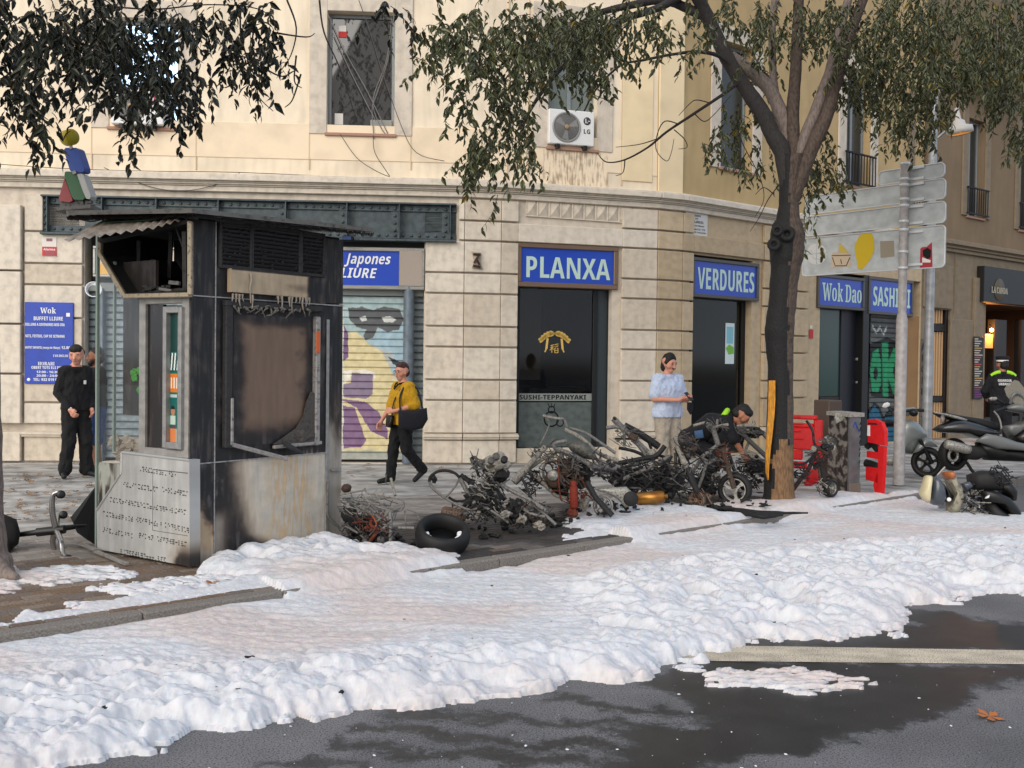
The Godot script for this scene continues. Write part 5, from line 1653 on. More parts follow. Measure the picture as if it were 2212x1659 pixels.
	for ed in [[q0, q1, 70], [q3, q0, 56]]:
		var n: int = ed[2]
		for i in n:
			var pa: Vector3 = (ed[0] as Vector3).lerp(ed[1], float(i) / n)
			var pb: Vector3 = (ed[0] as Vector3).lerp(ed[1], (i + 0.5) / n)
			var pc2: Vector3 = (ed[0] as Vector3).lerp(ed[1], (i + 1.0) / n)
			var inw: Vector3 = (q2 - q0).normalized() * 0.12
			var dn := Vector3.UP * (-0.036 - rng.randf_range(0.0, 0.015))
			quad(s, pa + dn, pb + dn + Vector3.UP * -0.028, pb + dn + Vector3.UP * -0.028 + inw, pa + dn + inw)
			quad(s, pb + dn + Vector3.UP * -0.028, pc2 + dn, pc2 + dn + inw, pb + dn + Vector3.UP * -0.028 + inw)
	obj("corrugated_edge", s, char_m, rf)
	s = mk()
	for g in [[0.02, 0.0, wa - 0.01, -0.02], [0.02, 0.0, wa - 0.01, -0.02]]: pass
	fbox(s, KA, wa - 0.06, WALK, wa - 0.012, top - 0.01, -wc * 0.35, -0.045)
	fbox(s, KA, wa - 0.06, r3[1], wa - 0.012, top - 0.01, -wc + 0.03, -wc * 0.35 - 0.001)
	fbox(s, KA, 0.03, top - 0.02, wa - 0.03, top + 0.02, -wc + 0.03, -0.03)
	fbox(s, KA, 0.02, WALK, wa - 0.06, WALK + 0.04, -wc + 0.03, -0.045)
	obj("inner_shell", s, mats["soot black"], k)
	# sign figure on the roof: a cylinder head over a blue, green, red and white body
	var t := thing("logo_figure", "small sign figure of yellow drum, blue, green, red and white blocks above the kiosk", "sign")
	var dq: float = -(KC.o.z) + 0.1
	var P := func(x, y, dd := 0.0): return at(x, y, dq + dd)
	s = mk()
	disc(s, axis(P.call(150, 297), Vector3(0.75, 0.0, 0.65)), 0.067, 0.10, 24, 0.12)
	obj("head", s, mat("yellow block", Color(0.70, 0.63, 0.08), 0.4), t)
	s = mk(); bar(s, P.call(153, 312), P.call(154, 322), 0.02, 0.02); bar(s, P.call(160, 370), P.call(163, 376), 0.03, 0.03); obj("neck", s, alu, t)
	var zf := Vector3(-0.25, 0, 1).normalized()
	var blk := func(pp: Array, m: Material, th: float, nm: String):
		var z := mk()
		var w := []
		for q in pp: w.append(P.call(q[0], q[1]))
		var cen := Vector3.ZERO
		for q in w: cen += q
		slab(z, w, zf, th)
		obj(nm, z, m, t)
	blk.call([[138, 323], [142, 319], [164, 319], [168, 322], [181, 362], [181, 370], [176, 373], [156, 372], [151, 368], [139, 330]], mat("blue block", Color(0.06, 0.27, 0.62), 0.4), 0.09, "body_block")
	blk.call([[140, 372], [144, 370], [160, 371], [166, 376], [184, 427], [178, 432], [160, 431], [155, 425], [139, 380]], mat("green block", Color(0.03, 0.34, 0.14), 0.4), 0.09, "body_block")
	blk.call([[139, 386], [142, 392], [157, 433], [150, 437], [128, 434], [127, 428]], mat("red block", Color(0.55, 0.09, 0.10), 0.4), 0.09, "body_block")
	blk.call([[163, 376], [176, 375], [180, 378], [196, 424], [193, 430], [186, 429]], mat("white block", Color(0.72, 0.72, 0.70), 0.4), 0.085, "body_block")
	s = mk()
	bar(s, P.call(132, 444, 0.05), P.call(182, 441, 0.05), 0.10, 0.05)
	bar(s, P.call(128, 455, 0.08), P.call(205, 449, 0.08), 0.03, 0.2)
	bar(s, P.call(187, 437, 0.05), P.call(199, 437, 0.05), 0.02, 0.05)
	obj("bracket", s, ash, t)
	s = mk(); tube(s, smooth([P.call(167, 459), P.call(175, 472), P.call(200, 478), P.call(240, 466)], 4), 0.008, 0.008, 6); obj("cable", s, char_m, t)

# ---------- signs, posts and cabinets
func build_furniture() -> void:
	# blue restaurant price board
	var t := thing("price_board", "tall blue board of white buffet prices and hours on the left pier", "sign", "blue restaurant signs")
	var s := mk()
	pbox(s, FL, 53, 653, 158, 829, 0.075, 0.10, 0.006)
	obj("board", s, mat("blue board", Color(0.08, 0.24, 0.66), 0.45, 0, tex["blotch"], Vector3.ONE), t)
	var wt: Material = mats["white lettering"]
	for w in [["Wok", "Droid Serif", 87, 664, 121, 677], ["BUFFET LLIURE", "Droid Sans", 73, 684, 136, 692], ["DILLUNS A DIVENDRES MIG DIA", "Droid Sans", 55, 698, 140, 704], ["NITS, FESTIUS, CAP DE SETMANA", "Droid Sans", 55, 723, 140, 730], ["BUFFET INFANTIL (menys de 10anys)", "Droid Sans", 55, 748, 130, 755], ["12.80", "Droid Sans", 133, 748, 151, 754], ["I VA INCLOS", "Droid Sans", 115, 766, 147, 771], ["HORARI", "Droid Serif", 82, 782, 118, 789], ["OBERT TOTS ELS DIES", "Droid Sans", 68, 791, 138, 797], ["12:00 - 16:30", "Droid Sans", 79, 801, 126, 806], ["20:00 - 24:00", "Droid Sans", 79, 809, 128, 814], ["TEL: 932 019 002", "Droid Sans", 72, 817, 132, 823]]:
		words(w[0], w[1], true, FL, w[2], w[3], w[4], w[5], 0.101, wt, t, "lettering", 0.0, 0.003)
	s = mk(); pbox(s, FL, 143, 676, 151, 684, 0.101, 0.104); obj("logo", s, wt, t)
	for x in [62, 140]:
		s = mk(); disc(s, axis(fpx(FL, x, 820, 0.103), FL.n), 0.025, 0.006, 12); obj("logo", s, wt, t)
	# alarm stickers
	t = thing("alarm_sticker", "white and red alarm notice on the pier above the blue board", "notice", "alarm notices")
	s = mk(); pbox(s, FL, 91, 512, 122, 554, 0.073, 0.078); obj("sheet", s, mats["white notice"], t)
	s = mk(); pbox(s, FL, 91, 533, 122, 553, 0.079, 0.082); obj("red_field", s, mat("red field", Color(0.72, 0.13, 0.15), 0.5), t)
	words("Alarma", "Droid Sans", true, FL, 94, 536, 119, 541, 0.083, wt, t, "lettering", 0.0, 0.002)
	s = mk(); pbox(s, FL, 100, 515, 113, 521, 0.079, 0.081); obj("small_print", s, mat("dull print", Color(0.55, 0.35, 0.38), 0.6), t)
	for y in [544, 548]:
		s = mk(); pbox(s, FL, 97, y, 118, y + 2, 0.083, 0.085); obj("small_print", s, mats["dull print"], t)
	t = thing("alarm_sticker", "little red alarm notice on the ochre wall left of Wok Dao sign", "notice", "alarm notices")
	s = mk(); pbox(s, FR, 1748, 712, 1757, 731, 0.003, 0.012); obj("sheet", s, mats["red field"], t)
	s = mk(); pbox(s, FR, 1750, 703, 1755, 710, 0.003, 0.012); obj("white_field", s, mats["white notice"], t)
	# ornate metal letter on the pier and street name plate
	t = thing("wall_ornament", "small twisted bronze ornament fixed on the corner pier", "ornament")
	s = mk()
	pillow(s, [fpx(FM, 1018, 543, 0.09), fpx(FM, 1040, 546, 0.09), fpx(FM, 1037, 563, 0.09), fpx(FM, 1043, 582, 0.09), fpx(FM, 1019, 579, 0.09), fpx(FM, 1024, 563, 0.09)], FM.n, 0.04, 6.0, 2)
	obj("plate", s, mat("pale plate", Color(0.62, 0.56, 0.48), 0.6), t)
	s = mk()
	for q in [[1022, 549, 1038, 550], [1034, 553, 1024, 568], [1022, 574, 1038, 577], [1028, 558, 1036, 572]]: bar(s, fpx(FM, q[0], q[1], 0.115), fpx(FM, q[2], q[3], 0.115), 0.035, 0.02)
	obj("relief", s, mat("aged bronze", Color(0.20, 0.15, 0.12), 0.5, 0.3), t)
	t = thing("street_name_plate", "white marble street name plate with faint dark text by the cornice", "sign")
	s = mk(); pbox(s, FR, 1481, 457, 1529, 511, 0.003, 0.03, 0.006); obj("plate", s, mat("marble plate", Color(0.78, 0.77, 0.75), 0.4), t)
	for w in [["CARRER", 1496, 464, 1514, 468], ["DE", 1502, 471, 1508, 474], ["VILLARROEL", 1492, 477, 1520, 482], ["Mossen Joan Villarroel", 1490, 486, 1521, 490], ["Barcelona 1715 - 1779", 1488, 493, 1523, 497], ["Capellà i notable", 1486, 500, 1525, 504]]:
		words(w[0], "Droid Serif", true, FR, w[1], w[2], w[3], w[4], 0.031, mat("grey ink", Color(0.30, 0.30, 0.30), 0.7), t, "lettering", 0.0, 0.002)
	ac_unit("white air conditioner unit in the left window behind the leaves", FL, 239, 190, 353, 268, 0.16, false)
	ac_unit("white air conditioner unit on the sill of the corner window above the restaurant", FC, 1186, 238, 1284, 313, 0.10, true)
	# floodlight over the painted shutter
	t = thing("floodlight", "small black floodlight under the beam at the kiosk's right", "lamp")
	s = mk(); bx(s, ftr(FL, fuv(FL, 752, 520, 0.25).x, 3.56, 0.25), Vector3(0.17, 0.08, 0.16), 0.015); obj("housing", s, mats["black iron"], t)
	s = mk(); bx(s, ftr(FL, fuv(FL, 750, 520, 0.25).x, 3.56, 0.335), Vector3(0.13, 0.05, 0.006)); obj("lens", s, mat("blue lens", Color(0.16, 0.24, 0.40), 0.2), t)
	# wires slung over the facade
	for w in [["long sagging wires crossing the dark mirrored window", [[775, 0], [800, 70], [818, 130], [866, 270], [900, 330], [960, 348]]], ["thin cable hanging from the sill to the cornice by dark window", [[735, 290], [770, 340], [810, 368], [840, 381], [836, 372], [810, 330], [806, 292]]], ["thin slack wire hanging below the cornice above the kiosk", [[225, 362], [260, 378], [330, 405], [400, 412], [470, 398], [520, 372]]], ["dark cable laid along the top of the cornice", [[0, 355], [160, 365], [340, 370], [500, 372], [700, 380], [1000, 392]]]]:
		t = thing("wire", w[0], "cable")
		var p := []
		for q in w[1]: p.append(fpx(FL, q[0], q[1], 0.10))
		s = mk(); tube(s, smooth(p, 5), 0.006, 0.006, 5); obj("strand", s, mat("grey cable", Color(0.30, 0.28, 0.27), 0.7), t)
	t = thing("wire", "crossed wires in front of the dark mirrored window pane", "cable")
	s = mk()
	for w in [[[708, 30], [745, 110], [795, 200], [838, 290]], [[715, 62], [760, 160], [812, 262]], [[851, 30], [840, 120], [815, 200], [804, 235], [808, 300]], [[846, 40], [835, 130], [806, 215], [820, 270], [838, 296]]]:
		var p := []
		for q in w: p.append(fpx(FL, q[0], q[1], 0.03))
		tube(s, smooth(p, 5), 0.007, 0.007, 5)
	obj("strand", s, mat("pale grey cable", Color(0.45, 0.44, 0.43), 0.7), t)
	build_direction_sign()
	build_lamp_post()
	build_barriers()
	build_chair()
func ac_unit(label: String, f: Dictionary, x0: float, y0: float, x1: float, y1: float, w: float, badge: bool) -> void:
	var t := thing("air_conditioner", label, "air conditioner", "air conditioners in the windows")
	var r := frect(f, x0, y0, x1, y1, w)
	var s := mk()
	fbox(s, f, r[0], r[1], r[2], r[3], w - 0.32, w, 0.012)
	obj("casing", s, mat("white enamel", Color(0.86, 0.86, 0.85), 0.45), t)
	var hh: float = r[3] - r[1]
	var c := ftr(f, r[0] + hh * 0.54, (r[1] + r[3]) / 2, w)
	var rot := c * Transform3D(Basis(Vector3.RIGHT, PI / 2), Vector3.ZERO)
	s = mk(); ring(s, rot, hh * 0.41, 0.018, 0.02, 32, 8); obj("fan_ring", s, mat("grey ring", Color(0.55, 0.55, 0.54), 0.5), t)
	s = mk(); disc(s, rot.translated_local(Vector3.UP * 0.002), hh * 0.40, 0.004, 32); obj("fan_opening", s, mat("fan opening", Color(0.17, 0.165, 0.16) if badge else Color(0.42, 0.42, 0.41), 0.6), t)
	s = mk()
	for k in 3:
		var a := TAU * k / 3 + 0.4
		var pts := []
		for q in [[0.05, -0.35], [0.36, -0.28], [0.38, 0.30], [0.06, 0.45]]: pts.append(c * Vector3(cos(a + q[1]) * q[0] * hh, sin(a + q[1]) * q[0] * hh, 0.008))
		slab(s, pts, f.n, 0.003)
	obj("fan_blades", s, mat("fan blade", Color(0.28, 0.27, 0.26) if badge else Color(0.58, 0.58, 0.57), 0.5), t)
	s = mk()
	for k in 8: ring(s, rot.translated_local(Vector3.UP * 0.018), hh * (0.06 + 0.045 * k), 0.003, 0.003, 28, 4)
	obj("fan_guard", s, mats["grey ring"], t)
	s = mk(); disc(s, rot.translated_local(Vector3.UP * 0.022), hh * 0.07, 0.02, 16); obj("hub", s, mat("tan hub", Color(0.60, 0.50, 0.36), 0.5), t)
	for k in [0.2, 0.8]:
		s = mk(); fbox(s, f, lerpf(r[0], r[2], k) - 0.03, r[1] - 0.07, lerpf(r[0], r[2], k) + 0.03, r[1], w - 0.34, w + 0.02, 0.005)
		obj("bracket", s, mats["dark frame"], t)
	var u: float = lerpf(r[0], r[2], 0.835)
	words_at("LG", "Droid Sans", true, ftr(f, u, r[1] + hh * (0.42 if badge else 0.42), w + 0.001), hh * 0.20, hh * 0.13, mat("dark badge", Color(0.16, 0.15, 0.15) if badge else Color(0.2, 0.19, 0.19), 0.5), t, "lettering", 0.0, 0.003)
	var col: Material = mats["dark badge"] if badge else mat("red badge", Color(0.60, 0.10, 0.22), 0.5)
	s = mk()
	disc(s, ftr(f, u, r[1] + hh * 0.72, w + 0.002) * Transform3D(Basis(Vector3.RIGHT, PI / 2), Vector3.ZERO), hh * 0.115, 0.004, 22)
	obj("badge", s, col, t)
	s = mk()
	fbox(s, f, u - 0.03, r[1] + hh * 0.66, u - 0.016, r[1] + hh * 0.79, w + 0.004, w + 0.007)
	fbox(s, f, u - 0.016, r[1] + hh * 0.66, u + 0.015, r[1] + hh * 0.68, w + 0.004, w + 0.007)
	fbox(s, f, u + 0.012, r[1] + hh * 0.71, u + 0.05, r[1] + hh * 0.73, w + 0.004, w + 0.007)
	obj("badge_mark", s, mats["white enamel"], t)
func build_direction_sign() -> void:
	var t := thing("direction_sign", "back of a grey four panel direction sign on a tall pole with stickers", "road sign")
	var a := at(1741, 500, 15.7)
	var b := at(2041, 500, 14.0)
	var f := face(Vector3(a.x, 0, a.z), b - a)
	var grey := mat("sign back", Color(0.76, 0.78, 0.78), 0.5, 0.1, tex["kiosk_grime"], Vector3.ONE * 0.5)
	var rim := mat("sign rim", Color(0.82, 0.83, 0.83), 0.4, 0.3)
	for q in [[1899, 383, 2040, 369, 31, 32], [1741, 440.5, 2042, 411.5, 41, 45], [1741, 486, 2042, 461.5, 44, 47], [1734, 554.5, 2041, 533.5, 82, 93]]:
		var p := hang(Node3D.new(), "sign_panel", t)
		var u0 := fuv(f, q[0], q[1]).x
		var u1 := fuv(f, q[2], q[3]).x
		var v1: float = (fuv(f, q[0], q[1] - q[4] / 2.0 + 1.0).y + fuv(f, q[2], q[3] - q[5] / 2.0 + 1.0).y) / 2
		var v0: float = (fuv(f, q[0], q[1] + q[4] / 2.0 - 1.0).y + fuv(f, q[2], q[3] + q[5] / 2.0 - 1.0).y) / 2
		var out := []
		var r := 0.05
		for c in [[u1 - r, v1 - r, 0], [u0 + r, v1 - r, 1], [u0 + r, v0 + r, 2], [u1 - r, v0 + r, 3]]:
			for k in 4:
				var g: float = PI / 2 * (c[2] + k / 3.0)
				out.append(fp(f, c[0] + cos(g) * r, c[1] + sin(g) * r, 0.0))
		var s := mk()
		slab(s, out, f.n, 0.03)
		obj("plate", s, grey, p)
		s = mk()
		var w := []
		for o in out: w.append(o + f.n * 0.004)
		tube(s, w, 0.009, 0.009, 5, 0.0, true)
		obj("rim", s, rim, p)
		var um := fuv(f, 1960, 500).x
		for v in [lerpf(v0, v1, 0.1), lerpf(v0, v1, 0.9)]:
			s = mk(); fbox(s, f, um - 0.11, v - 0.018, um + 0.24, v + 0.018, 0.003, 0.03, 0.004); obj("clamp", s, rim, p)
	var pole := mat("pole paint", Color(0.68, 0.66, 0.65), 0.55, 0.1, tex["kiosk_grime"], Vector3.ONE * 0.9)
	var base := gnd(1955, 1045, WALK)
	pass
	var um2 := fuv(f, 1960, 500).x
	var up := fp(f, um2, 0, 0.09)
	var s := mk()
	tube(s, [up + Vector3.UP * WALK, up + Vector3.UP * fuv(f, 1955, 692).y], 0.075, 0.075, 16)
	tube(s, [up + Vector3.UP * fuv(f, 1955, 692).y, up + Vector3.UP * fuv(f, 1958, 676).y], 0.075, 0.055, 16)
	tube(s, [up + Vector3.UP * fuv(f, 1958, 678).y, up + Vector3.UP * fuv(f, 1960, 353).y], 0.055, 0.055, 16)
	obj("pole", s, pole, t)
	for y in [356, 389, 402, 432, 446, 480, 498, 545, 580]:
		var v := fuv(f, 1960, y).y
		s = mk(); lathe(s, Transform3D(Basis(), up + Vector3.UP * v), [Vector2(0.056, -0.02), Vector2(0.066, -0.018), Vector2(0.066, 0.018), Vector2(0.056, 0.02)], 16); obj("clamp", s, rim, t)
	# stickers
	var st := func(nm: String, label: String, pts: Array, col: Color):
		var o := thing(nm, label, "sticker", "stickers on the sign back")
		var z := mk()
		var w := []
		for q in pts: w.append(fpx(f, q[0], q[1], 0.004))
		slab(z, w, f.n, 0.003)
		obj("sheet", z, mat(nm + label, col, 0.6), o)
		return o
	var circ := []
	for k in 16: circ.append([1764 + 22 * cos(TAU * k / 16), 549 + 23 * sin(TAU * k / 16)])
	var o: Node3D = st.call("sticker", "round scratched white sticker on the bottom sign panel", circ, Color(0.80, 0.80, 0.79))
	s = mk()
	for q in [[1743, 549, 1785, 546], [1764, 527, 1764, 571], [1752, 540, 1760, 560], [1772, 536, 1778, 552], [1755, 556, 1776, 562]]: bar(s, fpx(f, q[0], q[1], 0.006), fpx(f, q[2], q[3], 0.006), 0.012, 0.003)
	obj("scratches", s, grey, o)
	o = st.call("sticker", "cream sticker of a hooded wizard-like doodle with pointed yellow hat", [[1795, 552], [1800, 545], [1812, 546], [1812, 524], [1820, 530], [1832, 546], [1838, 550], [1836, 560], [1840, 570], [1834, 578], [1826, 574], [1818, 578], [1806, 575], [1800, 580], [1794, 576], [1796, 566]], Color(0.78, 0.70, 0.60))
	s = mk(); slab(s, [fpx(f, 1812, 545, 0.007), fpx(f, 1812, 525, 0.007), fpx(f, 1820, 531, 0.007), fpx(f, 1833, 546, 0.007)], f.n, 0.002); obj("hat", s, mat("straw yellow", Color(0.78, 0.68, 0.28), 0.6), o)
	s = mk()
	for q in [[1797, 552, 1838, 551], [1798, 556, 1804, 574], [1836, 556, 1828, 574], [1804, 574, 1828, 574], [1816, 560, 1818, 570]]: bar(s, fpx(f, q[0], q[1], 0.008), fpx(f, q[2], q[3], 0.008), 0.01, 0.002)
	obj("ink_lines", s, mat("brown ink", Color(0.28, 0.18, 0.15), 0.6), o)
	st.call("sticker", "large yellow torn paper patch on the bottom sign panel", [[1856, 510], [1866, 504], [1880, 502], [1887, 512], [1889, 540], [1880, 560], [1870, 574], [1862, 582], [1853, 580], [1851, 566], [1846, 540], [1846, 530]], Color(0.80, 0.68, 0.08))
	st.call("sticker", "beige square glue mark beside the sign pole", [[1901, 521], [1931, 520], [1932, 554], [1902, 557]], Color(0.58, 0.54, 0.47))
	o = st.call("sticker", "torn red sticker with black head shape at the sign's right end", [[1988, 537], [1992, 534], [2002, 533], [2013, 523], [2014, 578], [1987, 580]], Color(0.62, 0.17, 0.22))
	s = mk(); slab(s, [fpx(f, 1993, 541, 0.007), fpx(f, 2003, 535, 0.007), fpx(f, 2011, 540, 0.007), fpx(f, 2010, 556, 0.007), fpx(f, 2003, 560, 0.007), fpx(f, 1994, 552, 0.007)], f.n, 0.002); obj("black_shape", s, mats["black iron"], o)
	s = mk(); slab(s, [fpx(f, 1992, 556, 0.006), fpx(f, 2010, 562, 0.006), fpx(f, 2010, 567, 0.006), fpx(f, 1992, 567, 0.006)], f.n, 0.002); obj("pale_shape", s, mats["white notice"], o)
func build_lamp_post() -> void:
	var t := thing("lamp_post", "tall silver lamp post with a round downward lamp head behind the direction sign", "street lamp")
	var b := at(2001, 980, 16.5)
	b.y = WALK
	var bt := at(2018, 186, 16.5)
	var m := mat("galvanised post", Color(0.68, 0.69, 0.70), 0.4, 0.45, tex["kiosk_grime"], Vector3.ONE * 0.7)
	var s := mk()
	tube(s, [b, b.lerp(bt, 0.45), bt], 0.078, 0.06, 18)
	lathe(s, Transform3D(Basis(), bt), [Vector2(0.06, -0.15), Vector2(0.09, -0.05), Vector2(0.095, 0.02), Vector2(0, 0.04)], 16)
	obj("post", s, m, t)
	s = mk()
	var a := at(2026, 298, 16.5)
	var h := at(2072, 275, 16.2)
	tube(s, [b.lerp(bt, (a.y - b.y) / (bt.y - b.y)), a, h + Vector3(-0.1, 0.03, 0)], 0.025, 0.02, 8)
	obj("arm", s, m, t)
	s = mk()
	var tilt := Transform3D(Basis(Vector3.BACK, 0.16), h)
	lathe(s, tilt, [Vector2(0, 0.30), Vector2(0.03, 0.29), Vector2(0.045, 0.12), Vector2(0.09, 0.09), Vector2(0.10, 0.03), Vector2(0.19, 0.0), Vector2(0.195, -0.09), Vector2(0.18, -0.10)], 24)
	obj("lamp_head", s, mat("lamp housing", Color(0.72, 0.71, 0.69), 0.5), t)
	s = mk()
	lathe(s, tilt, [Vector2(0, -0.08), Vector2(0.18, -0.095)], 24)
	obj("lens", s, mat("dark lens", Color(0.10, 0.09, 0.085), 0.3), t)
func build_barriers() -> void:
	var red := mat("red barrier plastic", Color(0.80, 0.05, 0.07), 0.45, 0, ntex("plastic_scuff", 0.02, 0.88, 1.06), Vector3.ONE)
	# left barrier, partly behind the trunk
	var t := thing("barrier", "red plastic pedestrian barrier standing behind the burnt tree trunk", "barrier", "red plastic barriers")
	var o := at(1660, 1000, 14.6)
	var f := face(Vector3(o.x, 0, o.z), at(1776, 1000, 14.3) - o)
	var r := frect(f, 1660, 896, 1777, 1026)
	r[1] = WALK + 0.02
	var y0: float = fuv(f, 1720, 1012).y
	var s := mk()
	var w := -0.03
	for e in [[r[0], y0, r[0] + 0.10, r[3]], [r[2] - 0.12, y0 + 0.08, r[2], r[3] - 0.06], [r[0] + 0.1, r[3] - 0.06, r[2] - 0.07, r[3]], [r[0] + 0.1, r[3] - 0.17, r[2] - 0.12, r[3] - 0.11], [r[0] + 0.1, y0 + 0.26, r[2] - 0.12, r[3] - 0.17], [r[0] + 0.1, y0, r[2] - 0.2, y0 + 0.1], [r[0] + 0.1, y0 + 0.12, r[2] - 0.26, y0 + 0.25]]: fbox(s, f, e[0], e[1], e[2], e[3], w, w + 0.05, 0.014)
	for k in 4: fbox(s, f, r[0] + 0.2, y0 + 0.40 + k * 0.10, r[2] - 0.25 - 0.04 * (k % 2), y0 + 0.425 + k * 0.10, w + 0.05, w + 0.065, 0.006)
	obj("panel", s, red, t)
	for u in [r[0] + 0.06, r[2] - 0.16]:
		s = mk(); fbox(s, f, u - 0.05, WALK, u + 0.05, y0, w - 0.01, w + 0.06, 0.01); fbox(s, f, u - 0.05, WALK, u + 0.05, WALK + 0.06, w - 0.22, w + 0.22, 0.015); obj("foot", s, red, t)
	# right barrier, seen nearly edge on
	t = thing("barrier", "red plastic barrier with white label standing right of the grey cabinet", "barrier", "red plastic barriers")
	o = gnd(1868, 1066, WALK)
	f = face(o, at(1908, 1000, 13.0) - o + Vector3(0.02, 0, 0))
	r = frect(f, 1868, 904, 1912, 1066)
	var P := func(x, y): return fpx(f, x, y)
	s = mk()
	slab(s, [P.call(1873, 906), P.call(1890, 905), P.call(1904, 913), P.call(1910, 930), P.call(1911, 963), P.call(1874, 955)], f.n, 0.05)
	slab(s, [P.call(1897, 963), P.call(1909, 965), P.call(1908, 1000), P.call(1904, 1066), P.call(1890, 1066), P.call(1886, 1046), P.call(1896, 1020)], f.n, 0.05)
	slab(s, [P.call(1872, 974), P.call(1896, 978), P.call(1895, 992), P.call(1872, 988)], f.n, 0.05)
	slab(s, [P.call(1870, 1008), P.call(1896, 1012), P.call(1896, 1043), P.call(1870, 1036)], f.n, 0.05)
	obj("panel", s, red, t)
	s = mk(); slab(s, [fpx(f, 1874, 919, 0.006), fpx(f, 1879, 919, 0.006), fpx(f, 1879, 942, 0.006), fpx(f, 1873, 941, 0.006)], f.n, 0.004); obj("label", s, mats["white enamel"], t)
	s = mk(); slab(s, [fpx(f, 1875, 913, 0.004), fpx(f, 1893, 914, 0.004), fpx(f, 1895, 918, 0.004), fpx(f, 1875, 917, 0.004)], f.n, 0.004); obj("handle_slot", s, mat("dark red slot", Color(0.25, 0.03, 0.04), 0.6), t)
	s = mk(); tube(s, smooth([fpx(f, 1872, 966, -0.08), fpx(f, 1884, 958, -0.1), fpx(f, 1898, 972, -0.1)], 3), 0.04, 0.05, 8); tube(s, smooth([fpx(f, 1870, 1000, -0.08), fpx(f, 1882, 1003, -0.1), fpx(f, 1896, 1008, -0.1)], 3), 0.05, 0.05, 8); obj("dark_rung", s, mat("black rubber", Color(0.035, 0.035, 0.035), 0.7), t)
	s = mk(); lump(s, Transform3D(Basis(), fpx(f, 1913, 936, -0.06)), Vector3(0.06, 0.14, 0.06), 0.2, 4, 6); obj("warning_lamp", s, mat("amber lens", Color(0.80, 0.48, 0.10), 0.3), t)
	# grey cabinets
	t = thing("utility_cabinet", "burnt grey utility cabinet with melted lid between the red barriers", "cabinet")
	o = gnd(1833, 1067, WALK)
	var fa := face(o, at(1868, 1000, 13.45) - o)
	var fb := face(o, Vector3(1, 0, 0.35))
	var hgt: float = fuv(fa, 1850, 897).y
	var wd := 0.20
	s = mk()
	var m_g := mat("galvanised cabinet", Color(0.47, 0.49, 0.50), 0.45, 0.35, tex["kiosk_grime"], Vector3.ONE * 0.8)
	var left := at(1789, 1000, 13.75)
	left.y = 0
	var uo := Vector3(o.x, 0, o.z)
	var dep: Vector3 = (left - uo)
	slab(s, [uo + Vector3.UP * WALK, uo + fa.u * 0.21 + Vector3.UP * WALK, uo + fa.u * 0.21 + dep + Vector3.UP * WALK, uo + dep + Vector3.UP * WALK], Vector3.DOWN, hgt - WALK)
	obj("body", s, m_g, t)
	var fd := face(uo + dep, -dep)
	panel_uv("burnt_side", fd, [0.0, WALK, dep.length() - 0.03, hgt], 0.004, soot_tex("burnt cabinet side", 80, 200, Color(0.50, 0.49, 0.47), func(e, q, r): return [clampf(0.28 + q * 1.6 + 0.5 * smoothstep(0.75, 1.0, e.x) + 0.25 * smoothstep(0.2, 0.0, e.y), 0, 1), 0.05]), t, 0.003)
	s = mk()
	slab(s, [uo - fa.u * 0.03 + dep * 1.06 + Vector3.UP * (hgt + 0.03), uo - fa.u * 0.03 - dep * 0.05 + Vector3.UP * (hgt + 0.03), uo + fa.u * 0.26 - dep * 0.05 + Vector3.UP * (hgt + 0.03), uo + fa.u * 0.26 + dep * 1.06 + Vector3.UP * (hgt + 0.03)], Vector3.UP, 0.05)
	for i in 6: lump(s, Transform3D(Basis(), uo + dep * 0.3 + Vector3(rng.randf_range(-0.08, 0.08), hgt - 0.02 - 0.05 * rng.randf(), rng.randf_range(-0.02, 0.05))), Vector3(0.07, 0.09, 0.06), 0.6, i, 5)
	obj("melted_lid", s, mat("whitened lid", Color(0.60, 0.59, 0.56), 0.7, 0, tex["char"], Vector3.ONE * 1.3), t)
	s = mk(); fbox(s, fa, -0.005, WALK, 0.215, WALK + 0.13, 0.003, 0.016, 0.004); obj("plinth", s, mat("plinth", Color(0.46, 0.42, 0.38), 0.8), t)
	s = mk()
	for q in [[0.06, 0.95, 0.10, 1.02], [0.10, 1.02, 0.13, 0.94], [0.12, 0.98, 0.17, 0.90]]: bar(s, fp(fa, q[0], q[1], 0.004), fp(fa, q[2], q[3], 0.004), 0.014, 0.003)
	obj("blue_scribble", s, mat("blue marker", Color(0.12, 0.26, 0.52), 0.6), t)
	s = mk()
	for i in 7: bar(s, fp(fa, 0.185, 0.5 + i * 0.08, 0.004), fp(fa, 0.205, 0.53 + i * 0.08 + 0.02 * (i % 2), 0.004), 0.01, 0.003)
	obj("black_scribble", s, mats["black iron"], t)
	t = thing("utility_cabinet", "sooty brown cabinet standing behind the burnt grey cabinet", "cabinet")
	s = mk(); o = at(1786, 1000, 14.9); bx(s, Transform3D(Basis(Vector3.UP, 0.5), Vector3(o.x, 0.68, o.z)), Vector3(0.26, 1.12, 0.3), 0.015); obj("body", s, soot_tex("sooty cabinet", 60, 100, Color(0.40, 0.36, 0.33), func(e, q, r): return [0.3 + q, 0.2]), t)
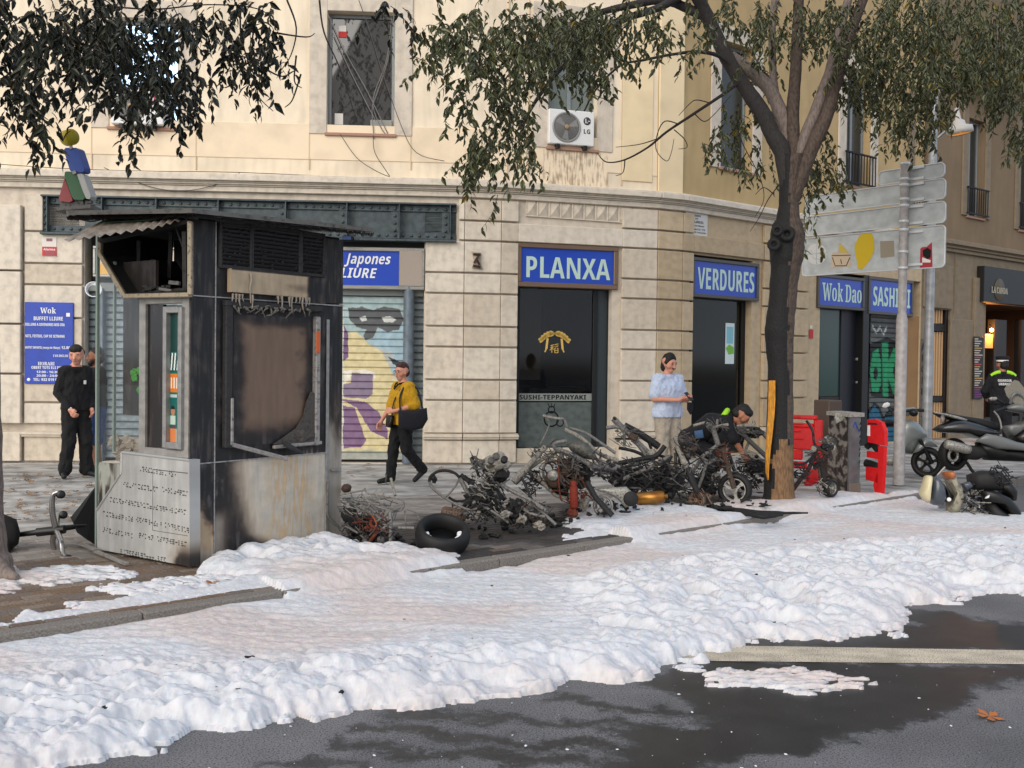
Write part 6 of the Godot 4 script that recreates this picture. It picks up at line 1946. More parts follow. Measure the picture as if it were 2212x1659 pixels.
func build_chair() -> void:
	# the office chair lying on its side at the left edge
	var t := thing("office_chair", "overturned black office chair with chromed foot lying beside the left tree", "chair")
	var d := 8.75
	var P := func(x, y, dd := 0.0): return at(x, y, d + dd)
	var chrome := mat("chrome", Color(0.62, 0.61, 0.60), 0.22, 0.85)
	var black: Material = mat("black plastic", Color(0.03, 0.03, 0.032), 0.45)
	var s := mk(); tube(s, [P.call(20, 1158, 0.0), P.call(78, 1150), P.call(124, 1144)], 0.018, 0.03, 12); tube(s, [P.call(80, 1150), P.call(140, 1143)], 0.036, 0.036, 12); obj("gas_column", s, black, t)
	for q in [[[120, 1140, 0], [113, 1105, -0.02], [114, 1072, -0.03], [122, 1064, -0.03], [132, 1064, -0.03]], [[120, 1145, 0], [114, 1170, 0.05], [122, 1205, 0.06], [131, 1222, 0.06]], [[122, 1140, 0], [124, 1118, 0.18], [132, 1108, 0.22], [138, 1108, 0.22]], [[122, 1146, 0], [132, 1170, -0.2], [136, 1196, -0.24], [145, 1204, -0.24]], [[126, 1143, 0], [160, 1138, 0.1], [186, 1136, 0.2]]]:
		var p := []
		for e in q: p.append(P.call(e[0], e[1], e[2]))
		s = mk(); tube(s, smooth(p, 4), 0.026, 0.016, 10); obj("leg", s, chrome if q[4 if q.size() > 4 else 2][0] < 160 and q.size() > 3 else black, t)
	for q in [[132, 1068, -0.03], [137, 1112, 0.22], [147, 1207, -0.24], [145, 1221, 0.06]]:
		s = mk(); disc(s, axis(P.call(q[0], q[1], q[2]), Vector3(0.3, 0.2, 1)), 0.034, 0.045, 16); disc(s, axis(P.call(q[0] - 3, q[1] + 1, q[2] + 0.03), Vector3(0.3, 0.2, 1)), 0.03, 0.02, 16); obj("castor", s, black, t)
	s = mk(); pillow(s, [P.call(-30, 1090), P.call(12, 1112), P.call(36, 1122), P.call(44, 1150), P.call(40, 1175), P.call(22, 1190), P.call(24, 1210), P.call(-30, 1220)], Vector3(0.5, 0.2, 1), 0.35, 3.0); obj("seat", s, mat("black fabric", Color(0.03, 0.03, 0.035), 0.9), t)
	t = thing("leaning_board", "black burnt panel leaning against the kiosk's left side", "panel")
	s = mk(); slab(s, [at(152, 1118, 8.95), at(210, 1046, 9.3), at(212, 1180, 8.95), at(188, 1166, 8.85), at(166, 1150, 8.8), at(158, 1130, 8.85)], Vector3(-0.4, 0.3, 0.85), 0.02); obj("sheet", s, mat("matt black board", Color(0.02, 0.02, 0.022), 0.75), t)
	t = thing("metal_strip", "bent grey metal strip on the pavement at the kiosk's foot", "scrap")
	s = mk(); bar(s, gnd(205, 1190, WALK + 0.03), gnd(275, 1219, WALK + 0.015), 0.02, 0.03); bar(s, gnd(168, 1172, WALK + 0.03), gnd(208, 1188, WALK + 0.04), 0.015, 0.04); obj("strip", s, mats["heat dulled frame"], t)

# ---------- street trees
var leaf_mesh: ArrayMesh
func make_leaf() -> ArrayMesh:   # a pointed nettle-tree leaf 9 cm long, hanging from its stalk at the origin, folded a little along the rib
	var s := mk()
	s.set_smooth_group(0)
	var rib := [Vector3(0, 0, 0), Vector3(0, -0.03, 0.003), Vector3(0, -0.06, -0.002), Vector3(0, -0.098, -0.014)]
	var wide := [0.006, 0.0235, 0.0175, 0.0]
	for sg in [-1.0, 1.0]:
		for i in 3:
			var a: Vector3 = rib[i]
			var b: Vector3 = rib[i + 1]
			var c: Vector3 = b + Vector3(sg * wide[i + 1], 0, 0.006)
			var d: Vector3 = a + Vector3(sg * wide[i], 0, 0.006)
			if wide[i + 1] > 0.0: quad(s, a, b, c, d)
			else: tri(s, a, b, d)
	return done(s)
func limb(s: SurfaceTool, pts: Array, d: float, r0: float, r1: float, sides := 10) -> PackedVector3Array:   # pts: [x, y, dd]
	var p := []
	for q in pts: p.append(at(q[0], q[1], d + (q[2] if q.size() > 2 else 0.0)))
	var sm := smooth(p, 5)
	tube(s, sm, r0, r1, sides, 0.05)
	return sm
func crown(tree: Node3D, clusters: Array, seed_: int, leaf_m: Array, twig_m: Material, focus: float) -> void:
	var r := RandomNumberGenerator.new()
	r.seed = seed_
	var where := []
	var cols := []
	var tw := mk()
	for c in clusters:   # [x, y, rx, ry, depth, spread, sprays, droop]
		for k in int(c[6] * 1.0):
			var a := r.randf() * TAU
			var q := sqrt(r.randf())
			var dd: float = c[4] + r.randf_range(-1, 1) * c[5]
			var p := at(c[0] + cos(a) * q * c[2], c[1] + sin(a) * q * c[3], dd)
			var dir := Vector3(r.randf_range(-1, 1), r.randf_range(-0.7, 0.35) - c[7] * 0.7, r.randf_range(-1, 1)).normalized()
			var n := r.randi_range(7, 13)
			var pts := PackedVector3Array([p])
			var tone := r.randf_range(0.65, 1.25)
			for i in n:
				dir = (dir + Vector3(r.randf_range(-0.25, 0.25), -0.08 - c[7] * 0.06, r.randf_range(-0.25, 0.25))).normalized()
				p += dir * 0.034
				pts.append(p)
				var yaw := r.randf() * TAU
				var b := Basis(Vector3.UP, yaw) * Basis(Vector3.RIGHT, r.randf_range(-1.25, 0.6)) * Basis(Vector3.BACK, r.randf_range(-0.8, 0.8)) * Basis(Vector3.UP, r.randf_range(-0.6, 0.6))
				where.append(Transform3D(b.scaled_local(Vector3.ONE * r.randf_range(0.65, 1.15) * focus), p))
				var t := tone * r.randf_range(0.8, 1.2)
				var yellow := 1.0 if r.randf() < 0.04 else 0.0
				cols.append(Color(t * (1.0 + 1.3 * yellow), t * (1.0 + 0.5 * yellow), t * (1.0 - 0.3 * yellow)))
			if k % 2 == 0: tube(tw, pts, 0.004, 0.0015, 3)
	var cr := hang(Node3D.new(), "crown", tree)
	obj("twigs", tw, twig_m, cr).set_meta("kind", "stuff")
	# the 300 leaves that show largest hang singly, the rest as one mass
	var order := []
	for i in where.size():
		var o: Vector3 = where[i].origin
		var v := CB.inverse() * (o - EYE)
		var seen := absf(v.x / v.z) < 0.48 and v.y / -v.z < 0.36
		order.append([(o - EYE).length() + (0.0 if seen else 100.0), i])
	order.sort_custom(func(x, y): return x[0] < y[0])
	var single := {}
	for k in mini(300, order.size()):
		var i: int = order[k][1]
		single[i] = true
		inst("leaf", leaf_mesh, leaf_m[1 + k % (leaf_m.size() - 1)], where[i], cr)
	var w2 := []
	var c2 := []
	for i in where.size():
		if not single.has(i): w2.append(where[i]); c2.append(cols[i])
	var lm: ArrayMesh = leaf_mesh.duplicate()
	lm.surface_set_material(0, leaf_m[0])
	many("foliage", lm, w2, cr, c2)
func leaf_set(key: String, c: Color) -> Array:
	var o := []
	for i in 4:
		var m := mat("%s leaf %d" % [key, i], c if i == 0 else c * [1.0, 0.8, 1.0, 1.25][i], 0.42)
		m.vertex_color_use_as_albedo = i == 0
		m.backlight_enabled = true
		m.backlight = Color(0.10, 0.13, 0.03)
		o.append(m)
	return o
func build_trees() -> void:
	leaf_mesh = make_leaf()
	var bark := mat("grey bark", Color(0.50, 0.45, 0.42), 0.85, 0, ntex("bark", 0.03, 0.65, 1.2, FastNoiseLite.TYPE_SIMPLEX_SMOOTH, 5), Vector3(2.2, 0.7, 2.2), ntex("bark_relief", 0.05, 0, 1, FastNoiseLite.TYPE_SIMPLEX_SMOOTH, 4), 0.5)
	var dark_bark := mat("scorched branch bark", Color(0.20, 0.185, 0.18), 0.85, 0, tex["bark"], Vector3(2.2, 0.8, 2.2), tex["bark_relief"], 0.5)
	# --- the burnt tree
	var t := thing("street_tree", "burnt street tree whose trunk forks beside the Verdures sign", "tree", "nettle trees along the kerb")
	var base := gnd(1685, 1088, WALK)
	var d := -base.z
	var px := F / d
	# trunk: rings of uneven outline; black on the road side, brown on the other, bare wood at the foot
	var prof := [[1096, 1643, 1722], [1088, 1646, 1720], [1060, 1650, 1715], [1020, 1652, 1714], [960, 1656, 1714], [880, 1658, 1713], [800, 1659, 1713], [745, 1655, 1713], [715, 1652, 1714], [690, 1655, 1716], [660, 1660, 1719], [620, 1663, 1722], [580, 1666, 1728], [555, 1664, 1735], [530, 1663, 1737], [505, 1664, 1737], [488, 1668, 1733], [470, 1678, 1727], [440, 1683, 1725], [400, 1684, 1727], [370, 1684, 1731], [350, 1683, 1734], [335, 1684, 1738]]
	var rings := []
	var fine := []
	for i in prof.size() - 1:
		for k in 6:
			var tt := k / 6.0
			var sm := tt * tt * (3 - 2 * tt)
			fine.append([lerpf(prof[i][0], prof[i + 1][0], tt), lerpf(prof[i][1], prof[i + 1][1], sm), lerpf(prof[i][2], prof[i + 1][2], sm)])
	fine.append(prof[-1])
	var nt := noise("trunk", 2.4, 3)
	var sides := 30
	for q in fine:
		var c := at((q[1] + q[2]) / 2.0, q[0], d)
		var r: float = (q[2] - q[1]) / 2.0 / px
		var ring_ := []
		for k in sides:
			var a := TAU * k / sides
			var rr := r * (1.0 + 0.06 * nt.get_noise_3d(cos(a) * 0.6, c.y * 1.2, sin(a) * 0.6))
			ring_.append(c + Vector3(cos(a) * rr, 0, sin(a) * rr))
		rings.append(ring_)
	var st := [mk(), mk(), mk()]   # scorched, brown bark, bare wood
	for s in st: s.set_smooth_group(0)
	var nb := noise("burn", 3.0, 3)
	for i in rings.size() - 1:
		for k in sides:
			var k2 := (k + 1) % sides
			var p: Vector3 = (rings[i][k] + rings[i + 1][k2]) / 2.0
			var a := atan2(p.z - base.z, p.x - base.x)
			var w := nb.get_noise_3d(p.x * 1.5, p.y * 0.8, p.z * 1.5)
			var away := cos(a + 0.15)   # +1 on the right-hand side
			var which := 0 if away < -0.12 + 0.35 * w + (0.5 if p.y < 2.0 else 0.0) * smoothstep(2.2, 1.4, p.y) * 0.55 else 1
			if p.y < 0.12 + 0.66 + w * 0.25 and away > -0.72 + w * 0.3: which = 2
			quad(st[which], rings[i][k], rings[i + 1][k], rings[i + 1][k2], rings[i][k2])
	var tr := hang(Node3D.new(), "trunk", t)
	obj("charred_bark", st[0], mat("charred bark", Color(0.045, 0.043, 0.046), 0.75, 0, ntex("char_bark", 0.04, 0.45, 1.9), Vector3(1.8, 0.8, 1.8), tex["bark_relief"], 0.8), tr)
	obj("brown_bark", st[1], mat("heat browned bark", Color(0.34, 0.285, 0.245), 0.8, 0, ntex("brown_bark", 0.03, 0.45, 1.35, FastNoiseLite.TYPE_SIMPLEX_SMOOTH, 5), Vector3(2.0, 0.8, 2.0), tex["bark_relief"], 0.6), tr)
	obj("bare_wood", st[2], mat("bare wood", Color(0.50, 0.38, 0.26), 0.8, 0, ntex("wood_streak", 0.03, 0.6, 1.2), Vector3(2.2, 0.5, 2.2), tex["bark_relief"], 0.5), tr)
	var s := mk()
	for q in [[1679, 498, 0.045], [1700, 505, 0.06], [1672, 528, 0.05]]:
		ring(s, axis(at(q[0], q[1], d - 0.215), Vector3(-0.25, 0.1, 1)), q[2], q[2] * 0.55, q[2] * 0.6, 18, 8)
	obj("knots", s, mats["charred bark"], tr)
	# strip of yellow-orange inner wood where the bark has split off
	s = mk()
	var ys := [822, 860, 900, 945, 980, 1020, 1037]
	var xl := [1661, 1660, 1659, 1656, 1654, 1654, 1658]
	var xr := [1675, 1675, 1673, 1668, 1664, 1661, 1661]
	for i in 6:
		quad(s, at(xl[i], ys[i], d - 0.13), at(xl[i + 1], ys[i + 1], d - 0.13), at(xr[i + 1], ys[i + 1], d - 0.175), at(xr[i], ys[i], d - 0.175))
		quad(s, at(xl[i], ys[i], d - 0.13), at(xl[i + 1], ys[i + 1], d - 0.13), at(xl[i + 1] - 1, ys[i + 1], d), at(xl[i] - 1, ys[i], d))
	obj("split_wood", s, mat("split orange wood", Color(0.80, 0.55, 0.16), 0.8, 0, tex["wood_streak"], Vector3(3, 0.5, 3)), tr)
	var L := hang(Node3D.new(), "limbs", t)
	s = mk(); limb(s, [[1706, 420], [1690, 330], [1668, 290], [1648, 246], [1610, 190], [1570, 125], [1530, 40], [1490, -40, -0.2]], d, 0.105, 0.075, 12); obj("limb", s, dark_bark, L)
	s = mk(); limb(s, [[1706, 420, 0.02], [1702, 320, 0.12], [1688, 250, 0.15], [1660, 190, 0.15], [1615, 150, 0.1], [1578, 122, 0.05]], d, 0.09, 0.07, 10); obj("limb", s, bark, L)
	s = mk(); limb(s, [[1708, 420], [1714, 320, 0.05], [1712, 250, 0.1], [1719, 150, 0.15], [1724, 40, 0.2], [1730, -120, 0.2]], d, 0.085, 0.055, 10); obj("limb", s, mats["heat browned bark"], L)
	s = mk(); limb(s, [[1709, 420], [1738, 300], [1760, 245], [1780, 190], [1796, 140], [1815, 60], [1850, -60]], d, 0.075, 0.045, 10); obj("limb", s, bark, L)
	s = mk(); limb(s, [[1710, 430, 0.0], [1752, 322, -0.05], [1785, 250, -0.05], [1806, 170], [1830, 90], [1860, 10, 0.1], [1900, -90, 0.2]], d, 0.095, 0.05, 10); obj("limb", s, mats["heat browned bark"], L)
	s = mk(); limb(s, [[1690, 260, 0.4], [1672, 180, 0.5], [1668, 60, 0.6], [1680, -60, 0.6]], d, 0.05, 0.04, 8); obj("limb", s, bark, L)
	s = mk(); limb(s, [[1530, 40], [1440, 2], [1360, 12], [1290, 30], [1240, 60], [1180, 80, -0.6]], d, 0.06, 0.02, 8); obj("limb", s, dark_bark, L)
	s = mk(); limb(s, [[1490, -20], [1420, 18, -0.3], [1340, 45, -0.6], [1280, 92, -0.9], [1210, 150, -1.2], [1150, 230, -1.4], [1120, 300, -1.5]], d, 0.05, 0.012, 7); obj("limb", s, dark_bark, L)
	s = mk(); limb(s, [[1604, 170], [1560, 125, -0.1], [1510, 112, -0.3], [1450, 118, -0.5], [1390, 130, -0.6], [1340, 142, -0.7], [1290, 190, -0.8], [1262, 240, -0.9]], d, 0.026, 0.008, 6); obj("limb", s, dark_bark, L)
	s = mk()
	limb(s, [[1610, 168], [1560, 205, -0.1], [1500, 245, -0.2], [1440, 285, -0.3], [1400, 318, -0.3], [1350, 345, -0.3], [1310, 350, -0.3], [1290, 330, -0.3]], d, 0.022, 0.005, 6)
	for q in [[[1532, 222], [1505, 216], [1490, 224], [1466, 250]], [[1466, 268], [1436, 262], [1420, 290], [1418, 325], [1440, 348], [1450, 330], [1456, 300]], [[1420, 300], [1380, 312], [1330, 318]], [[1500, 245], [1520, 262], [1540, 250], [1580, 205]], [[1456, 280], [1478, 300], [1484, 318], [1466, 322]], [[1350, 345], [1346, 372], [1330, 380]], [[1292, 140], [1270, 190], [1300, 212], [1318, 208]]]: limb(s, q, d - 0.3, 0.007, 0.003, 4)
	for q in [[[1720, 375], [1735, 420], [1748, 460], [1745, 480]], [[1690, 390], [1660, 430], [1640, 470], [1620, 500]], [[1672, 420], [1650, 405], [1632, 420]], [[1590, 240], [1600, 300], [1640, 380], [1650, 430], [1630, 470]], [[1612, 330], [1600, 360], [1622, 400]]]: limb(s, q, d + 0.3, 0.007, 0.003, 4)
	obj("bare_twigs", s, mat("twig bark", Color(0.17, 0.14, 0.12), 0.85), L)
	var ls := leaf_set("burnt tree", Color(0.33, 0.345, 0.225))  # paler leaf colour holds the light falling on this tree
	crown(t, [
		# x, y, rx, ry, depth, spread, sprays, droop
		[1010, 90, 90, 70, 9.6, 0.8, 30, 0.3], [1080, 70, 110, 80, 9.8, 0.9, 60, 0.3], [950, 60, 50, 40, 9.2, 0.5, 10, 0.3], [1060, 170, 70, 50, 9.7, 0.7, 24, 0.5], [920, 128, 34, 14, 9.2, 0.3, 5, 0.1], [1180, 50, 100, 60, 10.2, 1.0, 60, 0.3], [1150, 120, 80, 60, 10.0, 0.9, 34, 0.4], [1095, 240, 50, 40, 9.8, 0.5, 20, 0.5], [1070, 300, 62, 42, 9.7, 0.5, 30, 0.5], [1030, 330, 30, 25, 9.6, 0.3, 7, 0.5], [1000, 215, 36, 30, 9.5, 0.4, 7, 0.5], [1130, 290, 30, 50, 10.0, 0.4, 9, 0.6], [1045, 362, 20, 16, 9.6, 0.2, 3, 0.4], [1085, 425, 12, 12, 9.8, 0.2, 1, 0.4],
		[1270, 70, 90, 60, 10.8, 1.0, 50, 0.4], [1330, 30, 90, 40, 11.0, 1.0, 45, 0.3], [1420, 40, 60, 40, 11.2, 0.8, 14, 0.4], [1250, 130, 60, 30, 10.8, 0.6, 18, 0.5], [1370, 95, 50, 28, 11.2, 0.6, 8, 0.5], [1310, 170, 26, 20, 11.0, 0.4, 4, 0.5], [1430, 60, 90, 22, 11.3, 0.5, 8, 0.8],
		[1530, 120, 40, 30, 11.5, 0.5, 5, 0.6], [1560, 30, 60, 40, 12.0, 0.8, 18, 0.5], [1570, 270, 34, 60, 12.6, 0.5, 13, 0.8], [1620, 230, 36, 60, 12.8, 0.6, 12, 0.8], [1590, 340, 30, 34, 12.6, 0.4, 7, 0.7], [1640, 320, 30, 50, 12.9, 0.5, 7, 0.7], [1520, 300, 12, 10, 12.2, 0.2, 2, 0.5], [1650, 60, 60, 70, 12.8, 0.8, 30, 0.6], [1700, 30, 60, 50, 12.6, 0.9, 30, 0.6], [1640, 150, 40, 40, 13.0, 0.6, 12, 0.7],
		[1780, 40, 70, 60, 12.6, 1.0, 60, 0.6], [1870, 60, 80, 90, 12.8, 1.2, 95, 0.6], [1960, 60, 90, 100, 12.6, 1.4, 120, 0.6], [2060, 70, 90, 110, 12.4, 1.4, 125, 0.6], [2160, 80, 80, 120, 12.0, 1.4, 120, 0.6], [2230, 60, 60, 130, 11.6, 1.2, 80, 0.6],
		[1840, 170, 50, 50, 13.0, 0.8, 36, 0.7], [1930, 180, 70, 60, 12.8, 1.0, 58, 0.8], [1990, 220, 60, 60, 12.6, 0.8, 40, 0.8], [2070, 150, 60, 50, 12.4, 0.8, 36, 0.8], [2150, 180, 50, 50, 12.2, 0.7, 26, 0.8], [2205, 240, 24, 60, 12.0, 0.5, 22, 0.8], [1985, 270, 34, 36, 12.6, 0.5, 12, 0.9], [1900, 250, 40, 60, 12.8, 0.5, 14, 0.9], [1800, 350, 46, 40, 13.2, 0.5, 16, 0.8], [1770, 310, 40, 60, 13.4, 0.6, 16, 0.8], [1770, 395, 40, 24, 13.2, 0.4, 7, 0.8], [1765, 420, 14, 10, 12.0, 0.2, 1, 0.6], [1752, 460, 8, 40, 12.2, 0.1, 3, 0.9],
		# above the picture
		[1500, -260, 500, 220, 11.5, 2.5, 260, 0.2], [1950, -300, 420, 240, 12.5, 2.5, 300, 0.2], [1100, -200, 260, 160, 10.0, 1.5, 120, 0.2]], 41, ls, mats["twig bark"], 0.88)
	# --- the tree at the left edge
	t = thing("street_tree", "leafy street tree at the left edge with leaves hanging before the window", "tree", "nettle trees along the kerb")
	s = mk()
	var b2 := gnd(-14, 1246, WALK)
	var d2 := -b2.z
	limb(s, [[-22, 1262], [-24, 1235], [-36, 1190], [-44, 1080], [-46, 900], [-56, 640], [-70, 380], [-60, 180]], d2, 0.18, 0.13, 16)
	tube(s, smooth([at(-20, 1215, d2 - 0.05), at(8, 1238, d2 - 0.12), at(38, 1247, d2 - 0.2)], 4), 0.10, 0.02, 10)
	obj("trunk", s, bark, t)
	var L2 := hang(Node3D.new(), "limbs", t)
	for q in [[[-60, 220], [-40, 40, -0.2], [40, -90, -0.5], [200, -200, -0.5]], [[-70, 330], [-160, 100], [-260, -160]], [[-60, 200], [-20, -60, 0.3], [60, -300, 0.4]]]:
		s = mk(); limb(s, q, d2, 0.09, 0.03, 8); obj("limb", s, bark, L2)
	s = mk()
	for q in [[[60, 80, 0], [150, 120, 0], [260, 130, 0], [330, 170, 0]], [[200, 10], [330, 20], [450, 10], [560, 20], [600, 60]], [[560, 20], [545, 90], [560, 160], [575, 185]], [[520, 10], [520, 70], [535, 130], [552, 170], [560, 210], [590, 240]], [[620, 0], [640, 60], [628, 120], [600, 160]], [[590, 70], [660, 80], [680, 72]], [[545, 130], [520, 150], [500, 190]], [[640, 120], [636, 175], [652, 190]], [[650, 160], [632, 215], [615, 232]], [[575, 150], [610, 165], [640, 150]], [[690, 0], [700, 70], [735, 150], [770, 260]]]: limb(s, q, d2 + 0.8, 0.008, 0.003, 4)
	obj("bare_twigs", s, mats["twig bark"], L2)
	ls = leaf_set("left tree", Color(0.19, 0.20, 0.16))  # leaf colour darkened to hold the backlit silhouette
	crown(t, [
		[60, 40, 100, 60, 7.6, 0.8, 30, 0.4], [170, 40, 110, 60, 7.8, 0.9, 35, 0.4], [300, 40, 110, 60, 7.9, 0.9, 42, 0.4], [390, 40, 60, 50, 8.0, 0.7, 17, 0.4], [60, 130, 60, 60, 7.6, 0.6, 19, 0.6], [40, 200, 30, 34, 7.5, 0.4, 7, 0.7], [62, 255, 24, 36, 7.5, 0.3, 6, 0.8], [95, 180, 24, 24, 7.5, 0.3, 4, 0.7], [165, 90, 50, 40, 7.7, 0.6, 11, 0.6], [250, 130, 60, 50, 7.8, 0.6, 20, 0.6], [330, 130, 60, 60, 7.9, 0.6, 23, 0.6], [395, 140, 34, 60, 8.0, 0.5, 11, 0.6], [290, 190, 26, 50, 7.8, 0.3, 6, 0.8], [320, 235, 14, 40, 7.8, 0.2, 3, 0.9], [370, 190, 34, 40, 7.9, 0.4, 7, 0.7], [404, 215, 12, 26, 8.0, 0.2, 2, 0.8], [205, 120, 20, 20, 7.7, 0.3, 2, 0.7],
		[490, 30, 50, 34, 8.6, 0.5, 9, 0.5], [570, 30, 40, 36, 8.6, 0.5, 11, 0.5], [550, 110, 34, 30, 8.6, 0.4, 9, 0.7], [580, 80, 24, 34, 8.6, 0.4, 8, 0.7], [505, 90, 22, 30, 8.6, 0.3, 5, 0.7], [456, 170, 8, 10, 8.4, 0.1, 1, 0.5], [570, 145, 12, 20, 8.6, 0.2, 3, 0.8], [840, 8, 40, 14, 9.0, 0.3, 5, 0.3],
		[-160, 60, 130, 160, 7.8, 1.0, 120, 0.4], [100, -220, 420, 180, 8.0, 1.6, 330, 0.3], [520, -170, 180, 110, 8.8, 1.0, 70, 0.3], [330, -1050, 640, 420, 8.0, 2.2, 520, 0.3]], 77, ls, mats["twig bark"], 0.92)

# ---------- motorcycles: burnt frames and the ones still standing
var wc := [0.0, 0.0, 1.0]   # measuring grid: origin and scale in photo units
var wd := 10.0
var wt: Node3D
func wr(called: String, label: String, grid: Array, d: float) -> void:
	wc = grid; wd = d
	wt = thing(called, label, "motorcycle", "burnt motorcycles along the kerb")
func P(x: float, y: float, dd := 0.0) -> Vector3:
	return at(wc[0] + wc[2] * x, wc[1] + wc[2] * y, wd + dd)
func M(r: float) -> float:
	return r * wc[2] * wd / F
func T(called: String, list: Array, r: float, m: Material, r1 := -1.0, n := 3, parent = null) -> void:   # a bent tube
	var p := []
	for q in list: p.append(P(q[0], q[1], q[2] if q.size() > 2 else 0.0))
	var s := mk()
	tube(s, smooth(p, n) if n > 1 else p, M(r) * 1.2, M(r1) * 1.2 if r1 > 0 else -1.0, 8, 0.015)
	obj(called, s, m, wt if parent == null else parent)
func Lu(called: String, x: float, y: float, sx: float, sy: float, m: Material, rough := 0.5, dd := 0.0, n := 7, deep := -1.0) -> void:
	var s := mk()
	lump(s, Transform3D(Basis(Vector3.UP, x * 0.1), P(x, y, dd)), Vector3(M(sx * 2), M(sy * 2), M(deep * 2) if deep > 0 else M(minf(sx, sy) * 2)), rough, int(x + y), n)
	obj(called, s, m, wt)
func Pi(called: String, list: Array, th: float, m: Material, dd := 0.0, nrm := Vector3(0, 0.1, 1), sq := 3.0) -> void:
	var p := []
	for q in list: p.append(P(q[0], q[1], dd + (q[2] if q.size() > 2 else 0.0)))
	var s := mk()
	pillow(s, p, nrm, th, sq, 4)
	obj(called, s, m, wt)
func wheel(x: float, y: float, r: float, face_: Vector3, tyre, rim: Material, spokes: int, wide := 0.10, burnt := false, dd := 0.0) -> void:
	var w := hang(Node3D.new(), "wheel", wt)
	var t := axis(P(x, y, dd), face_)
	var R := M(r)
	var s := mk()
	if tyre:
		ring(s, t, R * 0.82, R * 0.20, wide * 0.5, 36, 10)
		obj("tyre", s, tyre, w)
		s = mk()
	ring(s, t, R * 0.64, R * 0.05, wide * 0.38, 36, 8)
	if burnt: ring(s, t.translated_local(Vector3.UP * 0.02), R * 0.78, R * 0.03, wide * 0.2, 30, 6)
	obj("rim", s, rim, w)
	for k in spokes:
		s = mk()
		var a := TAU * k / spokes + 0.35
		var u := Vector3(cos(a), 0, sin(a))
		var v := Vector3(-sin(a), 0, cos(a))
		var q := []
		for e in [[0.12, -0.10], [0.40, -0.075], [0.64, -0.15], [0.64, 0.15], [0.40, 0.075], [0.12, 0.10]]: q.append(t * ((u * e[0] + v * e[1] * (1.0 if spokes < 6 else 0.4)) * R + Vector3.UP * wide * 0.2))
		slab(s, q, t.basis.y, wide * 0.4)
		obj("spoke", s, rim, w)
	s = mk(); disc(s, t, R * 0.2, wide * 0.9, 18); obj("hub", s, rim, w)
func clutter(x: float, y: float, rx: float, ry: float, n: int, ms: Array, seed_: int, thick := 7.0) -> void:   # charred cables, brackets, fins and drips too small to tell apart
	var r := RandomNumberGenerator.new()
	r.seed = seed_
	for mi in ms.size():
		var s := mk()
		for i in int(n * 1.6) / ms.size():
			var a := r.randf() * TAU
			var q := sqrt(r.randf())
			var c := P(x + cos(a) * q * rx, y + sin(a) * q * ry, r.randf_range(-0.22, 0.22))
			var k := r.randf()
			var L: float = M(r.randf_range(20, 80) if k < 0.66 else r.randf_range(18, 62))
			var dir := Vector3(r.randf_range(-1, 1), r.randf_range(-0.9, 0.9), r.randf_range(-0.7, 0.7)).normalized()
			if r.randf() < 0.4: dir = (dir * 0.5 + Vector3(0.8, -0.45, 0.2)).normalized()
			if k < 0.66:
				var side := dir.cross(Vector3(r.randf_range(-1, 1), r.randf_range(-1, 1), 0.3)).normalized() * L * r.randf_range(0.1, 0.5)
				tube(s, smooth([c - dir * L, c + side * (1.0 if k < 0.3 else 0.1), c + dir * L], 3), M(thick * r.randf_range(0.3, 1.1)), M(thick * r.randf_range(0.3, 0.9)), 5, 0.06)
			elif k < 0.82:
				bx(s, axis(c, dir), Vector3(L * 0.5, L * 0.22, L * 0.35), L * 0.05)
			elif k < 0.92:
				disc(s, axis(c, dir + Vector3(0, 0, 1)), L * 0.33, L * 0.22, 10)
			else:
				lump(s, Transform3D(Basis(), c), Vector3(L, L * 0.7, L * 0.7), 0.8, i, 5)
		obj("burnt_debris", s, ms[mi], wt).set_meta("kind", "stuff")
func fins(x: float, y: float, w: float, h: float, m: Material, tilt := 0.0, dd := 0.0) -> void:   # an engine block with cooling fins
	var s := mk()
	var t := Transform3D(Basis(Vector3.BACK, tilt), P(x, y, dd))
	bx(s, t, Vector3(M(w), M(h), M(w) * 0.9), M(w) * 0.08)
	for k in 6: bx(s, t.translated_local(Vector3(0, M(h) * (k / 6.0 - 0.42), 0)), Vector3(M(w) * 1.18, M(h) * 0.06, M(w) * 1.05))
	disc(s, axis(t * Vector3(0, 0, M(w) * 0.5), t.basis.z), M(w) * 0.36, M(w) * 0.25, 18)
	disc(s, axis(t * Vector3(M(w) * 0.5, -M(h) * 0.5, M(w) * 0.3), t.basis.z), M(w) * 0.42, M(w) * 0.3, 18)
	obj("engine", s, m, wt)
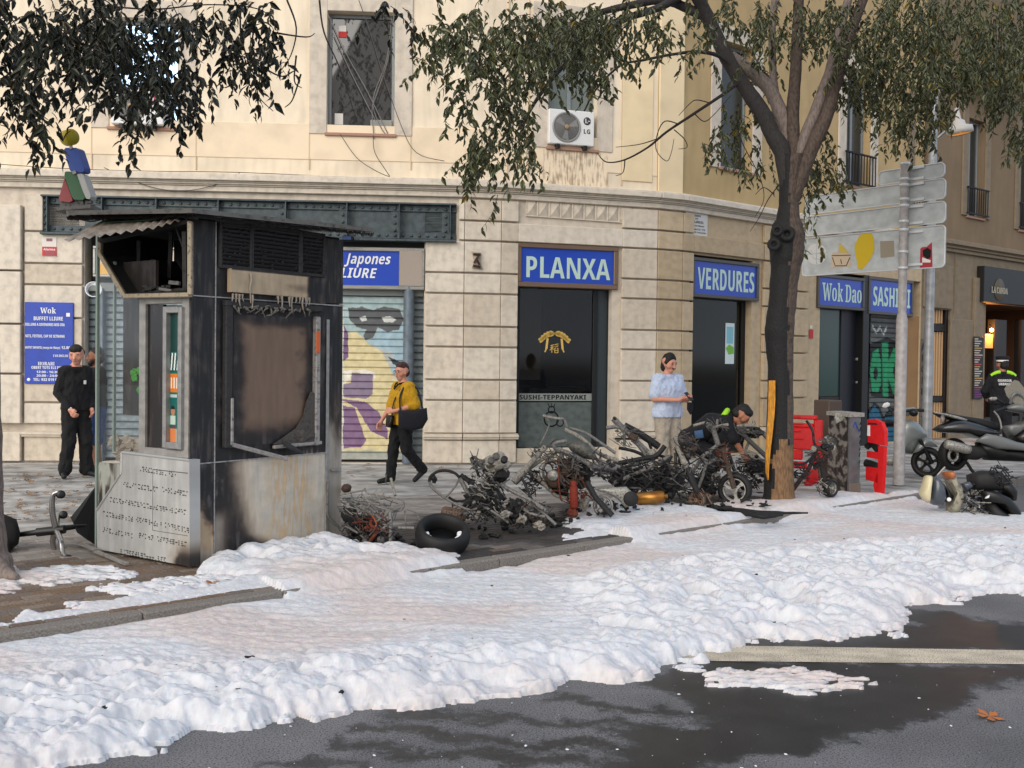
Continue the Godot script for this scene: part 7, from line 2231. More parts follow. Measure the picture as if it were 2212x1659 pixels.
func build_wrecks() -> void:
	var burn := ntex("burnt_iron", 0.04, 0.45, 1.5, FastNoiseLite.TYPE_SIMPLEX_SMOOTH, 5)
	var iron := mat("burnt iron", Color(0.34, 0.335, 0.325), 0.75, 0.15, burn, Vector3.ONE * 2.2)
	var bare := mat("scorched frame steel", Color(0.47, 0.46, 0.445), 0.65, 0.2, burn, Vector3.ONE * 1.6)
	var dark := mat("blackened iron", Color(0.12, 0.118, 0.12), 0.7, 0.15, burn, Vector3.ONE * 2.2)
	var pale := mat("ash coated metal", Color(0.56, 0.54, 0.50), 0.8, 0.05, burn, Vector3.ONE * 1.8)
	var rust := mat("fresh rust", Color(0.42, 0.19, 0.11), 0.85, 0, burn, Vector3.ONE * 2.0)
	var brown := mat("browned steel", Color(0.30, 0.23, 0.18), 0.75, 0.1, burn, Vector3.ONE * 2.0)
	var silver := mat("bare alloy", Color(0.62, 0.61, 0.58), 0.45, 0.4, burn, Vector3.ONE * 1.5)
	var rubber := mat("tyre rubber", Color(0.035, 0.035, 0.037), 0.65, 0, ntex("rubber", 0.05, 0.7, 1.3), Vector3.ONE * 2)
	var foam_m := mat("foam blobs", Color(0.85, 0.85, 0.87), 0.75)
	var c3 := [691.2, 864.0, 0.21873]
	var c4 := [1036.8, 846.7, 0.23436]
	var c5 := [1468.8, 846.7, 0.23436]
	var c6 := [1814.4, 734.4, 0.24473]
	var c7 := [1693.4, 829.4, 0.15628]
	# 1: heap beside the kiosk
	wr("burnt_motorcycle", "collapsed rusty motorcycle skeleton lying directly beside the kiosk's right side", c3, 9.15)
	for q in [[[[195, 985], [330, 1000], [500, 1050], [640, 1110]], 8], [[[195, 960], [400, 975], [560, 985], [700, 960], [800, 985], [832, 1030], [800, 1090], [730, 1100]], 7], [[[440, 870, 0.1], [470, 920, 0.1], [600, 940], [770, 968]], 8], [[[200, 935, 0.2], [330, 912, 0.2], [440, 890, 0.15]], 8], [[[430, 1060], [520, 1150], [560, 1190]], 14], [[[560, 1200, -0.1], [700, 1110, -0.05], [790, 1060]], 10], [[[605, 1290, -0.15], [720, 1180, -0.1], [745, 1100]], 14], [[[605, 860, 0.1], [630, 930]], 6], [[[860, 1075], [940, 1110], [985, 1185]], 8], [[[690, 1110, -0.1], [700, 1280, -0.15], [695, 1450, -0.15]], 16], [[[770, 1262, -0.1], [930, 1265, -0.1]], 13], [[[320, 1010, 0.2], [520, 1000, 0.1], [700, 1050, 0.1]], 7], [[[250, 1250], [400, 1330, -0.1], [500, 1450, -0.1]], 10], [[[840, 1090, 0.05], [845, 1240, 0.05]], 7]]:
		T("frame_tube", q[0], q[1], bare if rng.randf() < 0.7 else pale)
	T("fork_leg", [[700, 775, 0.3], [742, 945, 0.2]], 13, pale)
	T("lever", [[658, 735, 0.3], [650, 820, 0.3], [680, 830, 0.3]], 5, iron)
	Lu("fuel_tank", 262, 872, 64, 46, brown, 0.15, 0.3)
	Lu("battery_box", 290, 1130, 85, 95, dark, 0.25, 0.15)
	fins(560, 1370, 130, 110, dark, 0.4)
	T("exhaust_pipe", [[520, 1180], [500, 1230, -0.1], [560, 1300, -0.1], [470, 1420, -0.1]], 16, rust)
	T("wiring", [[500, 1120], [560, 1230, -0.1], [480, 1300, -0.1]], 6, mats["orange heat tint"])
	for q in [[600, 1380, 36], [505, 1450, 34], [440, 1400, 28]]:
		var s := mk(); disc(s, axis(P(q[0], q[1], -0.15), Vector3(0.2, 0.1, 1)), M(q[2]), 0.05, 16); obj("gear_case", s, iron, wt)
	Lu("engine_case", 420, 1250, 190, 130, dark, 0.5, 0.1, 10, 110)
	clutter(460, 1050, 270, 120, 70, [iron, pale], 1, 7)
	clutter(470, 1330, 260, 190, 130, [dark, brown, iron], 2, 8)
	clutter(520, 1230, 160, 120, 24, [rust], 3, 8)
	# the loose tyre
	wc = c3; wd = 8.95
	wt = thing("tyre", "loose black tyre leaning in the foam beside the burnt heap", "tyre")
	var s := mk()
	var tt := axis(P(1210, 1335), Vector3(0.12, 0.90, 0.42))
	ring(s, tt, M(225), M(50), 0.09, 48, 14)
	obj("carcass", s, rubber, wt)
	s = mk(); disc(s, tt.translated_local(Vector3.UP * -0.05), M(170), 0.03, 30); obj("inner_disc", s, mats["black plastic"], wt)
	s = mk()
	for k in 30:
		var a := lerpf(-0.3, 2.6, k / 29.0)
		lump(s, Transform3D(Basis(), tt * Vector3(cos(-a - 0.4) * M(172), 0.03, sin(-a - 0.4) * M(172))), Vector3(0.05, 0.03, 0.05), 0.4, k, 5)
	obj("foam_streak", s, foam_m, wt)
	# 2: upturned bike with the hooped grab rail
	wr("burnt_motorcycle", "burnt motorcycle with a hooped rear rail and melted pale engine on top", c3, 9.95)
	T("rear_hoop", [[1080, 810], [1085, 770], [1110, 738], [1180, 700], [1270, 700], [1340, 728], [1380, 770]], 12, dark)
	T("rear_hoop", [[1080, 810, -0.02], [1120, 880, -0.05], [1240, 970, -0.1], [1400, 1060, -0.15], [1500, 1082, -0.15], [1620, 1060, -0.15], [1750, 1130, -0.2], [1860, 1210, -0.2]], 11, bare)
	for q in [[[[1380, 770], [1330, 860], [1250, 955, -0.05]], 8], [[[1380, 770], [1440, 880], [1490, 965]], 19], [[[1390, 735], [1450, 790], [1530, 830]], 18], [[[1490, 965], [1560, 880], [1645, 760]], 11], [[[1270, 960], [1350, 1000], [1480, 985]], 11], [[[1640, 760], [1700, 850], [1640, 1000]], 20], [[[1780, 830, -0.1], [1900, 900, -0.1], [2060, 980, -0.15], [2230, 1090, -0.2]], 17], [[[1960, 900, -0.1], [2140, 1060, -0.15], [2330, 1230, -0.2]], 13], [[[1500, 560, 0.1], [1530, 640, 0.1], [1570, 760]], 12], [[[1990, 760, -0.1], [2100, 1000, -0.15]], 12], [[[1950, 1030], [2080, 1120, -0.2], [2220, 1150, -0.2]], 13]]:
		T("frame_tube", q[0], q[1], bare if rng.randf() < 0.6 else dark)
	Lu("tail_light", 1125, 780, 32, 40, dark, 0.5)
	Lu("melted_engine", 1750, 630, 150, 95, pale, 0.45, 0.0, 10, 110)
	Lu("engine_case", 1780, 730, 120, 90, dark, 0.3, 0.02)
	for q in [[1690, 600], [1820, 590], [1740, 560]]:
		s = mk(); disc(s, axis(P(q[0], q[1], -0.28), Vector3(0.1, 0.5, 1)), M(34), 0.05, 14); obj("port", s, dark if q[0] == 1820 else iron, wt)
	s = mk(); lathe(s, axis(P(1195, 1100, -0.1), P(1450, 1150, -0.1) - P(1195, 1100, -0.1)), [Vector2(0, 0), Vector2(M(40), 0.005), Vector2(M(58), 0.03), Vector2(M(58), M(200)), Vector2(M(48), M(250)), Vector2(0, M(262))], 18); obj("silencer", s, mat("browned silencer", Color(0.42, 0.33, 0.27), 0.65, 0.2, burn, Vector3.ONE * 2), wt)
	s = mk()
	for k in 12: disc(s, axis(P(1250 + (k % 6) * 28, 1078 + (k / 6) * 28 + (k % 6) * 5, -0.255), Vector3(0, 0.2, 1)), M(6), 0.012, 8)
	obj("silencer_holes", s, dark, wt)
	for q in [[2000, 1170, 70, 40], [2160, 1240, 60, 34], [1830, 1130, 60, 34]]: Lu("foil_scrap", q[0], q[1], q[2], q[3], pale, 0.8, -0.25)
	fins(1620, 940, 170, 150, dark, 0.5)
	Lu("engine_case", 1640, 980, 210, 130, dark, 0.5, 0.05, 10, 120)
	Lu("gear_case", 1930, 1080, 160, 90, dark, 0.5, 0.0, 10, 90)
	clutter(1640, 900, 190, 240, 130, [dark, iron, pale], 5, 8)
	clutter(1560, 1080, 260, 110, 70, [dark, iron], 6, 8)
	clutter(2030, 1130, 260, 130, 100, [dark, brown, iron], 7, 8)
	clutter(1560, 620, 60, 80, 16, [iron], 8, 8)
	# 3: leaning bike with thick fork and rusty damper
	wr("burnt_motorcycle", "burnt motorcycle with long pale fork and bright rusty damper leaning in the middle", c4, 10.95)
	T("fork_leg", [[310, 832, -0.15], [430, 700, -0.1]], 30, pale, -1, 1)
	T("fork_leg", [[425, 705, -0.1], [600, 508, 0]], 22, pale, -1, 1)
	T("fork_leg", [[595, 512, 0], [690, 428, 0.05]], 15, iron, -1, 1)
	for q in [[[[700, 540], [800, 560], [960, 640], [1060, 690], [1250, 700, 0.1]], 21], [[[780, 345, 0.2], [940, 430, 0.2], [1100, 570, 0.2], [1275, 632, 0.2]], 17], [[[825, 335, 0.3], [960, 372, 0.3], [1100, 460, 0.3], [1250, 565, 0.3]], 12], [[[580, 215, 0.2], [690, 240, 0.2], [770, 252, 0.2], [800, 320, 0.2]], 11], [[[420, 700], [540, 800], [640, 895, -0.1]], 18], [[[640, 895, -0.1], [700, 955, -0.1], [800, 980, -0.1]], 14], [[[700, 560], [560, 630], [440, 720]], 15], [[[720, 560], [680, 480], [800, 450]], 15], [[[750, 560], [740, 680], [780, 820]], 14], [[[880, 480, 0.2], [1010, 560, 0.2], [1130, 690, 0.2]], 10], [[[730, 640], [620, 640], [580, 740], [620, 850]], 10], [[[560, 480, 0.3], [640, 300, 0.3], [600, 240, 0.3]], 7], [[[930, 560, 0.1], [1130, 640, 0.1], [1290, 690, 0.1]], 12]]:
		T("frame_tube", q[0], q[1], bare if rng.randf() < 0.65 else pale)
	Pi("fuel_tank", [[790, 480], [880, 448], [990, 470], [1060, 560], [1095, 635], [960, 615], [840, 545]], 0.26, mat("scorched tank", Color(0.34, 0.335, 0.31), 0.55, 0.2, burn, Vector3.ONE), 0.1)
	Pi("number_plate", [[575, 212], [690, 232], [770, 240], [768, 256], [690, 252], [585, 230]], 0.02, pale, 0.15)
	s = mk(); disc(s, axis(P(672, 770, -0.18), Vector3(-0.2, 0.1, 1)), M(50), 0.05, 22, 0.3); disc(s, axis(P(672, 770, -0.21), Vector3(-0.2, 0.1, 1)), M(26), 0.02, 12); obj("clutch_cover", s, silver, wt)
	s = mk(); disc(s, axis(P(690, 800, -0.1), Vector3(-0.2, 0.1, 1)), M(85), 0.14, 22, 0.2); obj("gear_case", s, brown, wt)
	fins(800, 720, 150, 170, brown, -0.3, 0.02)
	s = mk(); lathe(s, axis(P(868, 1075, -0.25), P(862, 830, -0.2) - P(868, 1075, -0.25)), [Vector2(0, 0), Vector2(M(30), 0.0), Vector2(M(40), M(14)), Vector2(M(40), M(180)), Vector2(M(28), M(210)), Vector2(M(28), M(250)), Vector2(0, M(252))], 14); obj("damper", s, mat("raw orange rust", Color(0.50, 0.16, 0.08), 0.85, 0, burn, Vector3.ONE * 2.5), wt)
	Lu("damper_foot", 850, 1120, 46, 40, rust, 0.6, -0.25)
	wheel(1140, 1050, 122, Vector3(-0.55, 0.1, 1), null, silver, 7, 0.10, true, -0.15)
	T("fork_leg", [[985, 830, -0.25], [1070, 980, -0.3], [1222, 1140, -0.35]], 23, dark, -1, 1)
	Pi("side_cover", [[1050, 900], [1150, 880], [1350, 872], [1440, 958], [1425, 1050], [1340, 1065], [1270, 990], [1180, 940]], 0.10, silver, 0.1)
	s = mk(); disc(s, axis(P(1390, 985, 0.05), Vector3(0, 0.1, 1)), M(70), 0.05, 18); obj("gear_case", s, dark, wt)
	Lu("ash_block", 960, 1030, 45, 70, pale, 0.4, 0.0)
	T("wiring", [[730, 640, -0.1], [725, 800, -0.2], [740, 960, -0.2], [760, 1010, -0.2]], 6, rust)
	T("wiring", [[860, 640, -0.1], [900, 700, -0.2], [880, 800, -0.2]], 8, brown)
	Lu("engine_case", 740, 830, 170, 120, dark, 0.5, 0.08, 10, 100)
	Lu("gear_case", 930, 780, 130, 110, dark, 0.5, 0.08, 10, 90)
	clutter(760, 720, 190, 190, 120, [dark, brown, iron], 11, 7)
	clutter(880, 900, 170, 130, 50, [rust, brown], 12, 7)
	clutter(1000, 660, 240, 130, 70, [iron, dark], 13, 6)
	clutter(470, 830, 110, 110, 40, [dark], 14, 7)
	clutter(560, 560, 120, 60, 20, [iron], 15, 6)
	# 4: upright frame with grab rack and gold silencer
	wr("burnt_motorcycle", "burnt motorcycle frame with raised rear rack and golden heat stained silencer", c4, 11.75)
	for q in [[[[1060, 715], [1300, 655], [1500, 615], [1610, 595], [1660, 555], [1705, 495]], 19], [[[1080, 745, 0.15], [1300, 700, 0.15], [1500, 650, 0.15], [1640, 600, 0.1]], 13], [[[1210, 850, -0.1], [1400, 765, -0.1], [1600, 680, -0.1], [1745, 590]], 15], [[[1640, 810, -0.1], [1700, 700, -0.05], [1765, 590]], 15], [[[1230, 245, 0.2], [1310, 330, 0.2], [1410, 420, 0.2], [1530, 560, 0.2]], 24], [[[1165, 332, 0.1], [1290, 328, 0.1], [1420, 425, 0.1], [1560, 560, 0.1]], 15], [[[1330, 310, 0.25], [1480, 390, 0.25], [1650, 505, 0.25]], 28], [[[1330, 300, 0.1], [1332, 490, 0.1]], 11], [[[1245, 430, 0.1], [1410, 432, 0.1]], 9], [[[1400, 440, 0.1], [1470, 500, 0.1], [1535, 595, 0.1]], 15], [[[1280, 515, 0.1], [1420, 545, 0.1], [1540, 600, 0.1]], 13], [[[1130, 750, 0.1], [1330, 745, 0.1], [1560, 735, 0.1]], 10], [[[1200, 790], [1400, 880], [1600, 890]], 12], [[[1490, 720], [1600, 830], [1640, 900]], 12], [[[1370, 870], [1460, 770], [1520, 700]], 9], [[[1560, 470, 0.2], [1600, 560, 0.2], [1700, 600, 0.1]], 12]]:
		T("frame_tube", q[0], q[1], bare if rng.randf() < 0.7 else dark)
	T("fork_leg", [[1780, 420, -0.05], [1850, 570, -0.1], [1910, 700, -0.15]], 20, pale, 22, 1)
	T("fork_leg", [[1910, 700, -0.15], [1960, 830, -0.2], [2005, 920, -0.2]], 28, dark, 22, 1)
	T("fork_leg", [[1800, 560, 0.1], [1808, 700, 0.1], [1805, 860, 0.1]], 13, iron, -1, 1)
	wheel(2010, 1000, 100, Vector3(-0.75, 0.1, 0.8), null, mat("ash brown rim", Color(0.46, 0.37, 0.31), 0.8, 0, burn, Vector3.ONE * 2), 9, 0.12, true, -0.15)
	s = mk(); lathe(s, axis(P(1440, 985, -0.25), P(1700, 962, -0.3) - P(1440, 985, -0.25)), [Vector2(0, 0), Vector2(M(48), 0.0), Vector2(M(56), M(10)), Vector2(M(56), M(240)), Vector2(M(44), M(256)), Vector2(M(20), M(258)), Vector2(M(20), M(285)), Vector2(0, M(285))], 22); obj("silencer", s, mat("gold heat tinted steel", Color(0.66, 0.50, 0.26), 0.35, 0.7, ntex("heat_tint", 0.012, 0.7, 1.15, FastNoiseLite.TYPE_SIMPLEX, 2, 256, 0.0, Color(1, 0.75, 0.6), Color(1, 1, 0.9)), Vector3.ONE * 1.5), wt)
	s = mk(); bx(s, Transform3D(Basis(Vector3.BACK, -0.5), P(1412, 412, 0.02)), Vector3(M(80), M(60), 0.05), 0.01); obj("lamp_box", s, brown, wt)
	Lu("headlight", 1585, 565, 40, 42, pale, 0.25, 0.05)
	fins(1560, 800, 160, 150, dark, 0.2, 0.05)
	Lu("clamp_block", 1880, 645, 34, 26, pale, 0.3, -0.2)
	Lu("rear_light", 1240, 245, 40, 18, dark, 0.4, 0.2)
	Lu("engine_case", 1420, 800, 260, 90, dark, 0.5, 0.1, 10, 90)
	Lu("gear_case", 1720, 830, 150, 130, dark, 0.5, 0.05, 10, 100)
	Lu("lamp_remains", 1880, 560, 70, 110, dark, 0.6, 0.1, 9, 70)
	clutter(1480, 740, 380, 120, 150, [dark, iron], 21, 7)
	clutter(1560, 880, 300, 100, 80, [dark], 22, 8)
	clutter(1900, 480, 100, 120, 44, [iron, brown], 23, 6)
	clutter(1860, 800, 110, 180, 60, [dark, iron], 24, 7)
	clutter(2030, 1010, 110, 100, 44, [mats["ash brown rim"], brown], 25, 7)
	clutter(1350, 420, 120, 110, 18, [iron], 26, 6)
	# 5: scooter with pale three spoked wheel
	wr("burnt_motorcycle", "burnt scooter with a pale three spoked front wheel standing left of the tree", c5, 12.15)
	T("handlebar", [[125, 312, 0.15], [180, 295, 0.15], [245, 285, 0.1], [300, 325], [380, 310, -0.1], [440, 300, -0.2]], 11, pale)
	for q in [[[[300, 320], [325, 400], [352, 485]], 20], [[[345, 250], [340, 330]], 10], [[[352, 485], [280, 540], [205, 600], [150, 690], [110, 735]], 15], [[[205, 600, -0.1], [240, 662, -0.1], [335, 615, -0.1]], 14], [[[240, 662, -0.1], [215, 760, -0.1], [170, 885, -0.1]], 13], [[[110, 735], [60, 742], [30, 720]], 14], [[[120, 740], [130, 840], [165, 890]], 11], [[[330, 610], [420, 560], [430, 520]], 12]]:
		T("frame_tube", q[0], q[1], bare)
	T("fork_leg", [[390, 520, -0.05], [440, 700, -0.1], [500, 890, -0.15]], 20, brown)
	T("fork_leg", [[440, 540, 0.1], [500, 720, 0.1], [540, 890, 0.1]], 14, dark)
	wheel(505, 900, 158, Vector3(-0.42, 0.0, 1), rubber, mat("pale alloy wheel", Color(0.70, 0.69, 0.66), 0.5, 0.1, burn, Vector3.ONE * 0.8), 3, 0.12, false, -0.05)
	T("brake_lever", [[230, 290], [250, 268, 0.02], [275, 275]], 7, dark)
	T("brake_lever", [[390, 300], [415, 268], [440, 290]], 8, dark)
	Lu("hub_motor", 430, 690, 40, 46, brown, 0.4)
	Lu("pale_fairing", 330, 790, 60, 46, pale, 0.3, 0.1)
	clutter(300, 690, 200, 190, 60, [dark, iron], 31, 7)
	clutter(400, 600, 60, 130, 26, [brown, rust], 32, 7)
	clutter(340, 320, 90, 40, 10, [iron], 33, 6)
	clutter(200, 860, 200, 90, 40, [dark], 34, 8)
	# 6: between that and the trunk
	wr("burnt_motorcycle", "blackened scooter frame leaning just behind the burnt tree trunk", c5, 12.9)
	for q in [[[[525, 320], [580, 385], [650, 460], [790, 590]], 18], [[[640, 318, 0.2], [740, 360, 0.2], [810, 430, 0.2]], 17], [[[525, 322], [610, 310], [700, 310]], 16], [[[780, 590], [860, 660], [900, 760]], 15], [[[640, 460, 0.1], [600, 560, 0.1], [640, 700, 0.1]], 12]]:
		T("frame_tube", q[0], q[1], pale if rng.randf() < 0.5 else iron)
	Lu("seat_base", 540, 420, 60, 70, mats["black plastic"], 0.3, 0.1)
	Lu("melted_seat", 690, 380, 70, 50, dark, 0.5, 0.1)
	Pi("side_cover", [[600, 520], [700, 560], [760, 620], [700, 640], [610, 600]], 0.06, pale, 0.1)
	s = mk()
	for k in 5: ring(s, axis(P(570 + k * 2, 565 + k * 24, -0.1), Vector3(0.1, 1, 0)), M(22), M(5), M(5), 14, 6)
	obj("spring", s, silver, wt)
	fins(690, 690, 130, 110, dark, 0.2)
	clutter(680, 690, 140, 100, 70, [dark, iron, mats["black plastic"]], 41, 7)
	clutter(640, 350, 110, 40, 22, [iron], 42, 6)
	clutter(640, 830, 150, 60, 30, [dark], 43, 8)
	# 7: moped in front of the cabinet
	wr("burnt_motorcycle", "dark burnt moped with red frame parts in front of the grey cabinet", c7, 12.45)
	T("stem", [[450, 900], [400, 1050], [330, 1190], [230, 1320], [120, 1470], [60, 1540]], 26, mat("scorched red frame", Color(0.22, 0.10, 0.09), 0.7, 0, burn, Vector3.ONE * 2))
	for q in [[[[620, 950], [520, 1060], [420, 1180]], 20], [[[600, 960], [450, 880], [380, 880]], 24], [[[510, 1130], [540, 1250], [570, 1360]], 26], [[[480, 1140], [500, 1280], [520, 1400]], 16]]: T("frame_tube", q[0], q[1], brown if rng.randf() < 0.5 else dark)
	for q in [[[570, 735], [610, 800], [640, 860], [680, 820]], [[480, 800], [560, 800]], [[560, 740], [650, 745]], [[690, 840], [705, 870], [690, 910]]]: T("handlebar", q, 11, silver)
	Lu("lamp_pod", 600, 870, 110, 52, mats["black plastic"], 0.4)
	Lu("headlight", 410, 900, 40, 44, pale, 0.3, -0.05)
	T("hose", [[110, 1090, -0.2], [200, 1110, -0.2], [300, 1090, -0.15], [390, 1010, -0.1], [430, 900], [410, 760, 0.1], [400, 660, 0.1], [350, 560, 0.15], [310, 510, 0.15]], 15, mats["dark frame"])
	wheel(640, 1440, 125, Vector3(0.62, 0.0, 0.8), rubber, silver, 8, 0.10, false, 0.0)
	Pi("red_cover", [[300, 1180], [480, 1170], [495, 1350], [390, 1400], [310, 1340]], 0.12, mats["red barrier plastic"], 0.35)
	clutter(470, 1010, 140, 150, 50, [dark, mats["scorched red frame"]], 51, 9)
	clutter(530, 1400, 80, 110, 34, [pale, dark], 52, 9)
	clutter(220, 1250, 150, 160, 40, [dark, mats["black plastic"]], 53, 10)
	clutter(600, 790, 100, 60, 20, [iron], 54, 8)
	# charred scraps on the foam and ground
	var scrap := thing("charred_branch", "dark charred strip of bark lying on the foam before the tree", "scrap")
	s = mk()
	for q in [[[1530, 1093], [1580, 1101], [1640, 1110], [1690, 1113]], [[1560, 1098], [1620, 1106], [1680, 1108], [1745, 1108]], [[1600, 1106], [1650, 1116], [1690, 1112]], [[1540, 1096], [1600, 1104], [1660, 1106]]]:
		var p := []
		for e in q: p.append(gnd(e[0], e[1], WALK + 0.05))
		tube(s, smooth(p, 4), 0.035, 0.012, 6, 0.3)
	obj("strip", s, mats["charred bark"], scrap)
	s = mk()
	var rr := RandomNumberGenerator.new()
	rr.seed = 91
	for i in 200:
		var x := rr.randf_range(740, 1660)
		var y := lerpf(1186, 1085, clampf((x - 760) / 700.0, 0, 1)) + rr.randf_range(-16, 30)
		var p := on_ground(x, y) + Vector3.UP * (0.02 if x < 1220 else 0.09)
		lump(s, Transform3D(Basis(Vector3.UP, rr.randf() * 6.0), p), Vector3(rr.randf_range(0.02, 0.12), rr.randf_range(0.01, 0.05), rr.randf_range(0.02, 0.07)), 0.9, i, 4)
	var o := obj("charred_scraps", s, dark)
	o.set_meta("kind", "stuff")
	tag(o, "charred crumbs and scraps strewn around the burnt motorcycles", "debris")
	for q in [[1405, 1150, "black plastic scrap on the foam before the rusty damper bike"], [1303, 1142, "small twisted scrap lying on the foam in front of the silver wheel"], [1432, 1146, "thin forked scrap lying alone on the smooth foam"]]:
		var t2 := thing("scrap", q[2], "scrap")
		s = mk(); var pp := gnd(q[0], q[1] - 20, 0.14); lump(s, Transform3D(Basis(), pp), Vector3(0.09, 0.05, 0.06), 0.8, int(q[0]), 5); tube(s, [pp, pp + Vector3(0.1, 0.0, 0.06)], 0.012, 0.006, 5); obj("piece", s, dark, t2)
	build_scooters(c6, rubber, silver)
func build_scooters(c6: Array, rubber: Material, silver: Material) -> void:
	var grey := mat("silver scooter paint", Color(0.50, 0.52, 0.51), 0.3, 0.35)
	grey.clearcoat_enabled = true
	var blk := mat("black gloss paint", Color(0.025, 0.025, 0.03), 0.22)
	blk.clearcoat_enabled = true
	var bp: Material = mats["black plastic"]
	var gp := mat("grey side panel", Color(0.42, 0.43, 0.43), 0.4, 0.2)
	# silver scooter behind the pole, seen from the front quarter
	wr("scooter", "silver scooter with round white mirror parked behind the sign pole", c6, 15.6)
	wt.set_meta("group", "parked scooters on the right")
	wheel(770, 1080, 135, Vector3(-0.55, 0.0, 1), rubber, mat("dark alloy", Color(0.10, 0.10, 0.11), 0.35, 0.5), 5, 0.13, false, -0.1)
	Pi("mudguard", [[645, 1000], [690, 920], [740, 872], [800, 880], [865, 945], [800, 925], [740, 935], [690, 985]], 0.16, grey, -0.1)
	Pi("front_shield", [[620, 700], [690, 730], [750, 800], [775, 855], [720, 880], [680, 950], [640, 1010], [560, 1000], [500, 1100], [470, 1100], [500, 800], [560, 720]], 0.30, grey, 0.05, Vector3(-0.4, 0.2, 1))
	Pi("handlebar_cover", [[460, 640], [530, 600], [640, 590], [690, 620], [650, 660], [560, 680], [480, 670]], 0.22, grey, 0.1)
	T("handlebar", [[400, 665], [470, 655], [560, 630], [660, 620], [740, 622]], 12, bp)
	Pi("mirror", [[370, 590], [385, 560], [420, 548], [442, 562], [435, 585], [400, 602]], 0.05, mats["white enamel"], 0.0)
	T("mirror_stem", [[425, 595], [470, 650]], 6, bp)
	T("fork_leg", [[705, 880, -0.15], [760, 980, -0.15], [815, 1090, -0.15]], 16, bp)
	Pi("seat", [[300, 720], [420, 700], [520, 730], [500, 770], [360, 770]], 0.28, bp, 0.5)
	Pi("floorboard", [[380, 1040], [520, 1050], [520, 1120], [380, 1100]], 0.3, silver, 0.2)
	Lu("headlight", 650, 640, 40, 36, bp, 0.1, -0.1)
	# big black scooter
	wr("scooter", "big black maxi scooter with tall windshield standing at the right edge", c6, 14.9)
	wt.set_meta("group", "parked scooters on the right")
	wheel(1000, 1010, 145, Vector3(0.35, 0.0, 1), rubber, mats["dark alloy"], 5, 0.16, false, 0.1)
	wheel(2020, 1040, 145, Vector3(0.35, 0.0, 1), rubber, mats["dark alloy"], 5, 0.15, false, -0.2)
	Pi("tail_body", [[818, 790], [880, 745], [960, 712], [1060, 705], [1200, 740], [1330, 790], [1420, 830], [1300, 850], [1220, 870], [1100, 830], [960, 820], [880, 815]], 0.42, blk, 0.0)
	Pi("seat", [[820, 640], [900, 640], [1000, 660], [1120, 680], [1260, 700], [1380, 740], [1400, 800], [1300, 800], [1150, 745], [1000, 715], [880, 680]], 0.34, mat("black seat vinyl", Color(0.05, 0.05, 0.052), 0.6), 0.05)
	Pi("grab_rail", [[820, 632], [940, 650], [1050, 676], [1130, 705], [1110, 715], [1000, 690], [900, 660], [825, 645]], 0.06, silver, -0.22)
	Pi("side_panel", [[1195, 890], [1290, 825], [1420, 850], [1560, 900], [1700, 930], [1700, 985], [1500, 970], [1380, 960], [1300, 930]], 0.14, gp, -0.2)
	Pi("lower_body", [[1200, 900], [1400, 960], [1700, 985], [1760, 1080], [1500, 1070], [1280, 1060], [1220, 980]], 0.36, bp, 0.0)
	Pi("front_fairing", [[1500, 870], [1600, 800], [1640, 680], [1700, 560], [1800, 560], [1900, 760], [1860, 960], [1700, 990], [1560, 930]], 0.46, blk, 0.0)
	Pi("leg_shield", [[1430, 760], [1560, 740], [1640, 700], [1600, 800], [1500, 860]], 0.34, gp, 0.05)
	s_windshield()
	Pi("cockpit", [[1440, 600], [1540, 560], [1640, 580], [1760, 600], [1700, 660], [1560, 640], [1470, 620]], 0.3, gp, -0.1)
	T("handlebar", [[1360, 635, -0.2], [1450, 605, -0.15], [1560, 600, -0.1]], 14, bp)
	T("brake_lever", [[1358, 628, -0.22], [1400, 680, -0.22], [1420, 740, -0.22], [1425, 785, -0.22]], 7, silver)
	Pi("mirror", [[1312, 515], [1335, 503], [1380, 503], [1390, 520], [1370, 535], [1325, 535]], 0.05, silver, -0.2)
	T("mirror_stem", [[1385, 525, -0.2], [1450, 560, -0.15]], 7, bp)
	var s := mk(); lathe(s, axis(P(930, 915, -0.25), P(1160, 975, -0.22) - P(930, 915, -0.25)), [Vector2(0, 0), Vector2(M(30), 0.0), Vector2(M(40), M(12)), Vector2(M(42), M(190)), Vector2(M(34), M(230)), Vector2(0, M(236))], 20); obj("silencer", s, silver, wt)
	s = mk(); ring(s, axis(P(1000, 1020, -0.1), Vector3(0.35, 0, 1)), M(48), M(12), 0.02, 24, 8); obj("brake_disc", s, silver, wt)
	Pi("engine", [[1080, 930], [1240, 930], [1300, 1010], [1200, 1060], [1080, 1050]], 0.3, mats["blackened iron"], 0.0)
	T("stand", [[1120, 1080], [1180, 1170], [1240, 1175]], 12, bp)
	Lu("tail_light", 905, 695, 20, 34, mat("clear lens", Color(0.55, 0.50, 0.48), 0.2), 0.1, -0.15)
	# scooter lying on its side
	wr("fallen_scooter", "half burnt scooter with cream panels lying on its side in the foam", c6, 12.1)
	wt.set_meta("group", "")
	var cream := mat("cream panel", Color(0.78, 0.74, 0.60), 0.4)
	var smoke := mat("smoky blue cover", Color(0.20, 0.23, 0.27), 0.2)
	smoke.clearcoat_enabled = true
	Pi("front_panel", [[760, 1195], [800, 1195], [790, 1300], [775, 1440], [745, 1420], [710, 1360], [735, 1290]], 0.22, cream, -0.15)
	Pi("instrument_cover", [[805, 1210], [850, 1205], [900, 1280], [918, 1390], [890, 1465], [820, 1455], [775, 1400], [785, 1290]], 0.30, smoke, -0.05)
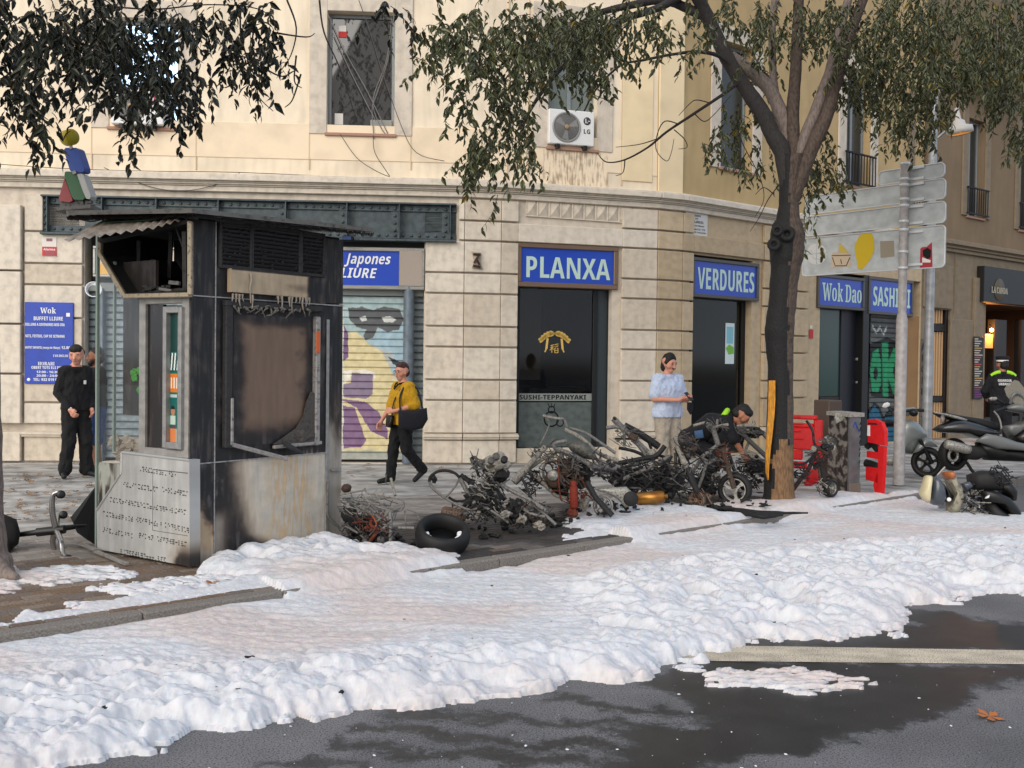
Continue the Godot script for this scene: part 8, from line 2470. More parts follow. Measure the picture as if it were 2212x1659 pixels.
	Pi("leg_shield", [[925, 1165], [985, 1150], [1010, 1210], [1060, 1290], [1080, 1390], [1060, 1470], [1040, 1525], [960, 1525], [950, 1480], [1000, 1420], [1000, 1340], [955, 1260]], 0.24, mat("dirty cream panel", Color(0.58, 0.56, 0.49), 0.5, 0, mats["burnt iron"].albedo_texture, Vector3.ONE * 0.6), -0.05)
	Pi("amber_lens", [[925, 1165], [980, 1155], [995, 1205], [970, 1230], [938, 1225]], 0.27, mat("amber panel", Color(0.62, 0.36, 0.20), 0.35), -0.06)
	Pi("dark_strip", [[895, 1260], [930, 1300], [995, 1390], [960, 1430], [925, 1430], [915, 1340]], 0.2, bp, -0.02)
	s = mk(); disc(s, axis(P(962, 1408, -0.16), Vector3(-0.2, 0.1, 1)), M(18), 0.03, 14); obj("bolt", s, mats["white enamel"], wt)
	T("brake_lever", [[860, 1195], [900, 1150], [928, 1120]], 7, silver)
	Pi("burnt_seat", [[1140, 1190], [1250, 1150], [1400, 1160], [1480, 1260], [1400, 1330], [1240, 1330], [1150, 1300]], 0.4, mats["blackened iron"], 0.1)
	Pi("mudguard", [[1250, 1330], [1350, 1330], [1480, 1390], [1560, 1480], [1590, 1560], [1520, 1540], [1400, 1450], [1270, 1420]], 0.25, bp, -0.1)
	Pi("tail_panel", [[1380, 1270], [1480, 1260], [1540, 1330], [1530, 1420], [1440, 1370]], 0.3, bp, 0.05)
	s = mk(); ring(s, axis(P(1440, 1500, -0.05), Vector3(0.35, 0.75, 0.6)), M(130), M(38), 0.07, 32, 10); obj("rear_tyre", s, rubber, wt)
	s = mk(); ring(s, axis(P(1440, 1500, -0.05), Vector3(0.35, 0.75, 0.6)), M(92), M(8), 0.05, 30, 8); disc(s, axis(P(1440, 1500, -0.05), Vector3(0.35, 0.75, 0.6)), M(88), 0.02, 24); obj("rear_rim", s, mats["dark alloy"], wt)
	Pi("fallen_panel", [[1290, 1385], [1320, 1365], [1310, 1395], [1280, 1400]], 0.05, mats["white enamel"], -0.25)
	Pi("blue_cover", [[1060, 1270], [1130, 1250], [1160, 1290], [1100, 1340]], 0.2, smoke, 0.0)
	clutter(1180, 1380, 110, 110, 34, [mats["blackened iron"], bp, silver], 61, 7)
	clutter(1420, 1200, 110, 90, 30, [mats["blackened iron"], bp], 62, 8)
	clutter(1200, 1500, 130, 40, 24, [silver, bp], 63, 7)
func s_windshield() -> void:
	var s := mk()
	var a := [[1450, 430], [1480, 390], [1545, 352], [1580, 365], [1640, 440], [1690, 560], [1600, 590], [1510, 540], [1470, 490]]
	var p := []
	for q in a: p.append(P(q[0], q[1], -0.12))
	slab(s, p, Vector3(-0.5, 0.3, 1), 0.008)
	obj("windshield", s, glass("windshield", 0.45, Color(0.62, 0.60, 0.55)), wt)
	s = mk(); tube(s, smooth([P(1505, 560, -0.12), P(1520, 500, -0.15), P(1560, 470, -0.15), P(1610, 500, -0.12), P(1640, 560, -0.1)], 4), 0.02, 0.02, 8); obj("windshield_trim", s, mats["grey side panel"], wt)

# ---------- people
func skin(into: SurfaceTool, bones: Array, cell: float, soft: float, cuts := [], wrinkle := 0.0) -> void:   # tapered capsules joined by a smooth minimum, meshed as surface nets
	var lo := Vector3(9, 9, 9)
	var hi := -lo
	for b in bones:
		var r: float = maxf(b[2], b[3]) + soft * 3.0 + cell * 2.0
		for k in 2:
			lo = lo.min(b[k] - Vector3.ONE * r)
			hi = hi.max(b[k] + Vector3.ONE * r)
	var nx := int((hi.x - lo.x) / cell) + 2
	var ny := int((hi.y - lo.y) / cell) + 2
	var nz_ := int((hi.z - lo.z) / cell) + 2
	var sum := PackedFloat32Array()
	sum.resize(nx * ny * nz_)
	var wn := noise("cloth", 7.0, 2)
	for b in bones:
		var a: Vector3 = b[0]
		var ab: Vector3 = b[1] - b[0]
		var l2 := maxf(ab.length_squared(), 1e-8)
		var ra: float = b[2]
		var rb: float = b[3]
		var m := maxf(ra, rb) + soft * 3.0
		var p0 := ((a.min(b[1]) - Vector3.ONE * m - lo) / cell).floor()
		var p1 := ((a.max(b[1]) + Vector3.ONE * m - lo) / cell).ceil()
		for k in range(maxi(0, int(p0.z)), mini(nz_, int(p1.z) + 1)):
			for j in range(maxi(0, int(p0.y)), mini(ny, int(p1.y) + 1)):
				var row := (k * ny + j) * nx
				for i in range(maxi(0, int(p0.x)), mini(nx, int(p1.x) + 1)):
					var q := lo + Vector3(i, j, k) * cell - a
					var t := clampf(q.dot(ab) / l2, 0.0, 1.0)
					var d := (q - ab * t).length() - lerpf(ra, rb, t)
					sum[row + i] += exp(-d / soft)
	for c in cuts:   # [point, normal]: nothing beyond
		for k in nz_:
			for j in ny:
				for i in nx:
					if (lo + Vector3(i, j, k) * cell - c[0]).dot(c[1]) > 0.0: sum[(k * ny + j) * nx + i] = 0.0
	var vid := PackedInt32Array()
	vid.resize(sum.size())
	vid.fill(-1)
	var vs := PackedVector3Array()
	var off := [0, 1, nx, nx + 1, nx * ny, nx * ny + 1, nx * ny + nx, nx * ny + nx + 1]
	var edges := [[0, 1], [2, 3], [4, 5], [6, 7], [0, 2], [1, 3], [4, 6], [5, 7], [0, 4], [1, 5], [2, 6], [3, 7]]
	for k in nz_ - 1:
		for j in ny - 1:
			for i in nx - 1:
				var o := (k * ny + j) * nx + i
				var n := 0
				for e in off: n += 1 if sum[o + e] > 1.0 else 0
				if n == 0 or n == 8: continue
				var acc := Vector3.ZERO
				var cnt := 0
				for e in edges:
					var sa := sum[o + off[e[0]]]
					var sb := sum[o + off[e[1]]]
					if (sa > 1.0) != (sb > 1.0):
						var fa := log(maxf(sa, 1e-3))
						var fb := log(maxf(sb, 1e-3))
						var t := fa / (fa - fb)
						var ca := Vector3(e[0] & 1, (e[0] >> 1) & 1, e[0] >> 2)
						var cb := Vector3(e[1] & 1, (e[1] >> 1) & 1, e[1] >> 2)
						acc += ca.lerp(cb, t)
						cnt += 1
				var p := lo + (Vector3(i, j, k) + acc / cnt) * cell
				if wrinkle > 0.0: p += Vector3(wn.get_noise_3d(p.x * 2.0, p.y, p.z * 2.0), 0.0, wn.get_noise_3d(p.z * 2.0 + 5.0, p.y, p.x * 2.0)) * wrinkle
				vid[o] = vs.size()
				vs.append(p)
	into.set_smooth_group(0)
	var st := [1, nx, nx * ny]
	for k in range(1, nz_ - 1):
		for j in range(1, ny - 1):
			for i in range(1, nx - 1):
				var o := (k * ny + j) * nx + i
				var s0 := sum[o] > 1.0
				for ax in 3:
					if s0 == (sum[o + st[ax]] > 1.0): continue
					var u: int = st[(ax + 1) % 3]
					var v: int = st[(ax + 2) % 3]
					var a := vid[o]; var b := vid[o - u]; var c := vid[o - u - v]; var d := vid[o - v]
					if a < 0 or b < 0 or c < 0 or d < 0: continue
					if s0: quad(into, vs[a], vs[d], vs[c], vs[b])
					else: quad(into, vs[a], vs[b], vs[c], vs[d])
func limb_dir(a: Vector3, b: Vector3, t: float) -> Vector3: return a.lerp(b, t)
func person(label: String, pos: Vector3, yaw: float, H: float, J: Dictionary, o: Dictionary) -> Node3D:
	# joints of a standing figure 1.75 m tall that faces +z, its left hand on +x
	var j := {"pelvis": Vector3(0, 0.96, 0), "hipL": Vector3(0.085, 0.92, 0), "hipR": Vector3(-0.085, 0.92, 0), "kneeL": Vector3(0.10, 0.50, 0.02), "kneeR": Vector3(-0.10, 0.50, 0.02), "ankL": Vector3(0.11, 0.085, -0.02), "ankR": Vector3(-0.11, 0.085, -0.02),
		"toeL": Vector3(0.14, 0.035, 0.17), "toeR": Vector3(-0.14, 0.035, 0.17), "chest": Vector3(0, 1.27, 0), "neck": Vector3(0, 1.46, -0.01), "head": Vector3(0, 1.625, 0.02), "shL": Vector3(0.18, 1.41, -0.01), "shR": Vector3(-0.18, 1.41, -0.01),
		"elL": Vector3(0.245, 1.13, -0.03), "elR": Vector3(-0.245, 1.13, -0.03), "wrL": Vector3(0.25, 0.88, 0.05), "wrR": Vector3(-0.25, 0.88, 0.05), "look": Vector3(0, 0, 1), "tip": Vector3(0, 1, 0)}
	for k in J: j[k] = J[k]
	var t := thing("person", label, "person")
	t.position = pos
	t.rotation.y = yaw
	t.scale = Vector3.ONE * (H / 1.75)
	var w: float = o.get("wide", 1.0)
	var sk: Material = o.skin
	var torso := func(g: float) -> Array:
		var sx: Vector3 = (j.shL - j.shR).normalized()
		var fw := sx.cross((j.neck - j.pelvis).normalized())
		var out := []
		for e in [-1.0, 1.0]:
			out.append([j.pelvis + sx * e * 0.075 * w, j.chest + sx * e * 0.085 * w, 0.095 * w + g, 0.10 * w + g])
			out.append([j.chest + sx * e * 0.085 * w, (j.shL if e > 0 else j.shR) - sx * e * 0.055, 0.10 * w + g, 0.062 + g])
		out.append([j.pelvis - fw * 0.0 + fw * 0.03 * (w - 0.9), j.chest + fw * 0.015, 0.10 * w + g, 0.105 * w + g])
		out.append([j.shL - sx * 0.03, j.neck, 0.06 + g, 0.052 + g])
		out.append([j.shR + sx * 0.03, j.neck, 0.06 + g, 0.052 + g])
		return out
	var arm := func(e: String, g: float, to: float) -> Array:
		var a: Vector3 = j["sh" + e]
		var b: Vector3 = j["el" + e]
		var c: Vector3 = j["wr" + e]
		if to <= 1.0: return [[a, a.lerp(b, to), 0.055 + g, 0.048 + g]]
		return [[a, b, 0.052 + g, 0.041 + g], [b, b.lerp(c, to - 1.0), 0.042 + g, 0.029 + g * 1.1]]
	var leg := func(e: String, g: float, to: float) -> Array:
		var a: Vector3 = j["hip" + e]
		var b: Vector3 = j["knee" + e]
		var c: Vector3 = j["ank" + e]
		if to <= 1.0: return [[a, a.lerp(b, to), 0.085 * w + g, 0.062 + g]]
		return [[a, b, 0.085 * w + g, 0.056 + g], [b, b.lerp(c, to - 1.0), 0.054 + g, 0.038 + g * 1.6]]
	# body: one surface; head and hands are finer
	var s := mk()
	var body: Array = torso.call(0.0)
	for e in ["L", "R"]:
		body.append_array(arm.call(e, 0.0, 2.0))
		body.append_array(leg.call(e, 0.0, 2.0))
	body.append([j.neck, j.head + Vector3(0, -0.06, -0.01), 0.05, 0.048])
	skin(s, body, 0.02, 0.012)
	var hb := Basis.looking_at(-(j.look as Vector3).normalized(), j.tip)
	var h := Transform3D(hb, j.head)
	var hd := []
	for e in [[0, 0.035, -0.025, 0, 0.02, 0.0, 0.088, 0.086], [0, -0.03, 0.02, 0, -0.075, 0.035, 0.066, 0.042], [-0.045, -0.02, 0.045, 0.045, -0.02, 0.045, 0.036, 0.036], [-0.04, 0.028, 0.058, 0.04, 0.028, 0.058, 0.03, 0.03], [0, 0.012, 0.088, 0, -0.026, 0.106, 0.011, 0.016], [0, -0.058, 0.078, 0, -0.058, 0.08, 0.022, 0.02], [-0.083, 0.01, -0.005, -0.086, -0.025, 0.0, 0.013, 0.011], [0.083, 0.01, -0.005, 0.086, -0.025, 0.0, 0.013, 0.011], [0, -0.09, 0.045, 0, -0.09, 0.05, 0.03, 0.03]]:
		hd.append([h * Vector3(e[0], e[1], e[2]), h * Vector3(e[3], e[4], e[5]), e[6], e[7]])
	hd.append([j.neck, h * Vector3(0, -0.07, -0.02), 0.05, 0.048])
	skin(s, hd, 0.009, 0.008)
	for e in ["L", "R"]:
		var wr: Vector3 = j["wr" + e]
		var dv: Vector3 = J.get("hand" + e, (wr - j["el" + e])).normalized()
		var sg := 1.0 if e == "L" else -1.0
		var palm_n: Vector3 = J.get("palm" + e, Vector3(-sg, 0, 0))
		palm_n = (palm_n - dv * palm_n.dot(dv)).normalized()
		var across := dv.cross(palm_n) * sg   # from the thumb's side
		var hbones := [[wr, wr + dv * 0.02, 0.026, 0.027]]
		for f in 4:
			var k0 := wr + dv * 0.085 + across * (0.012 * (f * 2 - 3))
			hbones.append([wr + dv * 0.02 + across * (0.007 * (f * 2 - 3)), k0, 0.014, 0.0125])
			var L: float = [0.068, 0.076, 0.071, 0.055][f]
			var k1 := k0 + (dv * 0.9 + palm_n * 0.35).normalized() * L * 0.5
			hbones.append([k0, k1, 0.0105, 0.0095])
			hbones.append([k1, k1 + (dv * 0.55 + palm_n * 0.8).normalized() * L * 0.5, 0.0095, 0.008])
		var th := wr + dv * 0.03 - across * 0.026
		hbones.append([th, th + (dv * 0.7 - across * 0.55 + palm_n * 0.3).normalized() * 0.042, 0.013, 0.0115])
		hbones.append([th + (dv * 0.7 - across * 0.55 + palm_n * 0.3).normalized() * 0.042, th + (dv * 0.8 - across * 0.3 + palm_n * 0.4).normalized() * 0.072, 0.0115, 0.009])
		skin(s, hbones, 0.009, 0.004)
	obj("body", s, sk, t)
	# face
	s = mk()
	for e in [-1.0, 1.0]:
		bx(s, h * Transform3D(Basis(), Vector3(0.034 * e, 0.012, 0.087)), Vector3(0.026, 0.010, 0.012), 0.004)
		bx(s, h * Transform3D(Basis(Vector3.BACK, 0.12 * -e), Vector3(0.036 * e, 0.034, 0.087)), Vector3(0.042, 0.010, 0.012), 0.003)
	obj("eyes", s, o.get("brow", o.hair), t)
	s = mk(); bx(s, h * Transform3D(Basis(), Vector3(0, -0.060, 0.098)), Vector3(0.046, 0.007, 0.012), 0.003); obj("mouth", s, mat("lips", Color(0.45, 0.22, 0.19), 0.6), t)
	if o.has("beard"):
		s = mk()
		var bb := []
		for e in o.beard: bb.append([h * Vector3(e[0], e[1], e[2]), h * Vector3(e[3], e[4], e[5]), e[6], e[6]])
		skin(s, bb, 0.008, 0.005); obj("beard", s, o.hair, t)
	s = mk()
	var hr := []
	for e in o.get("hairdo", [[0, 0.055, -0.03, 0, 0.05, -0.01, 0.088], [0, 0.02, -0.05, 0, -0.02, -0.055, 0.072], [-0.03, 0.085, 0.035, 0.03, 0.085, 0.035, 0.045]]): hr.append([h * Vector3(e[0], e[1], e[2]), h * Vector3(e[3], e[4], e[5]), e[6], e[6]])
	skin(s, hr, 0.009, 0.008, [], 0.006); obj("hair", s, o.hair, t)
	# clothes
	s = mk()
	var sh: Array = torso.call(0.016)
	for e in ["L", "R"]: sh.append_array(arm.call(e, o.get("loose", 0.014), o.sleeve))
	if o.has("hem"):
		for e in [-1.0, 1.0]: sh.append([j.pelvis + Vector3(e * 0.07 * w, 0.0, 0), j.pelvis + Vector3(e * 0.075 * w, -0.14, 0), 0.115 * w + 0.014, 0.112 * w + 0.02])
	var cuts := [[j.neck + Vector3(0, 0.035, 0.0), Vector3(0, 1, 0.15).normalized()]] if not o.has("bent") else []
	if o.has("hem"): cuts.append([Vector3(0, o.hem, 0), Vector3.DOWN])
	skin(s, sh, 0.018, 0.012, cuts, 0.018); obj("shirt", s, o.shirt, t)
	s = mk()
	var tr := [[j.pelvis + Vector3(-0.06 * w, 0.02, 0), j.pelvis + Vector3(0.06 * w, 0.02, 0), 0.11 * w, 0.11 * w]]
	for e in ["L", "R"]: tr.append_array(leg.call(e, o.get("baggy", 0.014), o.get("leg", 1.97)))
	skin(s, tr, 0.018, 0.012, [], 0.018); obj("trousers", s, o.trousers, t)
	for e in ["L", "R"]:
		s = mk()
		var a: Vector3 = j["ank" + e]
		var toe: Vector3 = j["toe" + e]
		var fwd := (toe - a).normalized()
		skin(s, [[a + Vector3(0, -0.03, 0) - fwd * 0.03, toe, 0.044, 0.036], [a, a + Vector3(0, -0.035, 0) - fwd * 0.035, 0.044, 0.042]], 0.012, 0.008)
		obj("shoe", s, o.shoe, t)
	return t
func cloth(key: String, c: Color) -> Material:
	var m := mat(key, c, 0.9, 0, ntex("weave", 0.03, 0.86, 1.1, FastNoiseLite.TYPE_SIMPLEX_SMOOTH, 4), Vector3.ONE * 1.6)
	return m
func build_people() -> void:
	var fair := mat("fair skin", Color(0.78, 0.55, 0.46), 0.6)
	var tan_ := mat("tanned skin", Color(0.66, 0.44, 0.34), 0.6)
	var brown := mat("brown skin", Color(0.50, 0.32, 0.23), 0.6)
	var bh := mat("black hair", Color(0.045, 0.04, 0.04), 0.7)
	var rh := mat("chestnut hair", Color(0.25, 0.13, 0.10), 0.7)
	var black := cloth("black cloth", Color(0.045, 0.045, 0.055))
	var blk2 := cloth("black trousers cloth", Color(0.05, 0.05, 0.055))
	var shoe := mat("black shoes", Color(0.035, 0.035, 0.045), 0.6)
	var navy := cloth("navy uniform", Color(0.055, 0.055, 0.085))
	var neon := mat("neon yellow", Color(0.62, 0.85, 0.10), 0.6)
	# 1 young man in black beside the price board
	var t := person("person in black sweater and wide black trousers, hand in pocket, by the blue board", on_ground(163, 1031), 0.85, 1.74,
		{"look": Vector3(-0.75, -0.2, 0.8), "wrR": Vector3(-0.15, 0.92, 0.13), "elR": Vector3(-0.22, 1.13, -0.05), "wrL": Vector3(0.17, 0.92, 0.10), "elL": Vector3(0.215, 1.13, -0.07), "shL": Vector3(0.165, 1.41, -0.01), "shR": Vector3(-0.165, 1.41, -0.01), "kneeL": Vector3(0.12, 0.5, 0.04), "ankL": Vector3(0.15, 0.085, 0.0), "ankR": Vector3(-0.13, 0.085, -0.04), "toeL": Vector3(0.2, 0.035, 0.18), "toeR": Vector3(-0.22, 0.035, 0.13)},
		{"skin": fair, "hair": bh, "shirt": black, "sleeve": 1.9, "loose": 0.016, "hem": 0.88, "trousers": blk2, "baggy": 0.030, "shoe": shoe, "wide": 0.9, "hairdo": [[0, 0.075, -0.02, 0, 0.085, 0.02, 0.072], [-0.045, 0.09, 0.045, 0.045, 0.09, 0.045, 0.036], [-0.04, 0.03, -0.05, 0.04, 0.03, -0.05, 0.056]]})
	var s := mk(); bx(s, Transform3D(Basis(), Vector3(0.06, 1.27, 0.135)), Vector3(0.035, 0.05, 0.008), 0.003); obj("badge", s, mats["white enamel"], t)
	s = mk(); bar(s, Vector3(-0.14, 0.915, 0.165), Vector3(-0.175, 0.945, 0.12), 0.045, 0.02, 0.006); obj("cuff", s, mats["white notice"], t)
	# 2 man in shorts half behind the kiosk glass
	person("bearded person in black top and denim shorts, half hidden behind the kiosk glass", on_ground(208, 1022), -1.0, 1.72,
		{"look": Vector3(-0.15, -0.05, 1), "elL": Vector3(0.25, 1.12, 0.02), "wrL": Vector3(0.16, 0.98, 0.24), "elR": Vector3(-0.25, 1.12, 0.02), "wrR": Vector3(-0.14, 0.97, 0.24)},
		{"skin": brown, "hair": bh, "shirt": black, "sleeve": 1.85, "hem": 0.92, "trousers": cloth("denim", Color(0.14, 0.23, 0.42)), "baggy": 0.035, "leg": 1.05, "shoe": shoe, "beard": [[-0.05, -0.07, 0.055, 0.05, -0.07, 0.055, 0.03], [0, -0.10, 0.06, 0, -0.09, 0.07, 0.032]], "hairdo": [[0, 0.06, -0.035, 0, 0.05, -0.02, 0.086], [0, 0.02, -0.05, 0, -0.03, -0.05, 0.07]]})
	# 3 woman in yellow walking left
	t = person("person in mustard yellow blouse and glasses walking left with a navy shoulder bag", on_ground(868, 1044), -0.95, 1.56,
		{"look": Vector3(0.15, -0.08, 1), "kneeR": Vector3(-0.09, 0.50, 0.10), "ankR": Vector3(-0.09, 0.09, 0.14), "toeR": Vector3(-0.10, 0.035, 0.32), "kneeL": Vector3(0.09, 0.50, -0.02), "ankL": Vector3(0.09, 0.19, -0.30), "toeL": Vector3(0.10, 0.05, -0.16), "elL": Vector3(0.26, 1.15, -0.06), "wrL": Vector3(0.08, 1.06, 0.20), "elR": Vector3(-0.24, 1.13, 0.06), "wrR": Vector3(-0.24, 0.90, 0.22), "handR": Vector3(0, -1, 0.4), "handL": Vector3(-0.8, 0.1, 0.5)},
		{"skin": fair, "hair": rh, "shirt": cloth("mustard blouse", Color(0.74, 0.56, 0.06)), "sleeve": 1.15, "loose": 0.026, "hem": 0.86, "trousers": cloth("dark navy trousers", Color(0.035, 0.035, 0.055)), "baggy": 0.022, "shoe": shoe, "wide": 1.06, "hairdo": [[0, 0.062, -0.035, 0, 0.072, -0.02, 0.084], [0, 0.02, -0.05, 0, -0.01, -0.06, 0.07], [-0.035, 0.105, 0.035, 0.035, 0.105, 0.035, 0.03]]})
	s = mk()
	var h := Transform3D(Basis.looking_at(-Vector3(0.15, -0.08, 1).normalized()), Vector3(0, 1.625, 0.02))
	for e in [-1.0, 1.0]:
		ring(s, h * Transform3D(Basis(Vector3.RIGHT, PI / 2), Vector3(0.034 * e, 0.010, 0.106)), 0.024, 0.0025, 0.0025, 14, 5)
		bar(s, h * Vector3(0.058 * e, 0.014, 0.104), h * Vector3(0.088 * e, 0.014, 0.0), 0.004, 0.004)
	obj("glasses", s, mats["grey ink"], t)
	s = mk(); tube(s, smooth([Vector3(-0.09, 1.475, 0.03), Vector3(-0.04, 1.45, 0.10), Vector3(0.0, 1.38, 0.14), Vector3(0.04, 1.45, 0.10), Vector3(0.09, 1.475, 0.03)], 4), 0.012, 0.012, 6); obj("collar", s, blk2, t)
	var bag := thing("shoulder_bag", "large dark navy shoulder bag hanging at the walking yellow-bloused person's hip", "bag")
	bag.transform = t.transform
	s = mk(); pillow(s, [Vector3(0.16, 1.08, 0.16), Vector3(0.30, 1.08, -0.02), Vector3(0.37, 1.12, -0.19), Vector3(0.37, 0.95, -0.21), Vector3(0.34, 0.82, -0.14), Vector3(0.26, 0.78, 0.02), Vector3(0.16, 0.84, 0.16)], Vector3(0.8, 0, 0.4), 0.18, 3.2); obj("pouch", s, cloth("navy bag", Color(0.06, 0.065, 0.11)), bag)
	s = mk(); tube(s, smooth([Vector3(0.18, 1.06, 0.14), Vector3(0.16, 1.30, 0.13), Vector3(0.17, 1.475, 0.0), Vector3(0.22, 1.35, -0.13), Vector3(0.30, 1.10, -0.16)], 5), 0.014, 0.014, 6); obj("strap", s, mats["black plastic"], bag)
	bag = thing("waist_bag", "small black crossbody pouch in front of the yellow-bloused person", "bag")
	bag.transform = t.transform
	s = mk(); pillow(s, [Vector3(-0.16, 1.0, 0.15), Vector3(0.04, 1.0, 0.19), Vector3(0.04, 0.82, 0.21), Vector3(-0.15, 0.82, 0.17)], Vector3(-0.1, 0, 1), 0.08, 4.0); obj("pouch", s, mats["black plastic"], bag)
	s = mk(); tube(s, smooth([Vector3(0.03, 0.98, 0.19), Vector3(0.02, 1.2, 0.155), Vector3(0.11, 1.46, 0.05)], 4), 0.01, 0.01, 6); obj("strap", s, mats["black plastic"], bag)
	# 4 man with the phone
	var pm := at(1440, 1000, 14.6); pm.y = WALK
	t = person("person in pale blue short sleeved shirt and beige trousers looking at a phone", pm, 0.62, 1.72,
		{"look": Vector3(0.15, -0.22, 1), "elR": Vector3(-0.27, 1.14, 0.02), "wrR": Vector3(-0.07, 1.13, 0.29), "elL": Vector3(0.26, 1.13, 0.04), "wrL": Vector3(0.08, 1.12, 0.29), "handR": Vector3(0.75, 0.15, 0.5), "handL": Vector3(-0.35, 0.3, 0.8), "palmR": Vector3(0, 0.7, -0.6), "palmL": Vector3(0, 0.9, -0.3), "ankL": Vector3(0.14, 0.085, 0.03), "kneeL": Vector3(0.12, 0.5, 0.05)},
		{"skin": fair, "hair": bh, "shirt": cloth("pale blue shirt", Color(0.74, 0.79, 0.88)), "sleeve": 0.78, "loose": 0.036, "hem": 0.88, "trousers": cloth("beige trousers", Color(0.68, 0.64, 0.58)), "baggy": 0.026, "shoe": mat("brown shoes", Color(0.20, 0.14, 0.10), 0.6), "wide": 1.18, "beard": [[-0.028, -0.045, 0.095, 0.028, -0.045, 0.095, 0.010]], "hairdo": [[0, 0.07, -0.035, 0, 0.088, -0.01, 0.076], [0, 0.02, -0.06, 0, -0.06, -0.06, 0.065], [-0.05, 0.07, 0.02, -0.06, 0.02, 0.0, 0.04], [0.05, 0.07, 0.02, 0.06, 0.02, 0.0, 0.04]]})
	var ph := thing("phone", "dark phone held in both hands by the pale blue shirted person", "phone")
	ph.transform = t.transform
	s = mk(); bx(s, Transform3D(Basis(Vector3.RIGHT, -0.75) * Basis(Vector3.BACK, 0.25), Vector3(0.03, 1.185, 0.385)), Vector3(0.075, 0.15, 0.011), 0.003); obj("case", s, mats["black plastic"], ph)
	var jk := thing("folded_jacket", "small navy cloth hanging from the phone user's left hand", "cloth")
	jk.transform = t.transform
	s = mk(); pillow(s, [Vector3(0.06, 1.10, 0.33), Vector3(0.14, 1.10, 0.33), Vector3(0.16, 1.02, 0.33), Vector3(0.11, 0.93, 0.34), Vector3(0.05, 1.0, 0.34)], Vector3(0, 0, 1), 0.05, 3.0); obj("fold", s, navy, jk)
	# 5 officer bending down behind the wrecks
	var po := at(1508, 1000, 13.2); po.y = WALK
	t = person("crouching person in dark navy uniform with neon collar among the burnt motorcycles", po, 1.35, 1.76,
		{"pelvis": Vector3(0, 0.66, -0.12), "hipL": Vector3(0.09, 0.64, -0.12), "hipR": Vector3(-0.09, 0.64, -0.12), "kneeL": Vector3(0.17, 0.50, 0.26), "kneeR": Vector3(-0.17, 0.46, 0.26), "ankL": Vector3(0.14, 0.085, 0.02), "ankR": Vector3(-0.14, 0.085, 0.02), "toeL": Vector3(0.17, 0.035, 0.2), "toeR": Vector3(-0.17, 0.035, 0.2), "chest": Vector3(0, 0.86, 0.15), "neck": Vector3(0, 0.93, 0.36), "head": Vector3(0, 0.97, 0.52), "shL": Vector3(0.18, 0.90, 0.31), "shR": Vector3(-0.18, 0.90, 0.31), "elL": Vector3(0.24, 0.66, 0.42), "elR": Vector3(-0.24, 0.68, 0.44), "wrL": Vector3(0.16, 0.46, 0.56), "wrR": Vector3(-0.17, 0.48, 0.56), "look": Vector3(0, -0.75, 0.7), "tip": Vector3(0, 0.6, 0.8)},
		{"skin": tan_, "hair": bh, "shirt": navy, "sleeve": 0.95, "loose": 0.022, "bent": true, "trousers": navy, "baggy": 0.022, "shoe": shoe, "wide": 1.1})
	s = mk(); tube(s, smooth([Vector3(-0.16, 0.96, 0.30), Vector3(-0.06, 1.02, 0.34), Vector3(0.06, 1.02, 0.34), Vector3(0.16, 0.96, 0.30)], 4), 0.034, 0.034, 8); obj("neon_yoke", s, neon, t)
	s = mk(); pillow(s, [Vector3(-0.25, 0.78, -0.04), Vector3(-0.24, 0.80, 0.06), Vector3(-0.24, 0.70, 0.08), Vector3(-0.25, 0.68, -0.03)], Vector3(-1, 0, 0), 0.06, 4.0); obj("belt_pouch", s, mat("blue pouch", Color(0.16, 0.30, 0.44), 0.6), t)
	# 6 officer at the bar, from behind
	var pp := at(2163, 900, 20.0); pp.y = WALK
	t = person("person in dark uniform with neon shoulders and banded cap, seen from behind", pp, PI - 0.15, 1.78,
		{"look": Vector3(0.35, -0.05, 1), "elL": Vector3(0.30, 1.14, 0.0), "wrL": Vector3(0.22, 1.02, 0.22), "elR": Vector3(-0.31, 1.14, 0.0), "wrR": Vector3(-0.24, 0.98, 0.2)},
		{"skin": tan_, "hair": bh, "shirt": navy, "sleeve": 1.9, "loose": 0.022, "hem": 0.9, "trousers": navy, "baggy": 0.022, "shoe": shoe, "wide": 1.14})
	s = mk()
	for e in [-1.0, 1.0]: tube(s, smooth([Vector3(e * 0.06, 1.49, -0.06), Vector3(e * 0.14, 1.47, -0.07), Vector3(e * 0.21, 1.42, -0.06)], 3), 0.036, 0.03, 8)
	obj("neon_shoulders", s, neon, t)
	s = mk(); lathe(s, Transform3D(Basis(), Vector3(0, 1.70, 0.01)), [Vector2(0.100, -0.03), Vector2(0.103, 0.02), Vector2(0.125, 0.055), Vector2(0.11, 0.08), Vector2(0, 0.09)], 20); obj("cap", s, navy, t)
	s = mk(); lathe(s, Transform3D(Basis(), Vector3(0, 1.70, 0.01)), [Vector2(0.103, -0.018), Vector2(0.106, 0.008), Vector2(0.103, 0.012)], 20); obj("cap_band", s, mats["white enamel"], t)
	var back := Transform3D(Basis(Vector3.UP, PI), Vector3(0, 1.30, -0.155))
	words_at("GUARDIA", "Droid Sans", true, back.translated_local(Vector3(0, 0.035, 0)), 0.24, 0.045, mats["white enamel"], t, "lettering", 0.0, 0.01)
	words_at("URBANA", "Droid Sans", true, back.translated_local(Vector3(0, -0.03, 0)), 0.20, 0.045, mats["white enamel"], t, "lettering", 0.0, 0.01)
	# leaves lying about
	var lm := mk()
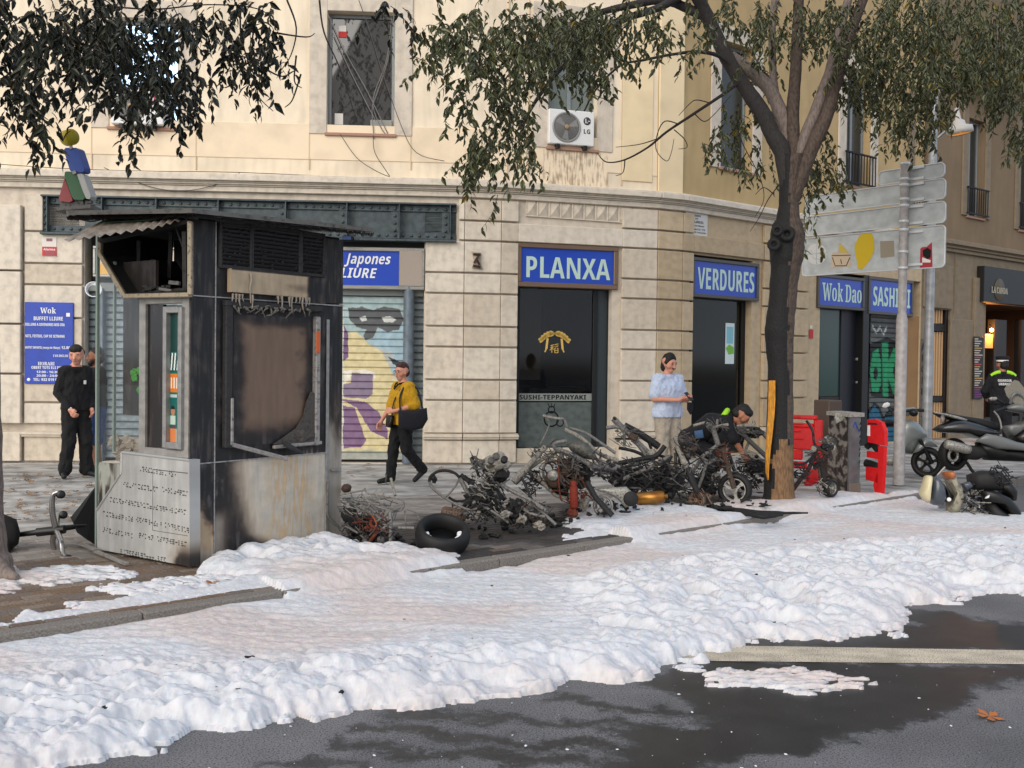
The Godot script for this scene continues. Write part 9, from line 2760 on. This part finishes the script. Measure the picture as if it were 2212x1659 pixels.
	for k in 5:
		var a := TAU * k / 5.0
		tri(lm, Vector3.ZERO, Vector3(cos(a - 0.45), 0.05, sin(a - 0.45)) * 0.05, Vector3(cos(a), 0.10, sin(a)) * 0.072)
		tri(lm, Vector3.ZERO, Vector3(cos(a), 0.10, sin(a)) * 0.072, Vector3(cos(a + 0.45), 0.05, sin(a + 0.45)) * 0.05)
	var leafm := done(lm)
	var orange := mat("orange dead leaf", Color(0.66, 0.38, 0.16), 0.7)
	for q in [[2137, 1552, "orange maple-like leaf lying on the wet asphalt at lower right"], [460, 1264, "orange crumpled leaf on the kerb pavers left of centre"], [350, 1317, "pale orange leaf caught where foam meets the kerb"]]:
		var o := inst("fallen_leaf", leafm, orange, Transform3D(Basis(Vector3.UP, q[0]) * Basis(Vector3.RIGHT, 0.15), on_ground(q[0], q[1]) + Vector3.UP * 0.012))
		tag(o, q[2], "leaf")
	var litter := []
	var rr := RandomNumberGenerator.new()
	rr.seed = 5
	for i in 260:
		var p := on_ground(rr.randf_range(-30, 200), rr.randf_range(1025, 1130)) if i < 170 else on_ground(rr.randf_range(0, 1000), rr.randf_range(1000, 1030))
		litter.append(Transform3D((Basis(Vector3.UP, rr.randf() * 6.3) * Basis(Vector3.RIGHT, rr.randf_range(-0.5, 0.5))).scaled(Vector3.ONE * rr.randf_range(0.25, 0.7)), p + Vector3.UP * 0.012))
	var lf: ArrayMesh = leafm.duplicate()
	lf.surface_set_material(0, mat("dry leaf litter", Color(0.50, 0.38, 0.25), 0.8))
	tag(many("leaf_litter", lf, litter), "dry brown leaves scattered on the pavement by the left pier", "leaves")
	# pale specks and crumbs of foam on the asphalt
	s = mk()
	lump(s, Transform3D(), Vector3(0.02, 0.006, 0.014), 0.5, 3, 4)
	var cm := done(s)
	cm.surface_set_material(0, mats["foam blobs"])
	var crumbs := []
	for i in 240:
		var p := gnd(rr.randf_range(380, 2300), rr.randf_range(1440, 1700))
		crumbs.append(Transform3D(Basis(Vector3.UP, rr.randf() * 6.3).scaled(Vector3.ONE * pow(rr.randf(), 6.0) * 0.9 + Vector3.ONE * 0.14), p + Vector3.UP * 0.003))
	tag(many("foam_crumbs", cm, crumbs), "tiny white foam crumbs dotted over the dark asphalt", "foam")

func _ready() -> void:
	var cam := Camera3D.new()
	cam.name = "camera"
	cam.fov = rad_to_deg(2.0 * atan(829.5 / F))
	cam.near = 0.1
	cam.far = 300.0
	cam.transform = Transform3D(CB, EYE)
	add_child(cam)
	var we := WorldEnvironment.new()
	we.name = "world"
	var env := Environment.new()
	var sky := Sky.new()
	var sm := ProceduralSkyMaterial.new()
	sm.sky_top_color = Color(0.70, 0.79, 0.92)
	sm.sky_horizon_color = Color(0.90, 0.93, 0.97)
	sm.sky_curve = 0.3
	sm.ground_bottom_color = Color(0.20, 0.19, 0.18)
	sm.ground_horizon_color = Color(0.45, 0.44, 0.43)
	sm.sky_energy_multiplier = 0.78
	sky.sky_material = sm
	env.background_mode = Environment.BG_SKY
	env.sky = sky
	env.tonemap_mode = Environment.TONE_MAPPER_LINEAR
	env.tonemap_exposure = 2.15
	env.sdfgi_enabled = true
	env.ssao_enabled = true
	env.ssil_enabled = true
	we.environment = env
	add_child(we)
	var sun := DirectionalLight3D.new()
	sun.name = "sun"
	sun.light_energy = 0.42
	sun.light_color = Color(1.0, 0.975, 0.95)
	sun.light_angular_distance = 55.0
	sun.shadow_enabled = true
	add_child(sun)
	sun.look_at_from_position(Vector3(-0.42, 0.44, 0.78) * 20.0, Vector3.ZERO)
	rng.seed = 20231
	noise_a.frequency = 0.02
	noise_a.seed = 7
	build_ground()
	build_foam()
	build_building()
	build_neighbour()
	build_kiosk()
	build_furniture()
	build_trees()
	build_wrecks()
	build_people()
	#MORE
